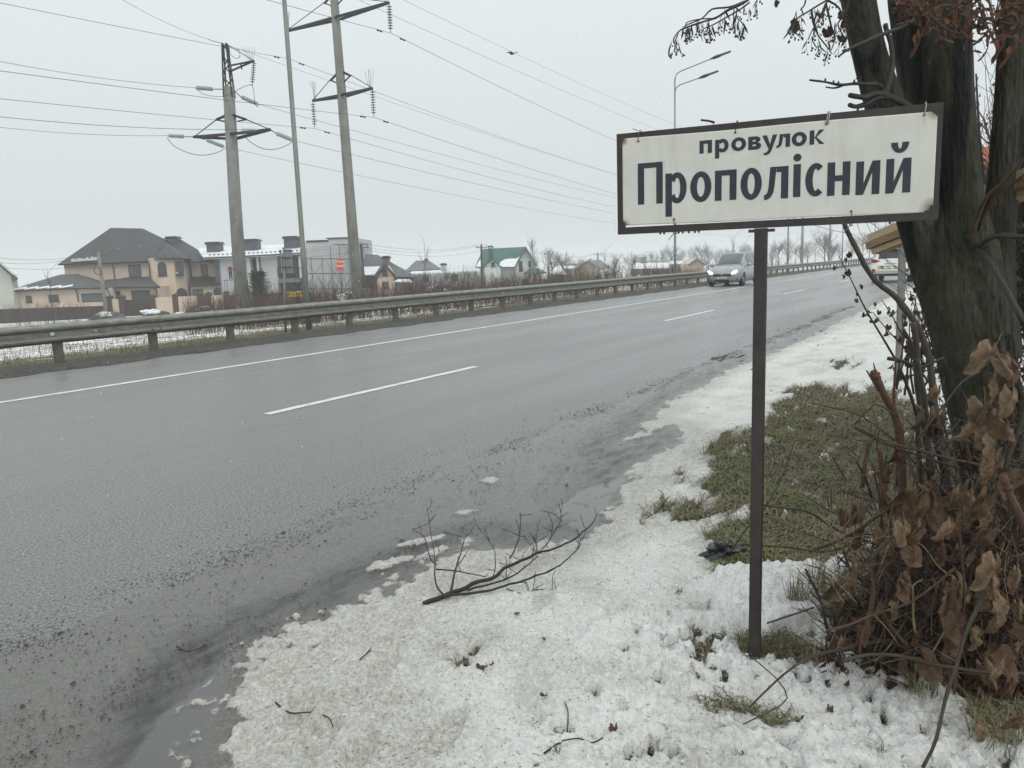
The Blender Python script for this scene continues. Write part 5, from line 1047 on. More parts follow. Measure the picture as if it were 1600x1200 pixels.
    c = at(1391, 392, 330); tw = thing('lattice_pylon', Vector((c.x, c.y, -3)), 'faint steel lattice pylon in the mist above the pale timber', 'pylon'); top = at(1391, 343, 330).z + 6
    m = MB()
    for sx, sy in cn: m.bar((c.x + sx * 3.2, c.y + sy * 3.2, -3), (c.x + sx * .8, c.y + sy * .8, top), .25, .25)
    m.build('tower_leg', 'dark_steel', tw); m = MB()
    for k in range(8):
        f0, f1 = k / 8, (k + 1) / 8; r0, r1 = 3.2 - 2.4 * f0, 3.2 - 2.4 * f1; z0, z1 = -3 + (top + 3) * f0, -3 + (top + 3) * f1
        for sy in (-1, 1): m.bar((c.x - r0, c.y + sy * r0, z0), (c.x + r1, c.y + sy * r1, z1), .15, .15); m.bar((c.x + r0, c.y + sy * r0, z0), (c.x - r1, c.y + sy * r1, z1), .15, .15)
    m.build('tower_brace', 'dark_steel', tw); m = MB()
    for dz, hl in ((-1, 4), (-5.5, 5.5), (-9, 4.5)): m.bar((c.x - hl, c.y, top + dz), (c.x + hl, c.y, top + dz), .3, .3)
    m.build('tower_arm', 'dark_steel', tw)
power_lines()

def street_lamps():
    sp = 30.0; base0 = (to_sn(gz(501, 512))[0], 16.75)
    def lampobj(s_, lab, first=None):
        p = from_sn(s_, base0[1], zprof(base0[1]) - .1)
        if first: return copy_thing(first, p, ROT, lab)
        t_ = thing('street_lamp', p, lab, 'street lamp', 'street lamps beyond the crash barrier', ROT)
        m = MB(); m.tube([(0, 0, 0), (0, 0, 2.4), (0, 0, 2.42), (0, 0, 9.2), (0, 0, 9.22), (0, 0, 12.3)], [.085, .082, .07, .06, .045, .040], 12); m.build('pole', 'lamp_steel', t_, True)
        for z, L, rise in ((12.3, 2.25, .42), (11.55, 1.55, .22)):
            # arms reach out over the road
            pts = [(0, 0, z - .35), (0, -.03, z + .05), (0, -.12, z + .22), (0, -.32, z + .33), (0, -L, z + .33 + rise)]
            m = MB(); m.tube(pts, .032, 8); m.build('arm', 'lamp_steel', t_, True)
            m = MB(); d = Vector((0, -1, .20)).normalized(); e = Vector(pts[-1]); u_ = Vector((0, .20, 1)).normalized()
            prof = [(-.1, .05, .05), (.0, .07, .06), (.12, .15, .08), (.3, .17, .085), (.5, .13, .06), (.85, .12, .045), (1.05, .11, .04), (1.08, .05, .03)]; vs = []
            for a, wdt, th in prof:
                c = e + d * a
                for q in range(8): an = q * PI / 4; vs.append(tuple(c + Vector((1, 0, 0)) * wdt * math.cos(an) + u_ * th * math.sin(an)))
            k = len(prof); m.add(vs, [(i * 8 + j, i * 8 + (j + 1) % 8, (i + 1) * 8 + (j + 1) % 8, (i + 1) * 8 + j) for i in range(k - 1) for j in range(8)] + [tuple(range(8))[::-1], tuple(range((k - 1) * 8, k * 8))])
            hd = m.build('lamp_head', 'dark_steel', t_, True); c = e + d * .72 - u_ * .055; g = MB(); g.add([tuple(c + d * a + Vector((b, 0, 0))) for a, b in ((-.25, -.08), (.25, -.07), (.25, .07), (-.25, .08))], [(0, 1, 2, 3)]); g.build('lens', 'plate_white', hd)
        return t_
    first = lampobj(base0[0] + sp, 'grey street lamp with two arms and heads, one above the other, rising behind the plate')
    lampobj(base0[0], 'bare grey lamp pole nearest the camera, just behind the crash barrier between two power poles', first)
    for k, lab in ((2, 'third street lamp pole, seen under the plate left of the far power pole'), (3, 'fourth street lamp pole, thin and seen under the plate'), (4, 'fifth street lamp pole, faint, close to the pale timber end')): lampobj(base0[0] + sp * k, lab, first)
street_lamps()

def village_poles():
    G = 'low wooden and concrete poles of the village line'; tops = []
    for x0, y0, x1, y1, D, mt, r, lab in ((153.5, 394, 166.5, 490, 68, 'concrete', .16, 'leaning low concrete pole with a hanging ring before the beige house'), (564, 382, 570, 462, 72, 'far_trunk', .13, 'dark wooden pole close to the right flank of the tall power pole'), (752, 383, 754, 452, 100, 'far_trunk', .16, 'dark wooden pole in front of the green roofed house'), (857, 394, 857.5, 448, 115, 'concrete', .16, 'pale concrete pole right of the green roofed house'), (934, 395.5, 934.5, 432, 150, 'concrete', .18, 'far concrete pole before the yellow gable house')):
        a, b = at(x0, y0, D), at(x1, y1, D); b.z = min(b.z, ground_z(b.x, b.y)); t_ = thing('utility_pole', b, lab, 'utility pole', G); m = MB(); m.tube([b, a], [r * 1.15, r * .85], 10); m.build('shaft', mt, t_, True)
        m = MB(); m.bar(a + Vector((-.7, 0, -.3)), a + Vector((.7, 0, -.3)), .09, .09); m.build('crossarm', 'bare_frame', t_)
        for q in (-.6, 0, .6):
            m = MB(); m.lathe([(0.0, .22), (.05, .2), (.06, .05), (.03, 0)], 6, a + Vector((q, 0, -.26 if q else 0.0))); m.build('insulator', 'insulator_dark', t_)
        if x0 < 200:
            m = MB(); c = a + Vector((-.1, -.2, -1.6)); m.tube([c + Vector((.33 * math.cos(k * PI / 8), 0, .33 * math.sin(k * PI / 8))) for k in range(17)], .035, 5); m.build('cable_ring', 'wire', t_)
        tops.append(a)
    n = 0; names = ['top', 'middle', 'bottom']
    for i, (a, b) in enumerate([(at(-40, 401, 50), tops[0]), (tops[0], tops[1]), (tops[1], tops[2]), (tops[2], tops[3]), (tops[3], tops[4]), (tops[4], tops[4] + Vector((38, 40, -.3)))]):
        for k, (dx, dz) in enumerate(((0, .15), (-.6, -.1), (.6, -.55))):
            where = ['from the picture edge to the leaning pole', 'from the leaning pole to the dark wooden pole', 'from the dark pole to the pole before the green roof', 'from the green roofed house to the pale concrete pole', 'from the pale concrete pole to the far one', 'beyond the far concrete pole to the sheds'][i]
            wire(a + Vector((dx, 0, dz)), b + Vector((dx, 0, dz)), .35 + .012 * (b - a).length, .011 + .00004 * b.y, 'service_wire', '%s thin service wire %s' % (names[k], where), 'service wires of the village line', 20)
village_poles()

def rail_side_signs():
    c = gz(445, 514); D = c.y; t_ = thing('road_sign', Vector((c.x, c.y, -.15)), 'grey back of a folded double road sign on a thin post behind the crash barrier', 'road sign')
    m = MB(); x = at(443, 450, D); m.tube([(c.x, c.y, -.3), (at(443.5, 388, D).x, c.y, at(443.5, 386.5, D).z)], .035, 10); m.build('post', 'lamp_steel', t_, True)
    for sg, xa, xb in ((-1, 434.5, 442.6), (1, 445.2, 456.8)):
        a, b = at(xa, 391, D), at(xb, 428, D); m = MB(); y0, y1 = (D + .12, D - .02) if sg < 0 else (D - .02, D + .10); zt, zb_ = a.z, b.z
        if sg > 0: zt = at(450, 390, D).z
        vs = [(a.x, y0, zb_), (b.x, y1, zb_), (b.x, y1, zt), (a.x, y0, zt)]; vs += [(p[0], p[1] + .02, p[2]) for p in vs]; m.add(vs, [(0, 1, 2, 3), (7, 6, 5, 4), (0, 4, 5, 1), (1, 5, 6, 2), (2, 6, 7, 3), (3, 7, 4, 0)]); p_ = m.build('sign_plate', 'sign_back', t_)
        for zz in (zt - .01, zb_ + .01): k = MB(); k.bar((a.x, y0 - .012, zz), (b.x, y1 - .012, zz), .02, .025); k.build('rim', 'bare_frame', p_)
    for zz in (403, 418): k = MB(); a, b = at(436, zz, D - .03), at(456, zz, D - .03); k.bar(a, Vector((b.x, b.y, a.z)), .02, .04); k.build('bracket', 'bare_frame', t_)
    D = 33; c = at(463, 465, D); t_ = thing('notice_board', Vector((c.x, c.y, ground_z(c.x, c.y))), 'small yellow notice board with worn dark lettering on two legs behind the barrier', 'notice board')
    a, b = at(448, 456, D), at(478.5, 464, D); b.z = a.z - .21; m = MB(); m.box(a.x, b.x, D, D + .03, b.z, a.z); bd = m.build('board', 'sign_yellow', t_)
    m = MB(); k = 9; wv = (b.x - a.x) / k
    for i in range(k):
        x0 = a.x + wv * i + .015; m.box(x0, x0 + .018, D - .003, D, b.z + .045, a.z - .045)
        if i not in (1, 3): m.box(x0 + wv * .45, x0 + wv * .45 + .018, D - .003, D, b.z + .045, a.z - .045)
        m.box(x0 + .018, x0 + wv * .45, D - .0025, D, *(sorted((b.z + .09 + .02 * (i % 3), b.z + .11 + .02 * (i % 3)))))
    m.build('worn_print', 'trim_dark', bd)
    for px_ in (455, 472): q = at(px_, 470, D); m = MB(); m.box(q.x - .02, q.x + .02, D + .005, D + .04, ground_z(q.x, D) - .1, b.z); m.build('leg', 'lamp_steel', t_)
    # galvanised post on the verge
    c = vg(1404, 598); t_ = thing('steel_post', c, 'square galvanised steel post in the snow, seen between the plate post and the tree', 'post'); D = c.y
    m = MB(); a = Vector((at(1411, 330, D).x, D + .02, 3.1)); m.bar((c.x, c.y, -.2), a, .062, .062, (1, 0, 0)); m.build('upright', 'lamp_steel', t_); m = MB(); m.box(c.x - .06, c.x + .06, c.y - .06, c.y + .06, .0, .05); m.build('base_sleeve', 'rail_post', t_)
rail_side_signs()

# ------------------------------------------------------------------ VEHICLES
def loft_car(st, name, loc, heading, label, cat, paint, glass, cuts, group=None):
    """st: (x, zb, ws, wb, zbelt, wt, zt) front to back; half section of 9 points mirrored"""
    t_ = thing(name, loc, label, cat, group, heading)
    rows = []
    for x, zb, ws, wb, zl, wt, zt in st:
        h = [(0, zb), (ws * .8, zb), (ws, zb + .06), (wb, zb + (zl - zb) * .38), (wb * .995, zb + (zl - zb) * .78), (wb * .965, zl), (wt * 1.0, zt - .07), (wt * .86, zt - .012), (wt * .4, zt + .012), (0, zt + .016)]
        rows.append([(x, -a, b) for a, b in h[::-1]][:-1] + [(x, a, b) for a, b in h])
    n = len(rows[0]); faces = {}
    for i in range(len(rows) - 1):
        for j in range(n - 1):
            jj = j if j < n // 2 else n - 2 - j           # 0 roof centre .. 8 floor
            faces.setdefault(cuts(i, jj, j >= n // 2), []).append((i, j))
    def patch(name_, mat, fl, push=0.0, smooth=True):
        m = MB(); mp = {}
        for i, j in fl:
            q = []
            for a, b in ((i, j), (i, j + 1), (i + 1, j + 1), (i + 1, j)):
                if (a, b) not in mp: mp[(a, b)] = len(m.v); m.v.append(rows[a][b])
                q.append(mp[(a, b)])
            m.f.append(tuple(q[::-1]))
        return m.build(name_, mat, t_, smooth)
    for k, fl in faces.items():
        if k is None: continue
        nm, mt = k.split('|')[:2]; patch(nm, mt, fl)
    m = MB(); 
    for r_ in (rows[0], rows[-1]): m.add(r_, [tuple(range(n))])
    m.build('end_panel', paint, t_); return t_
def wheel_mesh(r, wd):
    ty = MB(); ty.lathe([(r * .62, -wd / 2), (r * .9, -wd / 2), (r, -wd * .36), (r, wd * .36), (r * .9, wd / 2), (r * .62, wd / 2)], 28, (0, 0, 0), (0, 1, 0))
    rm = MB(); rm.lathe([(r * .63, wd * .45), (r * .58, wd * .40), (r * .56, wd * .1)], 24, (0, 0, 0), (0, 1, 0)); rm.lathe([(r * .14, wd * .42), (r * .12, wd * .46), (0, wd * .46)], 12, (0, 0, 0), (0, 1, 0))
    for k in range(5):
        a = k * 2 * PI / 5; d = Vector((math.cos(a), 0, math.sin(a))); rm.bar(d * r * .1 + Vector((0, wd * .40, 0)), d * r * .6 + Vector((0, wd * .36, 0)), r * .2, .03, (0, 1, 0))
    rm.lathe([(r * .6, wd * .0), (0, 0)], 16, (0, 0, 0), (0, 1, 0))
    return ty.mesh('tyre', 'tyre', True), rm.mesh('rim', 'rim_alloy', False)
def add_wheels(t_, r, wd, xs, hw, arch):
    ty, rm = wheel_mesh(r, wd)
    for x in xs:
        for sg in (-1, 1):
            o = bpy.data.objects.new('wheel', ty); COL.objects.link(o); o.parent = t_; o.location = (x, sg * (hw - wd / 2 + .012), r); o.rotation_euler = (0, 0, 0 if sg > 0 else PI)
            q = bpy.data.objects.new('rim', rm); COL.objects.link(q); q.parent = o
            m = MB(); c = Vector((x, sg * (hw + .004), r + .02)); pts = [c + Vector((arch * math.cos(k * PI / 12), 0, arch * math.sin(k * PI / 12))) for k in range(-1, 14)]
            m.add([c + Vector((0, -sg * .01, -.1))] + pts, [(0, k + 1, k + 2) for k in range(len(pts) - 1)]); m.build('wheel_arch', 'black_trim', t_)
            m = MB(); m.tube([p + Vector((0, sg * .0, 0)) for p in pts], .022, 5); m.build('arch_lip', 'car_silver' if arch < .385 else 'car_white', t_, True)
def silver_van():
    p = gz(1110, 449); f_ = -DS; head = math.atan2(f_.y, f_.x)
    ctr = from_sn(*to_sn(gz(1128, 447.5)), 0); ctr = Vector((ctr.x, ctr.y, 0)) + DS * 2.35 ; ctr = ctr - DN * 0.0
    # x forward; body 4.5 long
    st = [(2.27, .30, .55, .60, .62, .50, .66), (2.22, .22, .68, .76, .72, .62, .78), (2.05, .20, .80, .84, .80, .70, .87), (1.75, .20, .84, .885, .88, .74, .97), (1.30, .22, .86, .90, .95, .74, 1.05), (1.02, .22, .86, .90, .98, .72, 1.10), (.42, .22, .86, .90, 1.00, .66, 1.47), (.12, .22, .86, .90, 1.01, .64, 1.60), (-.10, .22, .86, .90, 1.02, .635, 1.635), (-.75, .22, .86, .90, 1.03, .63, 1.66), (-.85, .22, .86, .90, 1.03, .63, 1.66), (-1.55, .22, .86, .90, 1.05, .61, 1.64), (-1.65, .22, .86, .90, 1.05, .61, 1.635), (-2.05, .24, .84, .88, 1.07, .58, 1.58), (-2.20, .28, .80, .86, 1.05, .56, 1.42), (-2.26, .34, .70, .78, .95, .52, 1.05)]
    st = [(a, b, c, d, e, f, g * 1.04 if g > 1.2 else g) for a, b, c, d, e, f, g in st]
    def cuts(i, j, rt):
        if i in (5, 6) and j <= 1: return 'windscreen|car_glass'
        if j == 3 and i in (6, 7): return 'quarter_window|car_glass'
        if j == 3 and i == 8: return 'front_side_window|car_glass'
        if j == 3 and i == 10: return 'rear_side_window|car_glass'
        if j == 3 and i == 12: return 'rear_quarter_window|car_glass'
        if i == 13 and j <= 1: return 'rear_window|car_glass'
        if i <= 4 and j <= 2: return 'bonnet|car_silver'
        if 5 <= i <= 13 and j <= 2: return 'roof|car_silver'
        return 'body|car_silver'
    t_ = loft_car(st, 'parked_car'.replace('parked', 'moving'), ctr, head, 'silver grey people carrier driving towards us along the crash barrier with lit headlights', 'car', 'car_silver', 'car_glass', cuts)
    t_.scale = (1.04, 1.04, 1.06)
    t_.name = 'car'; ORG[t_.name] = (0, 0, 0)
    add_wheels(t_, .325, .21, (1.38, -1.38), .905, .38)
    for sg in (-1, 1):
        m = MB(); m.prism([(0, 0), (.17, .03), (.28, .22), (.24, .30), (.08, .20), (-.01, .10)], (2.245, sg * .50, .60), (-.25, sg * 1.0, 0), (0, sg * .05, .72), (.05, 0, .02)); m.build('headlight', 'headlight_lit', t_)
        m = MB(); m.lathe([(0, .03), (.05, .03), (.05, 0)], 10, (2.19, sg * .64, .36), (1, 0, 0)); m.build('fog_lamp', 'chrome', t_)
        m = MB(); m.prism([(-.16, 0), (.16, .02), (.20, .10), (-.10, .11)], (2.17, sg * .62, .31), (0, 1, 0), (0, 0, 1), (.03, 0, 0)); m.build('lower_intake', 'black_trim', t_)
        m = MB(); m.blob((.78, sg * 1.02, 1.08), .12, 2, 0, (.6, 1.0, .75)); mr = m.build('wing_mirror', 'car_silver', t_, True); m = MB(); m.bar((.80, sg * .86, 1.02), (.78, sg * .96, 1.05), .05, .05); m.build('mirror_arm', 'black_trim', mr)
        m = MB(); m.tube([(-.05, sg * .60, 1.715), (-.8, sg * .60, 1.755), (-1.9, sg * .57, 1.70)], .02, 6); m.build('roof_rail', 'chrome', t_)
        for x0 in (.55, -.45): m = MB(); m.bar((x0 - .09, sg * .905, .86), (x0 + .09, sg * .905, .86), .03, .03); m.build('door_handle', 'car_silver', t_)
        for x0 in (-.80,): m = MB(); m.bar((x0, sg * .903, .32), (x0, sg * .90, 1.0), .012, .008, (0, 1, 0)); m.build('door_gap', 'black_trim', t_)
        m = MB(); m.bar((.98, sg * .70, 1.12), (.14, sg * .625, 1.66), .07, .05); m.build('pillar', 'car_silver', t_)
    m = MB(); m.prism([(-.46, .0), (.46, .0), (.5, .10), (-.5, .10)], (2.27, 0, .52), (0, 1, 0), (0, 0, 1), (.025, 0, 0)); m.build('grille', 'black_trim', t_)
    m = MB(); m.bar((2.302, -.52, .635), (2.302, .52, .635), .05, .03); m.lathe([(.085, 0), (.085, .02), (.06, .025), (.06, .0)], 16, (2.31, 0, .60), (1, 0, 0)); m.bar((2.325, -.055, .605), (2.325, .055, .595), .012, .018); m.build('grille_bar', 'chrome', t_)
    m = MB(); m.prism([(-.42, 0), (.42, 0), (.36, -.13), (-.36, -.13)], (2.255, 0, .35), (0, 1, 0), (0, 0, 1), (.03, 0, 0)); m.build('bumper_intake', 'black_trim', t_)
    m = MB(); m.box(2.285, 2.31, -.26, .26, .385, .495); pl = m.build('number_plate', 'plate_white', t_); m = MB()
    for k in range(8): m.box(2.311, 2.3125, -.20 + k * .052, -.175 + k * .052, .415, .465)
    m.build('worn_print', 'shutter_grey', pl)
    for y0, y1 in ((-.5, .05), (.02, .52)): m = MB(); m.bar((1.05, y0, 1.12), (.86, y1, 1.27), .015, .012); m.build('wiper', 'black_trim', t_)
silver_van()
def police_suv():
    p = gz(1391, 441); head = math.atan2(DS.y, DS.x); ctr = Vector((p.x, p.y, 0)) + DS * 2.2
    st = [(2.3, .42, .6, .66, .80, .55, .90), (2.1, .30, .80, .86, .88, .68, 1.0), (1.2, .30, .88, .90, 1.02, .74, 1.12), (.9, .30, .88, .90, 1.04, .72, 1.18), (.15, .30, .88, .90, 1.06, .66, 1.62), (-.2, .30, .88, .90, 1.06, .65, 1.68), (-1.2, .30, .88, .90, 1.08, .64, 1.70), (-1.30, .30, .88, .90, 1.08, .64, 1.70), (-1.75, .30, .88, .90, 1.09, .63, 1.66), (-1.86, .30, .88, .90, 1.10, .62, 1.63), (-2.12, .32, .86, .89, 1.10, .66, 1.18), (-2.22, .34, .86, .89, .92, .70, .98), (-2.30, .36, .84, .87, .70, .74, .74), (-2.32, .42, .80, .84, .58, .74, .60)]
    def cuts(i, j, rt):
        if i == 3 and j <= 1: return 'windscreen|tinted_glass'
        if i == 9 and j <= 1: return 'rear_window|tinted_glass'
        if j == 3 and i in (5, 7): return 'side_window|tinted_glass'
        if i in (10, 11) and j <= 2: return 'tailgate|car_white'
        return 'body|car_white'
    t_ = loft_car(st, 'car', ctr, head, 'white patrol car with yellow and black tail stripes, seen from behind', 'car', 'car_white', 'tinted_glass', cuts)
    t_.scale = (1.08, 1.06, 1.03)
    add_wheels(t_, .345, .23, (1.35, -1.35), .905, .42)
    for sg in (-1, 1):
        m = MB(); m.prism([(-.20, 0), (.20, .03), (.24, .16), (.10, .20), (-.18, .11)] if sg > 0 else [(.20, 0), (-.20, .03), (-.24, .16), (-.10, .20), (.18, .11)], (-2.20, sg * .66, .98), (0, 1, 0), (.25, 0, 1), (.09, 0, 0)); m.build('tail_light', 'tail_red', t_)
        m = MB(); m.prism([(-.09, 0), (.08, -.03), (.10, .16), (-.05, .16)], (-2.335, sg * .72, .52), (0, sg, 0), (0, 0, 1), (.03, 0, 0)); m.build('reflector', 'tail_red', t_)
        m = MB(); m.blob((.72, sg * 1.02, 1.15), .12, 2, 0, (.6, 1, .8)); m.build('wing_mirror', 'car_white', t_, True)
        m = MB(); m.tube([(-2.30, sg * .55, .33), (-2.42, sg * .55, .33)], .035, 10); m.build('exhaust', 'chrome', t_)
    m = MB(); m.prism([(-.80, 0), (.80, 0), (.74, .12), (-.74, .12)], (-2.352, 0, .33), (0, 1, 0), (0, 0, 1), (.12, 0, 0)); m.build('bumper_skirt', 'black_trim', t_)
    m = MB(); m.bar((-2.36, -.72, .56), (-2.36, .72, .56), .02, .035); m.build('bumper_strip', 'chrome', t_)
    m = MB(); m.prism([(-.27, 0), (.27, 0), (.27, .115), (-.27, .115)], (-2.265, 0, .84), (0, 1, 0), (.25, 0, 1), (.02, 0, 0)); pl = m.build('number_plate', 'plate_blue', t_); m = MB()
    for k in range(7): m.prism([(0, 0), (.025, 0), (.025, .06), (0, .06)], (-2.268, -.19 + k * .058, .868), (0, 1, 0), (.25, 0, 1), (.001, 0, 0))
    m.build('worn_print', 'plate_white', pl)
    for k in range(8):
        y0 = -.56 + k * .14; m = MB(); m.prism([(0, 0), (.14, 0), (.14 + .07, .15), (.07, .15)], (-2.315, y0 - .035, .685), (0, 1, 0), (.25, 0, 1), (.015, 0, 0)); m.build('stripe', 'stripe_yellow' if k % 2 else 'black_trim', t_)
    for k in range(2):
        pass
    m = MB(); m.box(-.15, .15, -.5, .5, 1.70, 1.80); m.build('light_bar', 'plate_blue', t_); m = MB(); m.bar((-1.92, -.56, 1.70), (-1.92, .56, 1.70), .22, .04); m.build('spoiler', 'car_white', t_)
    m = MB(); m.bar((-2.06, .0, 1.20), (-2.0, .38, 1.24), .02, .02); m.build('rear_wiper', 'black_trim', t_)
police_suv()

# ------------------------------------------------------------------ BARE TREES AND SHRUBS of the distance
def grow(m, p, d, L, r, lev, maxlev, rnd, spread=.55, up=.12, minr=.012, kids=(2, 4)):
    n = 3; pts = [p]; q = p.copy(); dd = d.copy()
    for i in range(n):
        dd = (dd + Vector((rnd.gauss(0, .13), rnd.gauss(0, .13), rnd.gauss(0, .08) + up * .4))).normalized(); q = q + dd * L / n; pts.append(q.copy())
    rs = [max(minr, r * (1 - .38 * i / n)) for i in range(n + 1)]
    if lev <= 1: m.tube(pts, rs, 5 if lev == 0 else 4, False)
    else:
        for i in range(n): m.twig(pts[i], pts[i + 1], rs[i], rs[i + 1])
    if lev >= maxlev: return
    k = rnd.randint(*kids) + (2 if lev == 0 else 0)
    for i in range(k):
        f = rnd.uniform(.35, 1.0) if i else 1.0; x = f * n; a = min(int(x), n - 1); b = pts[a].lerp(pts[a + 1], x - a)
        ax = Vector((rnd.gauss(0, 1), rnd.gauss(0, 1), rnd.gauss(0, .35))).normalized(); nd = (dd * (1 - spread * .5) + ax * spread + Vector((0, 0, up))).normalized()
        grow(m, b, nd, L * rnd.uniform(.55, .8), rs[a] * rnd.uniform(.5, .7), lev + 1, maxlev, rnd, spread, up, minr, kids)
def make_tree_mesh(seed, H, kind):
    rnd = random.Random(seed); tr = MB(); cr = MB()
    if kind == 'tree':
        pts = [Vector((0, 0, -.3))]; 
        for i in range(5): pts.append(pts[-1] + Vector((rnd.gauss(0, .05) * H * .2, rnd.gauss(0, .05) * H * .2, H * .13)))
        tr.tube(pts, [H * .022 * (1 - .13 * i) for i in range(6)], 7)
        for i in range(16):
            f = rnd.uniform(1.6, 5); a = int(min(f, 4)); b = pts[a].lerp(pts[a + 1], f - a); an = rnd.random() * 6.28; grow(cr, b, Vector((math.cos(an) * .7, math.sin(an) * .7, .75)).normalized(), H * rnd.uniform(.2, .32), H * .008, 1, 4, rnd, .62, .2, H * .0011, (3, 4))
    elif kind == 'poplar':
        pts = [Vector((0, 0, -.3))]
        for i in range(6): pts.append(pts[-1] + Vector((rnd.gauss(0, .02) * H * .2, rnd.gauss(0, .02) * H * .2, H * .15)))
        tr.tube(pts, [H * .017 * (1 - .14 * i) for i in range(7)], 7)
        for i in range(22):
            f = rnd.uniform(1.0, 5.9); a = int(min(f, 5)); b = pts[a].lerp(pts[a + 1], f - a); an = rnd.random() * 6.28; grow(cr, b, Vector((math.cos(an) * .5, math.sin(an) * .5, .85)).normalized(), H * rnd.uniform(.12, .22), H * .006, 1, 3, rnd, .5, .25, H * .001, (3, 4))
    else:
        for i in range(9):
            an = rnd.random() * 6.28; q = Vector((math.cos(an) * .15 * H, math.sin(an) * .15 * H, -.1)); grow(tr if i < 3 else cr, q, Vector((math.cos(an) * .45, math.sin(an) * .45, .9)).normalized(), H * rnd.uniform(.35, .5), H * .010, 1, 4, rnd, .55, .15, H * .0016, (3, 4))
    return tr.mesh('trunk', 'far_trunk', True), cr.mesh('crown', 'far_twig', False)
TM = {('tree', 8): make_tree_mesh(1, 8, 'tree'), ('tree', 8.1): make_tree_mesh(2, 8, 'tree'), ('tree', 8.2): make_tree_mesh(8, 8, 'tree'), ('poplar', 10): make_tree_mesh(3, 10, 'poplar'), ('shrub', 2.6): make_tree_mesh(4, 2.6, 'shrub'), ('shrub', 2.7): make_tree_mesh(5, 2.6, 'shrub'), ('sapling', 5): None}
def sapling_mesh():
    rnd = random.Random(11); tr = MB(); cr = MB(); pts = [Vector((0, 0, -.2))]
    for i in range(6): pts.append(pts[-1] + Vector((rnd.gauss(0, .05), rnd.gauss(0, .05), .9)))
    tr.tube(pts, [.05 * (1 - .14 * i) for i in range(7)], 5)
    for i in range(12):
        f = rnd.uniform(1.2, 5.8); a = int(min(f, 5)); b = pts[a].lerp(pts[a + 1], f - a); an = rnd.random() * 6.28; grow(cr, b, Vector((math.cos(an) * .55, math.sin(an) * .55, .8)).normalized(), rnd.uniform(.6, 1.1), .018, 2, 3, rnd, .4, .2, .006, (1, 3))
    return tr.mesh('trunk', 'far_trunk', True), cr.mesh('crown', 'far_twig', False)
TM[('sapling', 5)] = sapling_mesh()
def plant(kind, px_, D, top_py, label, group, base_h, name, cat):
    x = at(px_, 400, D).x; z0 = ground_z(x, D); ht = at(px_, top_py, D).z - z0
    me = TM[(kind, base_h)]; t_ = thing(name, Vector((x, D, z0)), label, cat, group, random.random() * 6.28); t_.scale = (ht / (base_h if base_h < 9 else 10),) * 3
    for q, nm in zip(me, ('trunk', 'crown')): o = bpy.data.objects.new(nm, q); COL.objects.link(o); o.parent = t_
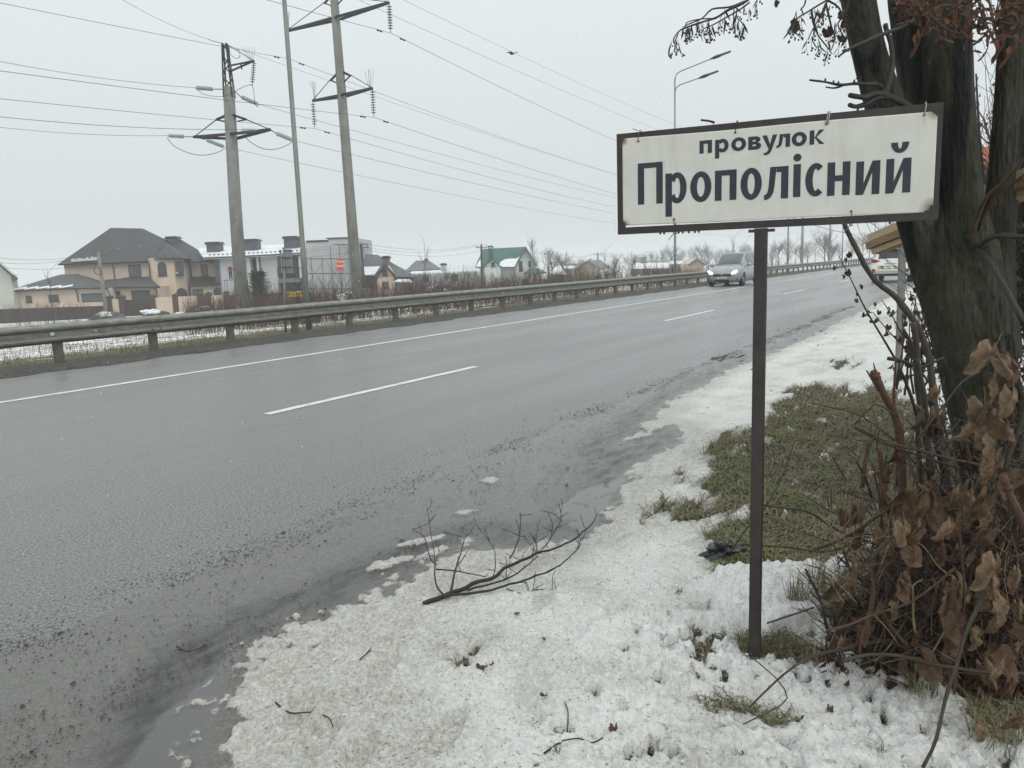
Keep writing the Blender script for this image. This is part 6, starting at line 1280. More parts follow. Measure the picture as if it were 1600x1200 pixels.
def distance_plants():
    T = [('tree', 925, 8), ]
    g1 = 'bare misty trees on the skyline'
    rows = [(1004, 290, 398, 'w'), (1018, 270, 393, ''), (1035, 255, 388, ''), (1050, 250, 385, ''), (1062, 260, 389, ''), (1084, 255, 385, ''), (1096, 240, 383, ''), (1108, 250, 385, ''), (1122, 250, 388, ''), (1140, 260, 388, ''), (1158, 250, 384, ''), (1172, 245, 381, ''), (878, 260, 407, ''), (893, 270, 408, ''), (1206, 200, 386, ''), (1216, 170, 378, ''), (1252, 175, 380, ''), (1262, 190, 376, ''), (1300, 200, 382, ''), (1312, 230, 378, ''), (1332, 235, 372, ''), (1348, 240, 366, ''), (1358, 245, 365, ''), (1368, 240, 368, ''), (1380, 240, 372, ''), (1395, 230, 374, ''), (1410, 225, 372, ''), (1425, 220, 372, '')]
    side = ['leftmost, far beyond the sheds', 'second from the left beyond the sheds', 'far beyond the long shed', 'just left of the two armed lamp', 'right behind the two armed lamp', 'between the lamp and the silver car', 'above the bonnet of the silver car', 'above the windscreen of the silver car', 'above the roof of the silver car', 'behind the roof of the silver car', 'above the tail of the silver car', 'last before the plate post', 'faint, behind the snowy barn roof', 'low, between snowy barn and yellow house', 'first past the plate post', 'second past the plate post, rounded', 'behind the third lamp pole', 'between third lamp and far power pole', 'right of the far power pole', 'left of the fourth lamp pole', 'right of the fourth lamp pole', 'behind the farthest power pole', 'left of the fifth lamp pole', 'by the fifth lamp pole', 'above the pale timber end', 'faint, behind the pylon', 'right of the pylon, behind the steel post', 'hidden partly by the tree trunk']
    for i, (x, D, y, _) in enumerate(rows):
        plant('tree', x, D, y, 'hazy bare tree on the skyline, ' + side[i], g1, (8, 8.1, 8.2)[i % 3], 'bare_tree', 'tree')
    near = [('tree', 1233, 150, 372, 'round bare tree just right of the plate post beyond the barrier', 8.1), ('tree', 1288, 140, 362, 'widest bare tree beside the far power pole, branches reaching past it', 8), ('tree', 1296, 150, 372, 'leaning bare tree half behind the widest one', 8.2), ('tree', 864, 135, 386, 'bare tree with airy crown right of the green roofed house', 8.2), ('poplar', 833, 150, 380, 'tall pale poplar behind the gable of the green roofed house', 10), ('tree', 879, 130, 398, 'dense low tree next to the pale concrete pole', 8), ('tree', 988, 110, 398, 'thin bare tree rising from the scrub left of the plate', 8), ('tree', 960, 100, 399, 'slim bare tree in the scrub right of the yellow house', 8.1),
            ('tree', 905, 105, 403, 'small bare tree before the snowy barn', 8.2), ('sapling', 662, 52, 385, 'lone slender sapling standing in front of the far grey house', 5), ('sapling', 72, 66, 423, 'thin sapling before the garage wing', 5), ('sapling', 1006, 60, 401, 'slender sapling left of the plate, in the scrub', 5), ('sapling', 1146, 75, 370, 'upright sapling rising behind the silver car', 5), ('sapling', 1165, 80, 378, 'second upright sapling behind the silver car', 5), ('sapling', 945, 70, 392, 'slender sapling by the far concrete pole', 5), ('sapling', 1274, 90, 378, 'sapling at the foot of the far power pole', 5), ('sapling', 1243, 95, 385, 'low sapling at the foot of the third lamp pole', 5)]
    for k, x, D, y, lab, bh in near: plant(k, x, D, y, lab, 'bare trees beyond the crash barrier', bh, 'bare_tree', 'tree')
    wh = ['in front of the cottage', 'before the cottage porch', 'left of the lone sapling', 'right of the lone sapling', 'before the long bungalow', 'at the middle of the long bungalow', 'left of the pole before the green roof', 'right of that pole', 'below the green roof dormer', 'under the green roof', 'before the panel fence', 'at the right end of the panel fence', 'by the pale concrete pole', 'before the snowy barn', 'left of the yellow house', 'before the yellow house', 'right of the yellow house', 'in the scrub past the yellow house', 'before the long shed', 'right of the long shed', 'behind the two armed lamp foot', 'left of the silver car', 'at the garage windows', 'before the garage door', 'far left by the pale green house', 'under the leaning pole', 'at the foot of the lattice headed pole', 'right of the lattice headed pole', 'by the yellow notice board', 'at the scaffold foot']
    xs = [585, 630, 645, 680, 697, 720, 738, 765, 783, 800, 818, 850, 868, 886, 902, 925, 948, 965, 1000, 1025, 1055, 1085, 60, 105, 22, 140, 352, 412, 470, 530]
    ys = [432, 430, 424, 418, 414, 415, 414, 425, 424, 428, 425, 415, 418, 415, 414, 416, 412, 408, 412, 411, 412, 413, 462, 466, 468, 472, 450, 440, 446, 442]
    for i, (x, y) in enumerate(zip(xs, ys)): plant('shrub', x, 58 + (i * 7) % 22 if x > 500 else 60 + i % 5, y, 'bare brown bush ' + wh[i], 'bare bushes beyond the crash barrier', (2.6, 2.7)[i % 2], 'bare_bush', 'bush')
    # sparse young pine beside the lattice headed pole
    D = 62; x = at(403, 440, D).x; z0 = ground_z(x, D); t_ = thing('pine_tree', Vector((x, D, z0)), 'dark green scruffy young pine beside the lattice headed power pole', 'tree'); rnd = random.Random(4)
    zt = at(403, 428, D).z; m = MB(); m.tube([(x, D, z0 - .2), (x + .1, D, (z0 + zt) / 2), (x, D, zt)], [.09, .06, .02], 6); m.build('trunk', 'far_trunk', t_); m = MB()
    for i in range(420):
        f = rnd.random() ** .7; an = rnd.random() * 6.28; L = (1.35 - f * .8) * rnd.uniform(.4, 1.0) * 1.3; b = Vector((x, D, z0 + .3 + (zt - z0 - .3) * f)); d = Vector((math.cos(an), math.sin(an), rnd.uniform(.15, .9))).normalized(); e = b + d * L
        for k in range(7):
            p = b.lerp(e, rnd.uniform(.3, 1)); m.twig(p, p + (d + Vector((rnd.gauss(0, .6), rnd.gauss(0, .6), rnd.gauss(.2, .4)))).normalized() * .26, .012, .004)
    m.build('needles', 'conifer', t_, kind='stuff')
distance_plants()
# ------------------------------------------------------------------ THE MANY-STEMMED TREE
def catmull(P, k=4):
    out = []
    for i in range(len(P) - 1):
        p0, p1, p2, p3 = P[max(i - 1, 0)], P[i], P[i + 1], P[min(i + 2, len(P) - 1)]
        for j in range(k):
            t_ = j / k; out.append((p1 * 2 + (p2 - p0) * t_ + (p0 * 2 - p1 * 5 + p2 * 4 - p3) * t_ * t_ + (p1 * 3 - p0 - p2 * 3 + p3) * t_ ** 3) * .5)
    out.append(P[-1]); return out
def stem_tube(m, pts, rads, n=26, k=6, flute=.10, seed=0.0):
    C = catmull([Vector((*p, r)) .to_4d() if False else Vector((p[0], p[1], p[2], r)) for p, r in zip(pts, rads)], k)
    ref = Vector((1, 0, 0)); k0 = len(m.v)
    for i, c in enumerate(C):
        a_, b_ = C[max(i - 1, 0)], C[min(i + 1, len(C) - 1)]; d = Vector((b_[0] - a_[0], b_[1] - a_[1], b_[2] - a_[2])).normalized()
        a = (ref - d * ref.dot(d)).normalized(); b = d.cross(a); ref = a; c3 = Vector(c[:3])
        for j in range(n):
            t_ = 2 * PI * j / n; dr = a * math.cos(t_) + b * math.sin(t_)
            q = Vector((dr.x * 1.6, dr.y * 1.6, c3.z * .8 + seed)); q2 = Vector((dr.x * 5, dr.y * 5, c3.z * 4 + seed)); q3 = Vector((dr.x * 11, dr.y * 11, c3.z * 3.2 + seed)); q4 = Vector((dr.x * 26, dr.y * 26, c3.z * 16 + seed))
            r = c[3] * (1 + flute * 1.6 * mnoise.noise(q) + flute * .45 * mnoise.noise(q2) + .07 * (.25 - abs(mnoise.noise(q3))) + .022 * mnoise.noise(q4)); p = c3 + dr * r; m.v.append((p.x, p.y, p.z))
    for i in range(len(C) - 1):
        for j in range(n): a0 = k0 + i * n + j; a1 = k0 + i * n + (j + 1) % n; m.f.append((a0, a1, a1 + n, a0 + n))
    m.f.append(tuple(k0 + (len(C) - 1) * n + j for j in range(n)))
def pxs(lst, Y): return [at(x, y, Y if not isinstance(Y, tuple) else Y[0] + (Y[1] - Y[0]) * i / max(1, len(lst) - 1)) for i, (x, y) in enumerate(lst)]
def seed_cluster(seed):
    rnd = random.Random(seed); m = MB(); L = .032
    p = [Vector((0, 0, 0)), Vector((.004, .002, -L * .5)), Vector((.002 + rnd.uniform(-.006, .006), .0, -L))]; m.tube(p, [.0009, .0008, .0007], 4, False)
    for k in range(rnd.randint(2, 4)):
        e = p[-1] + Vector((rnd.uniform(-.012, .012), rnd.uniform(-.010, .010), -rnd.uniform(.010, .020))); m.twig(p[-1], e, .0007, .0006); m.blob(e, .0034, 1, .1)
    # papery bract
    w_ = .0036; c0 = Vector((.001, 0, -.004)); vs = []; tw = rnd.uniform(-.8, .8); d = Vector((rnd.uniform(-.5, .5), rnd.uniform(-.3, .3), -1)).normalized()
    for i in range(6):
        f = i / 5; ww = w_ * math.sin(PI * (.12 + .8 * f)); s_ = Vector((math.cos(tw * f * 2), math.sin(tw * f * 2), 0)) * ww; c = c0 + d * .038 * f + Vector((0, .008 * f * f, 0)); vs += [c - s_, c + s_]
    m.add(vs, [(2 * i, 2 * i + 2, 2 * i + 3, 2 * i + 1) for i in range(5)]); return m
def leaf_mesh(seed, kind='vine', mat='leaf_tan'):
    rnd = random.Random(seed); m = MB(); A, K = 28, 5; sd = Vector((seed * 3.1, seed * 1.7, 0))
    fold = rnd.uniform(.3, 1.3); curl = rnd.uniform(-1.8, 2.2); cr = rnd.uniform(.14, .32)
    vs = []
    for k in range(K + 1):
        for j in range(A):
            th = 2 * PI * j / A - PI / 2
            if kind == 'vine':
                lob = .78 + (.02 + .03 * (seed % 3)) * math.cos(5 * (th + PI / 2) + seed) + .03 * math.cos(17 * th) + .10 * mnoise.noise(Vector((math.cos(th) * 2, math.sin(th) * 2, seed)))
                if abs(((th - PI / 2 + PI) % (2 * PI)) - PI) < .3: lob *= .35
            else: lob = (.16 + .10 * abs(math.sin(th)) + .74 * abs(math.sin(th)) ** 5) * (1 + .10 * math.cos(9 * th))
            r = lob * k / K; x, z = r * math.cos(th), r * math.sin(th) - .35
            y = fold * abs(x) * .6 + curl * .22 * (z + .2) ** 2 - .25 * curl * x * x + cr * mnoise.noise(Vector((x * 2.2, z * 2.2, 0)) + sd) * 1.4 * (.4 + r) + .12 * mnoise.noise(Vector((x * 6, z * 6, 3)) + sd) + .02 * math.sin(th * 10) * r
            x2 = x * (1 - .16 * abs(curl) * r) * (1 - .18 * fold); vs.append((x2, y, z))
    fs = []
    for k in range(K):
        for j in range(A):
            a = k * A + j; b = k * A + (j + 1) % A
            fs.append((a, b, b + A, a + A) if k else (a, b + A, a + A))
    m.add(vs, fs); s_ = MB; m.tube([(0, vs[0][1], -.35), (.02, .05, .25), (.0, .12, .75)], [.018, .016, .014], 4, False); return m.mesh('leaf', mat, True)
LEAVES = [leaf_mesh(i, 'vine', mt) for i, mt in enumerate(('leaf_tan', 'leaf_brown', 'leaf_tan', 'leaf_brown', 'leaf_dark', 'leaf_brown', 'leaf_tan', 'leaf_brown', 'leaf_dark', 'leaf_brown', 'leaf_tan', 'leaf_rust', 'leaf_brown'))]
LONG = [leaf_mesh(40 + i, 'long', mt) for i, mt in enumerate(('leaf_rust', 'leaf_dark', 'leaf_rust', 'leaf_dark', 'leaf_brown'))]
def big_tree():
    T = thing('tree', at(1600, 900, 4.2), 'big dark many-stemmed lime tree right behind the street name plate, with drooping seed clusters', 'tree')
    ST = [([(1640, 1010, 4.15, 92), (1612, 900, 4.2, 74), (1583, 800, 4.2, 64), (1558, 700, 4.2, 57), (1534, 600, 4.2, 54), (1516, 520, 4.2, 56), (1502, 450, 4.22, 58), (1488, 380, 4.25, 54), (1478, 330, 4.3, 40)], .09),
          ([(1490, 500, 4.25, 38), (1470, 430, 4.22, 38), (1441, 345, 4.2, 35), (1410, 250, 4.15, 31), (1381, 160, 4.1, 27), (1358, 80, 4.05, 24), (1342, 0, 4.0, 24), (1325, -110, 3.9, 26)], .07),
          ([(1500, 470, 4.3, 44), (1478, 350, 4.35, 44), (1456, 235, 4.35, 38), (1446, 130, 4.32, 35), (1436, 50, 4.3, 36), (1418, -110, 4.25, 36)], .10),
          ([(1505, 450, 4.45, 32), (1487, 320, 4.5, 30), (1474, 200, 4.5, 28), (1464, 100, 4.5, 26), (1456, -110, 4.45, 26)], .08),
          ([(1535, 520, 4.15, 42), (1523, 420, 4.12, 37), (1506, 330, 4.1, 30), (1498, 240, 4.1, 27), (1493, 150, 4.08, 25), (1490, 60, 4.05, 24), (1486, -110, 4.0, 23)], .06),
          ([(1532, 430, 4.5, 14), (1517, 300, 4.5, 8), (1512, 150, 4.5, 7), (1509, -110, 4.5, 7)], .05),
          ([(1545, 560, 4.35, 44), (1540, 470, 4.38, 40), (1552, 385, 4.4, 28), (1565, 300, 4.4, 22), (1573, 200, 4.38, 20), (1579, 100, 4.36, 19), (1586, 20, 4.34, 20), (1602, -110, 4.3, 20)], .07)]
    m = MB()
    for i, (L, fl) in enumerate(ST): stem_tube(m, [at(a, b, c) for a, b, c, r in L], [r * c / 1200 for a, b, c, r in L], 84 if i == 0 else 60, 26, fl, i * 3.3)
    # root flare
    b0 = at(1640, 1010, 4.15)
    m.build('trunk', 'bark', T, True)
    def br(lst, Y, r0, r1, mat='twig_dark', n=7):
        P = catmull(pxs(lst, Y), 3); k = len(P); yy = Y if not isinstance(Y, tuple) else (Y[0] + Y[1]) / 2
        rs = [(r0 + (r1 - r0) * i / (k - 1)) * yy / 1200 * (1 + .25 * mnoise.noise(P[i] * 25)) for i in range(k)]; P = [p + Vector((mnoise.noise(p * 9), 0, mnoise.noise(p * 9 + Vector((5, 5, 5))))) * .006 for p in P]
        m = MB(); m.tube(P, rs, n); m.build('branch', mat, T, True); return P
    br([(1425, 170), (1405, 158), (1385, 150), (1365, 147), (1350, 152), (1328, 149)], (4.0, 3.7), 6, 3.5); br([(1392, 152), (1372, 153), (1352, 162), (1338, 166), (1327, 164)], (3.9, 3.7), 5, 3); br([(1341, 166), (1339, 176), (1336, 186)], 3.75, 2, 1.5)
    br([(1384, 150), (1390, 125), (1395, 100), (1394, 75), (1386, 50), (1384, 40)], (3.9, 4.0), 4, 3.5); br([(1376, 146), (1374, 134), (1362, 131), (1345, 131), (1318, 132), (1290, 129), (1264, 125)], (3.9, 3.6), 3.5, 1.3); br([(1320, 132), (1304, 137), (1290, 136)], 3.7, 1.6, 1)
    for x, y in ((1289, 129), (1335, 131), (1302, 131), (1310, 132)): br([(x, y), (x + 1, y - 6)], 3.7, 1.6, 1.1)
    br([(1350, 132), (1343, 125), (1338, 122)], 3.8, 1.5, 1); br([(1345, 126), (1346, 118)], 3.8, 1.2, .8)
    br([(1430, 30), (1400, 46), (1372, 56), (1345, 68), (1325, 76), (1310, 88)], (3.9, 3.5), 3.5, 1.4); br([(1115, 192), (1107, 189), (1094, 187)], 2.75, 2, 1.4)
    for L in ([(1393, 0), (1440, 20), (1480, 8), (1520, 25), (1600, 40)], [(1410, -20), (1470, 40), (1500, 52)], [(1560, -20), (1590, 30), (1620, 60)], [(1400, 40), (1426, 35), (1450, 55)]): br(L, 3.2, 2.5, 1.2, 'twig')
    # seed-bearing twigs
    sc = [seed_cluster(i).mesh('seed_cluster', 'twig', False) for i in range(5)]
    cnt = [0]
    def put(p, s=1.0):
        o = instance('seed_cluster', random.choice(sc), T, p, (random.uniform(-.25, .25), random.uniform(-.35, .35), random.random() * 6.28), s * random.uniform(.8, 1.25)); cnt[0] += 1
    for L, Y, r0 in (([(1230, -60), (1190, -18), (1165, 2), (1140, 14), (1122, 26), (1100, 33), (1080, 40), (1063, 47), (1053, 58), (1052, 66), (1057, 68)], 3.0, 2.4), ([(1165, 2), (1140, 10), (1113, 13), (1097, 27), (1078, 36), (1068, 42)], 3.05, 1.5), ([(1170, 2), (1150, 18), (1130, 30), (1112, 40), (1100, 45)], 2.95, 1.4), ([(1152, 12), (1150, 25), (1158, 34), (1162, 40)], 3.0, 1.0), ([(1185, -18), (1182, 0), (1176, 10)], 3.0, .9), ([(1120, 28), (1098, 28), (1075, 34), (1070, 42)], 3.02, 1.2)):
        P = br(L, Y, r0, .7, 'twig_dark', 5)
        for p in P[3:]:
            for _ in range(random.choice((0, 0, 1, 1))): put(p + Vector((random.uniform(-.012, .012), random.uniform(-.02, .02), -.002)))
    for L, Y in (([(1400, -60), (1330, -20), (1290, 2), (1262, 18), (1245, 28), (1236, 40), (1230, 50)], 3.1), ([(1330, -30), (1295, 0), (1283, 25), (1270, 45), (1262, 62)], 3.15), ([(1290, 0), (1310, 12), (1318, 30), (1312, 50)], 3.2), ([(1290, 5), (1300, 40), (1306, 60), (1300, 80)], 3.1), ([(1268, 15), (1270, 35), (1278, 55), (1290, 70), (1302, 86)], 3.1), ([(1330, -10), (1322, 20), (1310, 36), (1318, 55)], 3.2), ([(1262, -20), (1258, 5), (1250, 15)], 3.1)):
        P = br(L, Y, 1.8, .7, 'twig_dark', 5)
        for p in P[4:]:
            for _ in range(random.choice((0, 1, 1, 2))): put(p + Vector((random.uniform(-.02, .02), random.uniform(-.04, .04), -.002)), 1.0)
    dk = [leaf_mesh(60 + i, 'vine', 'leaf_dark') for i in range(2)]
    for x, y, s_ in ((1246, 34, .036), (1292, 45, .030), (1314, 18, .026), (1282, 20, .020), (1322, 33, .022), (1314, 56, .022), (1216, 2, .02)): instance('leaf', random.choice(dk), T, at(x, y, 3.1), (random.uniform(-.4, .4), random.uniform(-.5, .5), random.uniform(-1, 1)), s_)
    for i in range(260):
        x = random.uniform(1398, 1610); y = random.gauss(22, 24) if x > 1440 else random.gauss(5, 14)
        if y > 95 or (x < 1450 and y > 40): continue
        instance('leaf', random.choice(LONG), T, at(x, y, random.uniform(2.9, 3.5)), (random.uniform(-.9, .9), random.uniform(-1.4, 1.4), random.random() * 6.28), random.uniform(.018, .034))
    for x, y in ((1438, 58), (1432, 66), (1570, 62), (1577, 84), (1560, 75), (1545, 70), (1590, 60)): instance('leaf', LONG[0], T, at(x, y, 3.1), (.2, random.uniform(-.5, .5), random.random()), .045)
    # burls
    for x, y, Y, r in ((1528, 372, 4.0, 16), (1533, 345, 4.05, 10)): m = MB(); m.blob(at(x, y, Y), r * Y / 1200, 2, .2); m.build('knot', 'bark', T, True)
    # whips of the trunk in front
    br([(1530, 385), (1545, 372), (1570, 368), (1610, 372)], (3.85, 3.3), 4.2, 3.8); br([(1527, 388), (1548, 410), (1570, 450), (1600, 505)], (3.85, 3.4), 3.8, 4.5); br([(1518, 362), (1528, 330), (1545, 305), (1575, 275), (1610, 235)], (3.9, 3.5), 4, 2.5, 'vine_stem'); br([(1530, 350), (1548, 318), (1570, 295), (1615, 262)], (3.9, 3.5), 3, 2, 'vine_stem')
    br([(1528, 360), (1540, 322), (1556, 300), (1600, 278)], (3.9, 3.6), 2, 1.2)
    br([(1318, 346), (1343, 400), (1368, 438), (1402, 468), (1432, 506), (1448, 545), (1456, 592), (1462, 650), (1478, 740), (1490, 860)], (3.5, 3.2), 3.6, 6.6, 'shoot', 10)
big_tree()

def timber():
    a, b = at(1364, 381, 5.6), at(1700, 246, 3.95); t_ = thing('timber_bundle', a, 'pale sawn planks sticking out slantwise behind the stems of the lime tree', 'planks'); d = (b - a).normalized(); s_ = d.cross(Vector((0, 0, 1))).normalized(); u_ = s_.cross(d).normalized()
    for off, w_, h_, mt in ((u_ * .038, .10, .052, 'pale_timber'), (u_ * -.0155 + s_ * .012, .10, .050, 'timber_shaded'), (u_ * -.062 - s_ * .008, .09, .038, 'pale_timber')):
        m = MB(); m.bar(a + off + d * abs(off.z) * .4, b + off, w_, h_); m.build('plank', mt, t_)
timber()

def thicket():
    """undergrowth behind and beside the tree: shrubs with stems, twigs and a mass of dead leaves"""
    rnd = random.Random(21)
    for i, (x, Y, sp, h, lab) in enumerate(((3.75, 5.2, .5, 1.9, 'dark dense undergrowth shrub right behind the lime tree trunk'), (4.0, 5.9, .75, 3.0, 'tall brown thicket shrub at the picture edge behind the lime tree'), (2.75, 3.55, .42, 1.0, 'dark tangle of stems at the picture edge beside the trunk foot'), (6.6, 8.6, 1.0, 3.6, 'bare shrub with rusty leaves seen in the gap between the stems'))):
        t_ = thing('shrub', Vector((x, Y, 0)), lab, 'shrub', 'undergrowth around the lime tree'); st, tw, lf = MB(), MB(), MB()
        for k in range(26 if i != 4 else 12):
            an = rnd.random() * 6.28; q = Vector((x + math.cos(an) * sp * .45 * rnd.random(), Y + math.sin(an) * sp * .45 * rnd.random(), -.05)); d = Vector((math.cos(an) * .35, math.sin(an) * .35, 1)).normalized()
            grow(tw, q, d, h * rnd.uniform(.35, .55), .007 + .006 * rnd.random(), 2, 5, rnd, .5, .12, .0022, (2, 3))
        for k in range(7):
            an = rnd.random() * 6.28; q = Vector((x + math.cos(an) * sp * .3, Y + math.sin(an) * sp * .3, -.05)); P = [q]
            for _ in range(4): P.append(P[-1] + Vector((rnd.gauss(0, .07) + math.cos(an) * .06, rnd.gauss(0, .07), h * .24)))
            m = MB(); m.tube(catmull(P, 3), [.022 * (1 - .06 * j) for j in range(13)], 7); m.build('stem', 'shoot', t_, True)
        tw.build('twigs', 'twig', t_, kind='stuff')
        nl = (3200, 3000, 3200, 700)[i]
        for k in range(nl):
            an = rnd.random() * 6.28; rr = sp * rnd.random() ** .5; z = h * rnd.random() ** (1.6 if i != 3 else .7) * .92; c = Vector((x + math.cos(an) * rr, Y + math.sin(an) * rr, z)); L = rnd.uniform(.014, .034)
            u_ = Vector((rnd.gauss(0, 1), rnd.gauss(0, 1), rnd.gauss(0, 1))).normalized(); v_ = u_.orthogonal().normalized(); w_ = u_.cross(v_)
            lf.add([c - v_ * L, c + w_ * L * .5 + u_ * L * .2, c + v_ * L, c - w_ * L * .5 + u_ * L * .25], [(0, 1, 2), (0, 2, 3)])
        lf.build('dead_leaves', 'leaf_brown' if i in (1, 3, 4) else 'leaf_dark', t_, kind='stuff')
    # further trunks of the row on the right
    for x0, x1, Y, r, lab in ((1650, 1590, 5.4, 26, 'slim second trunk with a sawn-off top at the picture edge'), (1740, 1700, 4.6, 60, 'thick trunk just outside the right edge'),):
        P = [at(x0, 760, Y), at((x0 + x1) / 2 + 6, 480, Y), at(x1, 182 if r < 40 else -100, Y)]; P[0].z = -.1; t_ = thing('tree', P[0], lab, 'tree'); m = MB(); stem_tube(m, P, [r * 1.2 * Y / 1200, r * Y / 1200, r * .8 * Y / 1200], 22, 10, .08, 9.0); m.build('trunk', 'bark', t_, True)
thicket()
def gap_trees():
    for i, (x, D, top, lab) in enumerate(((1543, 9, -160, 'bare tree with fine crossing branches seen between the two right stems'), (1585, 8, -140, 'bare dark tree filling the upper right corner'), (1625, 9.5, -150, 'bare tree at the very edge behind the lime tree'))):
        plant('sapling', x, D, top, lab, 'bare trees of the row behind the lime tree', 5, 'bare_tree', 'tree')
gap_trees()

# ------------------------------------------------------------------ THE DRY VINE BUSH in the corner
def vine_bush():
    B = thing('vine_bush', vg(1450, 1075), 'dry brown vine bush with big crumpled dead leaves in the near right corner', 'bush')
    rnd = random.Random(5)
    def st(lst, Y, r0, r1, mat='vine_stem', n=7, name='stem'):
        P = catmull(pxs(lst, Y), 4); k = len(P); yy = Y if not isinstance(Y, tuple) else (Y[0] + Y[1]) / 2
        P = [p + Vector((mnoise.noise(p * 7), mnoise.noise(p * 7 + Vector((3, 0, 0))), mnoise.noise(p * 7 + Vector((5, 5, 5))))) * .010 for p in P]
        m = MB(); m.tube(P, [(r0 + (r1 - r0) * i / (k - 1)) * yy / 1200 * (1 + .2 * mnoise.noise(P[i] * 40)) for i in range(k)], n)
        if r0 > 3:
            for _ in range(2):
                q = P[rnd.randrange(1, k - 1)]; m.blob(q, r0 * yy / 1200 * 1.25, 1, .2)
        m.build(name, mat, B, True); return P
    ST = [([(1426, 505), (1431, 560), (1438, 640), (1450, 700), (1462, 800), (1470, 900)], 2.95, 6.5, 9, 'shoot'), ([(1412, 515), (1424, 545), (1434, 600), (1436, 700), (1440, 800)], 3.0, 4, 6, 'shoot'), ([(1432, 560), (1440, 600), (1447, 650), (1452, 750)], 2.9, 5, 6, 'shoot'),
          ([(1362, 578), (1380, 612), (1398, 650), (1409, 700), (1411, 790), (1420, 900)], 2.9, 8, 9, 'vine_stem'), ([(1352, 578), (1362, 592), (1372, 606)], 2.9, 1.5, 4, 'vine_stem'), ([(1362, 566), (1366, 580), (1371, 598)], 2.9, 1, 4, 'vine_stem'), ([(1374, 585), (1374, 600)], 2.9, 1, 3, 'vine_stem'),
          ([(1399, 562), (1398, 620), (1402, 690), (1400, 760)], 3.1, 2.5, 3.5, 'vine_stem'), ([(1388, 561), (1410, 564), (1440, 572), (1475, 560)], 3.3, 4, 3, 'twig_dark'), ([(1405, 575), (1425, 620), (1438, 665)], 3.1, 3.5, 4, 'twig_dark'), ([(1455, 620), (1463, 690), (1476, 740)], 3.0, 6, 7, 'twig_dark'),
          ([(1270, 630), (1335, 645), (1395, 685), (1435, 725)], 2.9, 1.6, 2.4, 'vine_stem'), ([(1332, 663), (1395, 692), (1465, 712), (1530, 724), (1620, 738)], 2.75, 2, 4, 'vine_stem'), ([(1336, 668), (1400, 700), (1450, 716), (1500, 730)], 2.76, 2, 3, 'vine_stem'), ([(1335, 665), (1360, 638), (1372, 630), (1400, 650)], 2.85, 2, 2, 'twig'),
          ([(1462, 738), (1432, 785), (1405, 825), (1380, 850), (1356, 880)], (2.4, 2.45), 5, 4.5, 'shoot'), ([(1356, 882), (1365, 912), (1362, 945), (1350, 980), (1342, 1020)], 2.45, 3.5, 4, 'vine_stem'), ([(1190, 790), (1258, 800), (1312, 832), (1372, 850)], 2.9, 2, 3.5, 'twig'), ([(1140, 862), (1160, 832), (1190, 800), (1225, 742), (1242, 690)], 3.1, 2, 1.2, 'twig'), ([(1270, 858), (1318, 842), (1380, 802), (1420, 775)], 2.7, 3.5, 4, 'shoot'), ([(1155, 852), (1230, 856), (1290, 862), (1330, 850)], 2.9, 2, 2.5, 'vine_stem'),
          ([(1262, 888), (1280, 935), (1296, 985), (1300, 1020)], 2.7, 3, 4, 'twig'), ([(1265, 925), (1300, 958), (1345, 990), (1425, 1015)], 2.6, 2.5, 3, 'vine_stem'), ([(1198, 976), (1235, 962), (1272, 948)], 2.8, 2, 2.5, 'vine_stem'), ([(1170, 1106), (1215, 1062), (1258, 1030), (1290, 1018), (1330, 1012), (1390, 998)], (2.35, 2.5), 2, 4.5, 'twig'), ([(1316, 1032), (1350, 1022), (1400, 1026), (1450, 1036), (1520, 1048), (1610, 1056)], 2.3, 4, 4.5, 'shoot'),
          ([(1442, 1200), (1468, 1132), (1488, 1070), (1504, 1010), (1528, 940), (1552, 876)], (2.0, 2.2), 4, 5.5, 'shoot'), ([(1492, 1085), (1500, 1000), (1505, 900), (1500, 820), (1512, 750)], 2.3, 3.5, 3, 'vine_stem'), ([(1566, 742), (1588, 790), (1615, 860)], 2.2, 8, 10, 'vine_stem'), ([(1566, 740), (1585, 680), (1612, 600)], 2.3, 5, 7, 'shoot'), ([(1430, 690), (1475, 630), (1500, 600), (1530, 580)], 2.7, 2, 2, 'twig'), ([(1525, 660), (1548, 620), (1572, 580), (1578, 560)], 2.3, 4, 4, 'shoot'),
          ([(1180, 1030), (1230, 1090), (1160, 1130)], 2.3, 1.5, 1.5, 'twig'), ([(1340, 890), (1400, 880), (1450, 872), (1495, 880)], 2.5, 3, 2.5, 'vine_stem'), ([(1290, 985), (1350, 965), (1420, 940), (1490, 885)], 2.35, 2.5, 3, 'vine_stem'), ([(1370, 940), (1390, 975), (1420, 1010)], 2.45, 3.5, 5, 'vine_stem'), ([(1350, 1000), (1366, 920), (1362, 905)], 2.4, 3, 3, 'vine_stem'), ([(1422, 915), (1428, 950), (1432, 990)], 2.4, 2.5, 3, 'straw'), ([(1416, 930), (1424, 915), (1440, 905)], 2.4, 2, 1, 'straw'),
          ([(1456, 1020), (1475, 985), (1486, 945)], 2.3, 1.2, 1.6, 'straw'), ([(1366, 960), (1390, 990), (1400, 1005)], 2.4, 1.5, 1.2, 'straw'), ([(1400, 830), (1440, 850), (1465, 885), (1485, 900)], 2.4, 1.3, 1.6, 'straw'), ([(1345, 760), (1352, 720), (1358, 690)], 2.8, 5, 3, 'vine_stem'), ([(1375, 700), (1377, 740), (1385, 790)], 2.8, 5, 6, 'vine_stem'), ([(1338, 720), (1350, 745), (1362, 780)], 2.8, 2.5, 3, 'twig_dark')]
    for a in ST: st(a[0], a[1], a[2] * .72, a[3] * .72, *a[4:])
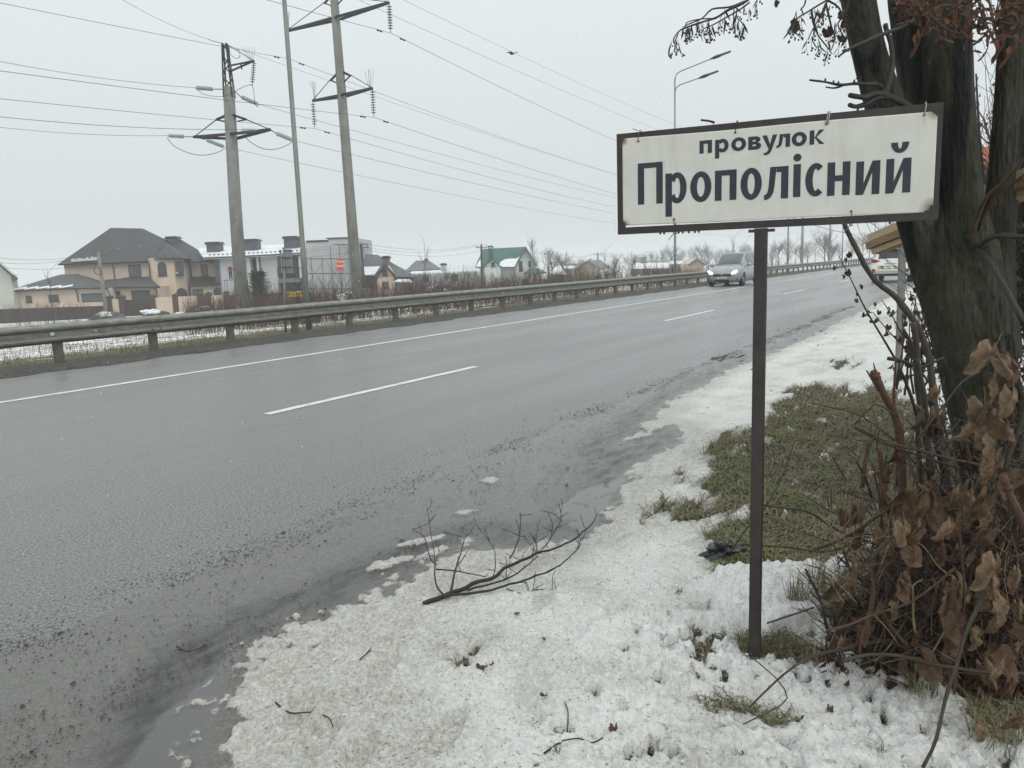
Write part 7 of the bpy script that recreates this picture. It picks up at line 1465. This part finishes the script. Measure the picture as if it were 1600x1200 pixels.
    # random arching stems through the bush
    for k in range(70):
        x0 = rnd.uniform(1330, 1620); y0 = rnd.uniform(960, 1060); Y = rnd.uniform(2.5, 3.3); a = rnd.uniform(-1.1, .7); L = rnd.uniform(150, 330); P = [(x0, y0)]
        for i in range(4): a += rnd.gauss(0, .28); P.append((P[-1][0] + math.sin(a) * L / 4, P[-1][1] - math.cos(a) * L / 4))
        if P[-1][0] < 1300: continue
        st(P, (Y, Y + rnd.uniform(-.3, .3)), rnd.uniform(2, 4), rnd.uniform(1.0, 2.0), rnd.choice(('vine_stem', 'shoot', 'twig', 'vine_stem')))
    # fine tangle
    m = MB()
    for k in range(2600):
        x = 1290 + 330 * rnd.random() ** .8; y = rnd.uniform(690, 1075)
        if y < 900 - (x - 1290) * .9 + 60 and rnd.random() < .8: continue
        Y = rnd.uniform(2.45, 3.5); a = rnd.uniform(-1.5, 1.5); L = rnd.uniform(20, 110); p = at(x, y, Y); c = rnd.uniform(-.5, .5); q = at(x + math.sin(a) * L * .5, y - math.cos(a) * L * .5, Y + rnd.uniform(-.1, .1)); e = at(x + math.sin(a) * L * .5 + math.sin(a + c) * L * .5, y - math.cos(a) * L * .5 - math.cos(a + c) * L * .5, Y + rnd.uniform(-.15, .15))
        r = rnd.uniform(.5, 1.5) * Y / 1200; m.twig(p, q, r, r * .9); m.twig(q, e, r * .9, r * .6)
    m.build('twig_tangle', 'twig', B, kind='stuff'); m = MB()
    for k in range(700):
        x = rnd.uniform(1270, 1600); y = rnd.uniform(820, 1080); Y = rnd.uniform(2.4, 3.2)
        p = at(x, y, Y)
        if p.z < 0: continue
        L = rnd.uniform(.04, .16); d = Vector((rnd.gauss(0, .5), rnd.gauss(0, .5), rnd.uniform(.2, 1))).normalized(); m.twig(p, p + d * L, .0011, .0005)
    m.build('dry_stalks', 'straw', B, kind='stuff')
    # leaves: first the ones that can be named in the picture, then the crowd behind them
    def leaf(x, y, Y, s, mesh=None, rz=None, ry=None): instance('leaf', mesh or rnd.choice(LEAVES), B, at(x, y, Y), (rnd.uniform(-.35, .35), ry if ry is not None else rnd.uniform(-.6, .6), rz if rz is not None else rnd.uniform(-.8, .8)), (s * Y / 1200 * rnd.uniform(.5, .95), s * Y / 1200, s * Y / 1200 * rnd.uniform(.9, 1.15)))
    T1, B1, D1 = LEAVES[0], LEAVES[1], LEAVES[4]
    for a in ((1552, 548, 2.3, 44, LEAVES[0], .2, .5), (1572, 562, 2.28, 34, LEAVES[2], -.3, -.3), (1558, 592, 2.3, 30, LEAVES[6], 1.0, .2), (1590, 575, 2.3, 36, B1, .5, .6), (1583, 610, 2.25, 36, LEAVES[2], -.2, .2), (1540, 632, 2.3, 42, LEAVES[0], .1, -.3), (1560, 655, 2.32, 44, LEAVES[6], -.2, .4), (1535, 660, 2.35, 38, LEAVES[2], .4, .5), (1555, 690, 2.3, 36, LEAVES[0], .9, .1), (1518, 690, 2.4, 34, B1, .2, -.4), (1470, 610, 2.9, 30, LEAVES[2], .3, .2), (1465, 650, 2.8, 38, B1, -.3, .1), (1440, 640, 2.85, 26, B1, .6, .3),
              (1520, 780, 2.3, 40, LEAVES[6], .2, .1), (1500, 770, 2.35, 30, LEAVES[2], -.6, .3), (1425, 775, 2.5, 44, B1, -.2, .9), (1438, 810, 2.5, 36, LEAVES[3], .2, .2), (1383, 832, 2.5, 36, LEAVES[2], .1, -.2), (1388, 862, 2.5, 32, LEAVES[0], -.3, .3), (1460, 770, 2.5, 34, LEAVES[5], .3, .2), (1340, 892, 2.5, 34, LEAVES[6], .9, .1), (1312, 918, 2.55, 30, B1, -.4, .8), (1497, 820, 2.3, 32, LEAVES[2], .3, -.3), (1500, 858, 2.3, 26, B1, -.2, .2), (1552, 800, 2.25, 34, LEAVES[2], .4, .2), (1545, 830, 2.25, 28, B1, -.5, .4), (1573, 772, 2.25, 28, LEAVES[5], .3, -.4),
              (1558, 882, 2.1, 46, LEAVES[0], .2, .35), (1550, 905, 2.12, 38, LEAVES[2], -.4, -.2), (1490, 925, 2.3, 36, LEAVES[6], 1.1, .1), (1508, 935, 2.3, 34, LEAVES[2], -.3, .3), (1575, 935, 2.15, 40, LEAVES[2], .5, .2), (1560, 960, 2.15, 32, B1, .2, .6), (1592, 945, 2.15, 30, LEAVES[6], -.3, -.2), (1510, 965, 2.3, 22, LEAVES[2], .0, .3), (1523, 865, 2.25, 24, LEAVES[3], .8, .5), (1402, 945, 2.5, 24, LEAVES[0], .9, .3), (1382, 950, 2.5, 22, LEAVES[2], .4, .1), (1362, 985, 2.45, 26, LEAVES[7], .3, .4), (1320, 1000, 2.5, 20, LEAVES[2], .2, .2),
              (1540, 1138, 1.95, 26, LEAVES[2], .1, .1), (1536, 1095, 2.0, 16, B1, .4, .6), (1568, 1040, 2.1, 26, LEAVES[6], .5, .4), (1580, 1065, 2.1, 30, B1, -.4, .3), (1590, 1120, 2.0, 34, B1, .3, .2), (1500, 1000, 2.3, 22, LEAVES[0], .8, .1), (1340, 790, 2.6, 30, B1, .2, .2), (1320, 800, 2.7, 22, LEAVES[3], .5, .1), (1405, 700, 2.8, 26, B1, .2, .3), (1350, 830, 2.6, 30, LEAVES[3], .7, .1), (1395, 735, 2.7, 24, LEAVES[5], .7, .1)): leaf(*a)
    for k in range(44):
        x = rnd.uniform(1385, 1600); y = rnd.uniform(560, 1060)
        if y < 1000 - (x - 1300) * 1.7: continue
        leaf(x, y, rnd.uniform(2.2, 2.5), rnd.uniform(24, 42), rnd.choice((LEAVES[0], LEAVES[2], LEAVES[6], LEAVES[1], LEAVES[3], LEAVES[7])))
    n = 0
    while n < 115:
        x = 1290 + 325 * rnd.random() ** .75; y = rnd.uniform(700, 1070)
        if y < 980 - (x - 1290) * 1.15 or (x > 1560 and y < 900 and rnd.random() < .5): continue
        Y = rnd.uniform(2.45, 3.15); 
        if at(x, y, Y).z < .03: continue
        leaf(x, y, Y, rnd.uniform(15, 38), rnd.choice(LEAVES[1:] if y < 900 else (LEAVES[1], LEAVES[3], LEAVES[4], LEAVES[5], LEAVES[8]))); n += 1
    m = MB()          # small curled scraps deep in the bush and on the ground below it
    for k in range(9000):
        x = 1285 + 345 * rnd.random(); y = rnd.uniform(760, 1090)
        if y < 1000 - (x - 1285) * 1.3: continue
        Y = rnd.uniform(2.6, 3.6); c = at(x, y, Y)
        if c.z < .01: c = gz(x, y, .02); c.z += rnd.random() * .05
        L = rnd.uniform(.008, .026); u_ = Vector((rnd.gauss(0, 1), rnd.gauss(0, 1), rnd.gauss(0, 1))).normalized(); v_ = u_.orthogonal().normalized(); w_ = u_.cross(v_)
        m.add([c - v_ * L, c + w_ * L * .6 + u_ * L * .3, c + v_ * L, c - w_ * L * .6 + u_ * L * .3], [(0, 1, 2), (0, 2, 3)])
    m.build('leaf_scraps', 'leaf_dark', B, kind='stuff')
vine_bush()
def side_weeds():
    """dry leafy shoots round the steel post"""
    W_ = thing('leafy_shoots', vg(1440, 600), 'thin shoots with small curled brown leaves around the steel post', 'shrub'); rnd = random.Random(8)
    for k in range(16):
        x0 = rnd.uniform(1395, 1475); y0 = rnd.uniform(560, 620); Y = rnd.uniform(4.8, 6.5); P = [(x0, y0)]; a = rnd.uniform(-.5, .5); L = rnd.uniform(100, 210)
        for i in range(4): a += rnd.gauss(0, .25); P.append((P[-1][0] + math.sin(a) * L / 4, P[-1][1] - math.cos(a) * L / 4))
        Q = catmull(pxs(P, Y), 3); m = MB(); m.tube(Q, [2 * Y / 1200 * (1 - .06 * i) for i in range(len(Q))], 5); m.build('stem', 'twig', W_, True)
        for q in Q[3:]:
            for _ in range(rnd.choice((0, 1, 2))): instance('leaf', rnd.choice((LEAVES[1], LEAVES[3], LEAVES[6])), W_, q + Vector((rnd.gauss(0, .04), rnd.gauss(0, .04), rnd.gauss(0, .02))), (rnd.uniform(-.6, .6), rnd.uniform(-.8, .8), rnd.random() * 6), rnd.uniform(.018, .04))
side_weeds()

# ------------------------------------------------------------------ ON THE GROUND
def ground_bits():
    rnd = random.Random(3)
    F_ = thing('fallen_branch', gz(662, 944, .03), 'forked bare branch lying on the snow edge beside the puddle', 'branch')
    def tb(lst, z0, z1, r0, r1, name='branch', root=F_, sub=6, mat='twig_dark'):
        k = len(lst); P = catmull([gz(x, y, (z0 + (z1 - z0) * i / (k - 1)) * .72) for i, (x, y) in enumerate(lst)], 4); P = [p + Vector((mnoise.noise(p * 14), mnoise.noise(p * 14 + Vector((3, 3, 3))), mnoise.noise(p * 14 + Vector((9, 1, 3))))) * .008 for p in P]
        m = MB(); D = P[0].y / 1200; kk = len(P); m.tube(P, [(r0 + (r1 - r0) * i / (kk - 1)) * D * .78 for i in range(kk)], 7)
        for _ in range(sub):
            q = P[rnd.randrange(kk // 3, kk)]; d = Vector((rnd.uniform(-.8, 1), rnd.uniform(-.3, 1), rnd.uniform(.0, .8))).normalized(); e = q
            for s_ in range(rnd.choice((1, 2, 3))):
                d = (d + Vector((rnd.gauss(0, .3), rnd.gauss(0, .3), rnd.gauss(0, .2)))).normalized(); f = e + d * rnd.uniform(.02, .06); m.twig(e, f, .8 * D, .5 * D); e = f
        m.build(name, mat, root, True); return P
    tb([(662, 944), (707, 926), (747, 909), (772, 900), (795, 884), (831, 869), (848, 862), (885, 849), (910, 832), (930, 812), (932, 801)], .035, .14, 5.5, 1, 'main_stem', sub=14)
    tb([(691, 933), (730, 927), (769, 921), (803, 911), (831, 902), (857, 894), (882, 877), (902, 857), (907, 841)], .045, .12, 3.2, 1, sub=10); tb([(730, 922), (790, 905), (822, 885), (842, 868)], .05, .10, 2.4, 1, sub=8); tb([(692, 928), (681, 908), (679, 883), (668, 860), (662, 838), (644, 827)], .05, .25, 2.2, .8, sub=6)
    tb([(706, 924), (709, 897), (719, 869), (727, 843)], .05, .26, 3.0, .8, sub=5, mat='twig'); tb([(682, 890), (719, 894), (758, 901)], .12, .08, 1.8, 1, sub=3); tb([(797, 872), (809, 846), (814, 812), (812, 804)], .08, .3, 1.6, .7, sub=6); tb([(848, 857), (862, 838), (876, 812), (876, 798)], .12, .3, 1.4, .7, sub=8)
    tb([(840, 862), (836, 845), (828, 832)], .1, .2, 1.3, .7, sub=4); tb([(790, 920), (820, 928), (838, 922), (870, 924)], .05, .03, 1.2, .7, sub=7); tb([(768, 905), (775, 878), (770, 855), (752, 828)], .06, .25, 1.2, .6, sub=4); tb([(680, 880), (668, 800), (670, 797)], .2, .4, 1.0, .5, sub=2)
    for L, lab in (([(430, 1096), (452, 1103), (485, 1106), (512, 1112), (519, 1118)], 'thin crooked twig on the dirty snow near the footprints'), ([(850, 1186), (872, 1178), (884, 1152), (888, 1132), (882, 1108)], 'forked twig standing upright shape on the clean snow near the lower edge'), ([(275, 1000), (293, 1008), (325, 998)], 'small forked twig lying in the road silt'), ([(562, 1030), (580, 1018)], 'tiny twig lying on the snow above the brown leaf')):
        t_ = thing('twig', vg(*L[0]), lab, 'twig'); P = catmull([vg(*p) + Vector((0, 0, .008)) for p in L], 4); m = MB(); m.tube(P, [.0035 * (1 - .5 * i / len(P)) for i in range(len(P))], 6)
        q = P[len(P) // 2]; m.twig(q, q + Vector((.02, .05, .01)), .002, .001); m.build('stem', 'twig', t_, True)
        if L[0][0] == 850: m = MB(); Q = catmull([vg(*p) + Vector((0, 0, .008)) for p in ((878, 1174), (905, 1172), (925, 1168), (942, 1162))], 3); m.tube(Q, .0025, 6); m.build('side_twig', 'twig', t_, True)
    for i, (x, y, s_, lab) in enumerate(((757, 1053, .030, 'curled reddish leaf lying on the snow under the fallen branch'), (770, 1045, .018, 'small dark leaf fragment touching the curled reddish leaf'), (848, 1108, .020, 'small dark red leaf on the snow above the forked twig'), (850, 1013, .018, 'pale brown leaf standing in the snow right of the fallen branch'), (1297, 1118, .022, 'pinkish brown leaf by the trampled snow right of the post'), (1162, 1188, .018, 'rusty leaf on the snow at the lower edge below the post'), (960, 1152, .026, 'dark wet leaf sunk in a hole in the snow'), (805, 967, .02, 'dark leaf clump beside the fallen branch tips'), (1250, 1125, .03, 'dark leaf in the trampled patch right of the post foot'))):
        c = vg(x, y); o = bpy.data.objects.new('dead_leaf', (LEAVES[1], LEAVES[4], LEAVES[7], LEAVES[6])[i % 4]); COL.objects.link(o); o.location = c + Vector((0, 0, .008)); o.rotation_euler = (1.4 + rnd.uniform(-.4, .2), rnd.uniform(-.4, .4), rnd.random() * 6); o.scale = (s_,) * 3; tag(o, lab, 'leaf', 'dead leaves on the snow')
    # crumpled black foil at the grass edge
    c = vg(1135, 868); b = thing('plastic_sheet', c, 'crumpled black plastic foil at the edge of the grass left of the post', 'plastic sheet'); m = MB(); m.blob(c + Vector((0, 0, .01)), .075, 3, .8, (1.2, .9, .55)); m.build('foil', 'plastic_black', b)
    # crumbs of trampled snow, then seeds and bark bits strewn over it
    def field(sl, nl):
        S = np.array([sl]); N = np.array([nl]); fl = verge_fields(S, N); return fl, verge_height(S, N, fl)[0]
    sl = [rnd.uniform(1.6, 5.0) for _ in range(2400)]; nl = [rnd.gauss(.75, .6) if rnd.random() < .5 else rnd.gauss(2.0, .4) for _ in range(2400)]; fl, zz = field(sl, nl); m = MB()
    for k in range(2400):
        if fl[1][0, k] < .6 or fl[6][0, k] > .5: continue
        r = rnd.choice((.002, .003, .004, .006)) * rnd.uniform(.7, 1.3); m.blob(from_sn(sl[k], nl[k], zz[k]), r, 0, .3, (1.2, 1.0, .6))
    m.build('snow_crumbs', 'snow_grit', kind='stuff'); m = MB(); K = 5200
    sl = [1.6 + 5 * rnd.random() ** 1.5 for _ in range(K)]; nl = [rnd.gauss(1.15, .75) for _ in range(K)]; fl, zz = field(sl, nl)
    for k in range(K):
        if fl[1][0, k] < .5 or not -1 < nl[k] < 3: continue
        p = from_sn(sl[k], nl[k], zz[k] + .001); a = rnd.random() * 6.28; L = rnd.uniform(.0012, .0055); m.twig(p - Vector((math.cos(a), math.sin(a), 0)) * L, p + Vector((math.cos(a), math.sin(a), .3)) * L, .0012, .0008)
    m.build('litter_crumbs', 'twig', kind='stuff'); m = MB()
    for k in range(260):
        Y = rnd.uniform(3, 14); p = at(rnd.uniform(0, 1600), rnd.uniform(0, 1000), Y)
        if p.z > .1: m.blob(p, .0016 + .0004 * Y, 0, 0, (1, 1, 1.3))
    m.build('falling_snow', 'snow_white', kind='stuff')
    m = MB(); c = at(800, 84, 40); sp = rnd.random
    bd = thing('bird', c, 'tiny dark bird gliding beneath the wires in the sky', 'bird'); m.blob(c, .07, 1, 0, (1.8, 1, .7)); m.build('body', 'twig_dark', bd); 
    for sg in (-1, 1): m = MB(); m.add([c + Vector((-.04, 0, .02)), c + Vector((.07, 0, .02)), c + Vector((.10, sg * .05, .10)) + Vector((sg * .12, 0, 0)), c + Vector((sg * .30, sg * .1, .04 if sg < 0 else .1))], [(0, 1, 2, 3)]); w_ = m.build('wing', 'twig_dark', bd); w_.modifiers.new('thick', 'SOLIDIFY').thickness = .01
ground_bits()
# ------------------------------------------------------------------ haze
def build_haze():
    m = MB(); m.box(-1750, 1750, -1750, 1750, -4.6, 27); m.build('haze', 'haze_air', kind='stuff')
build_haze()
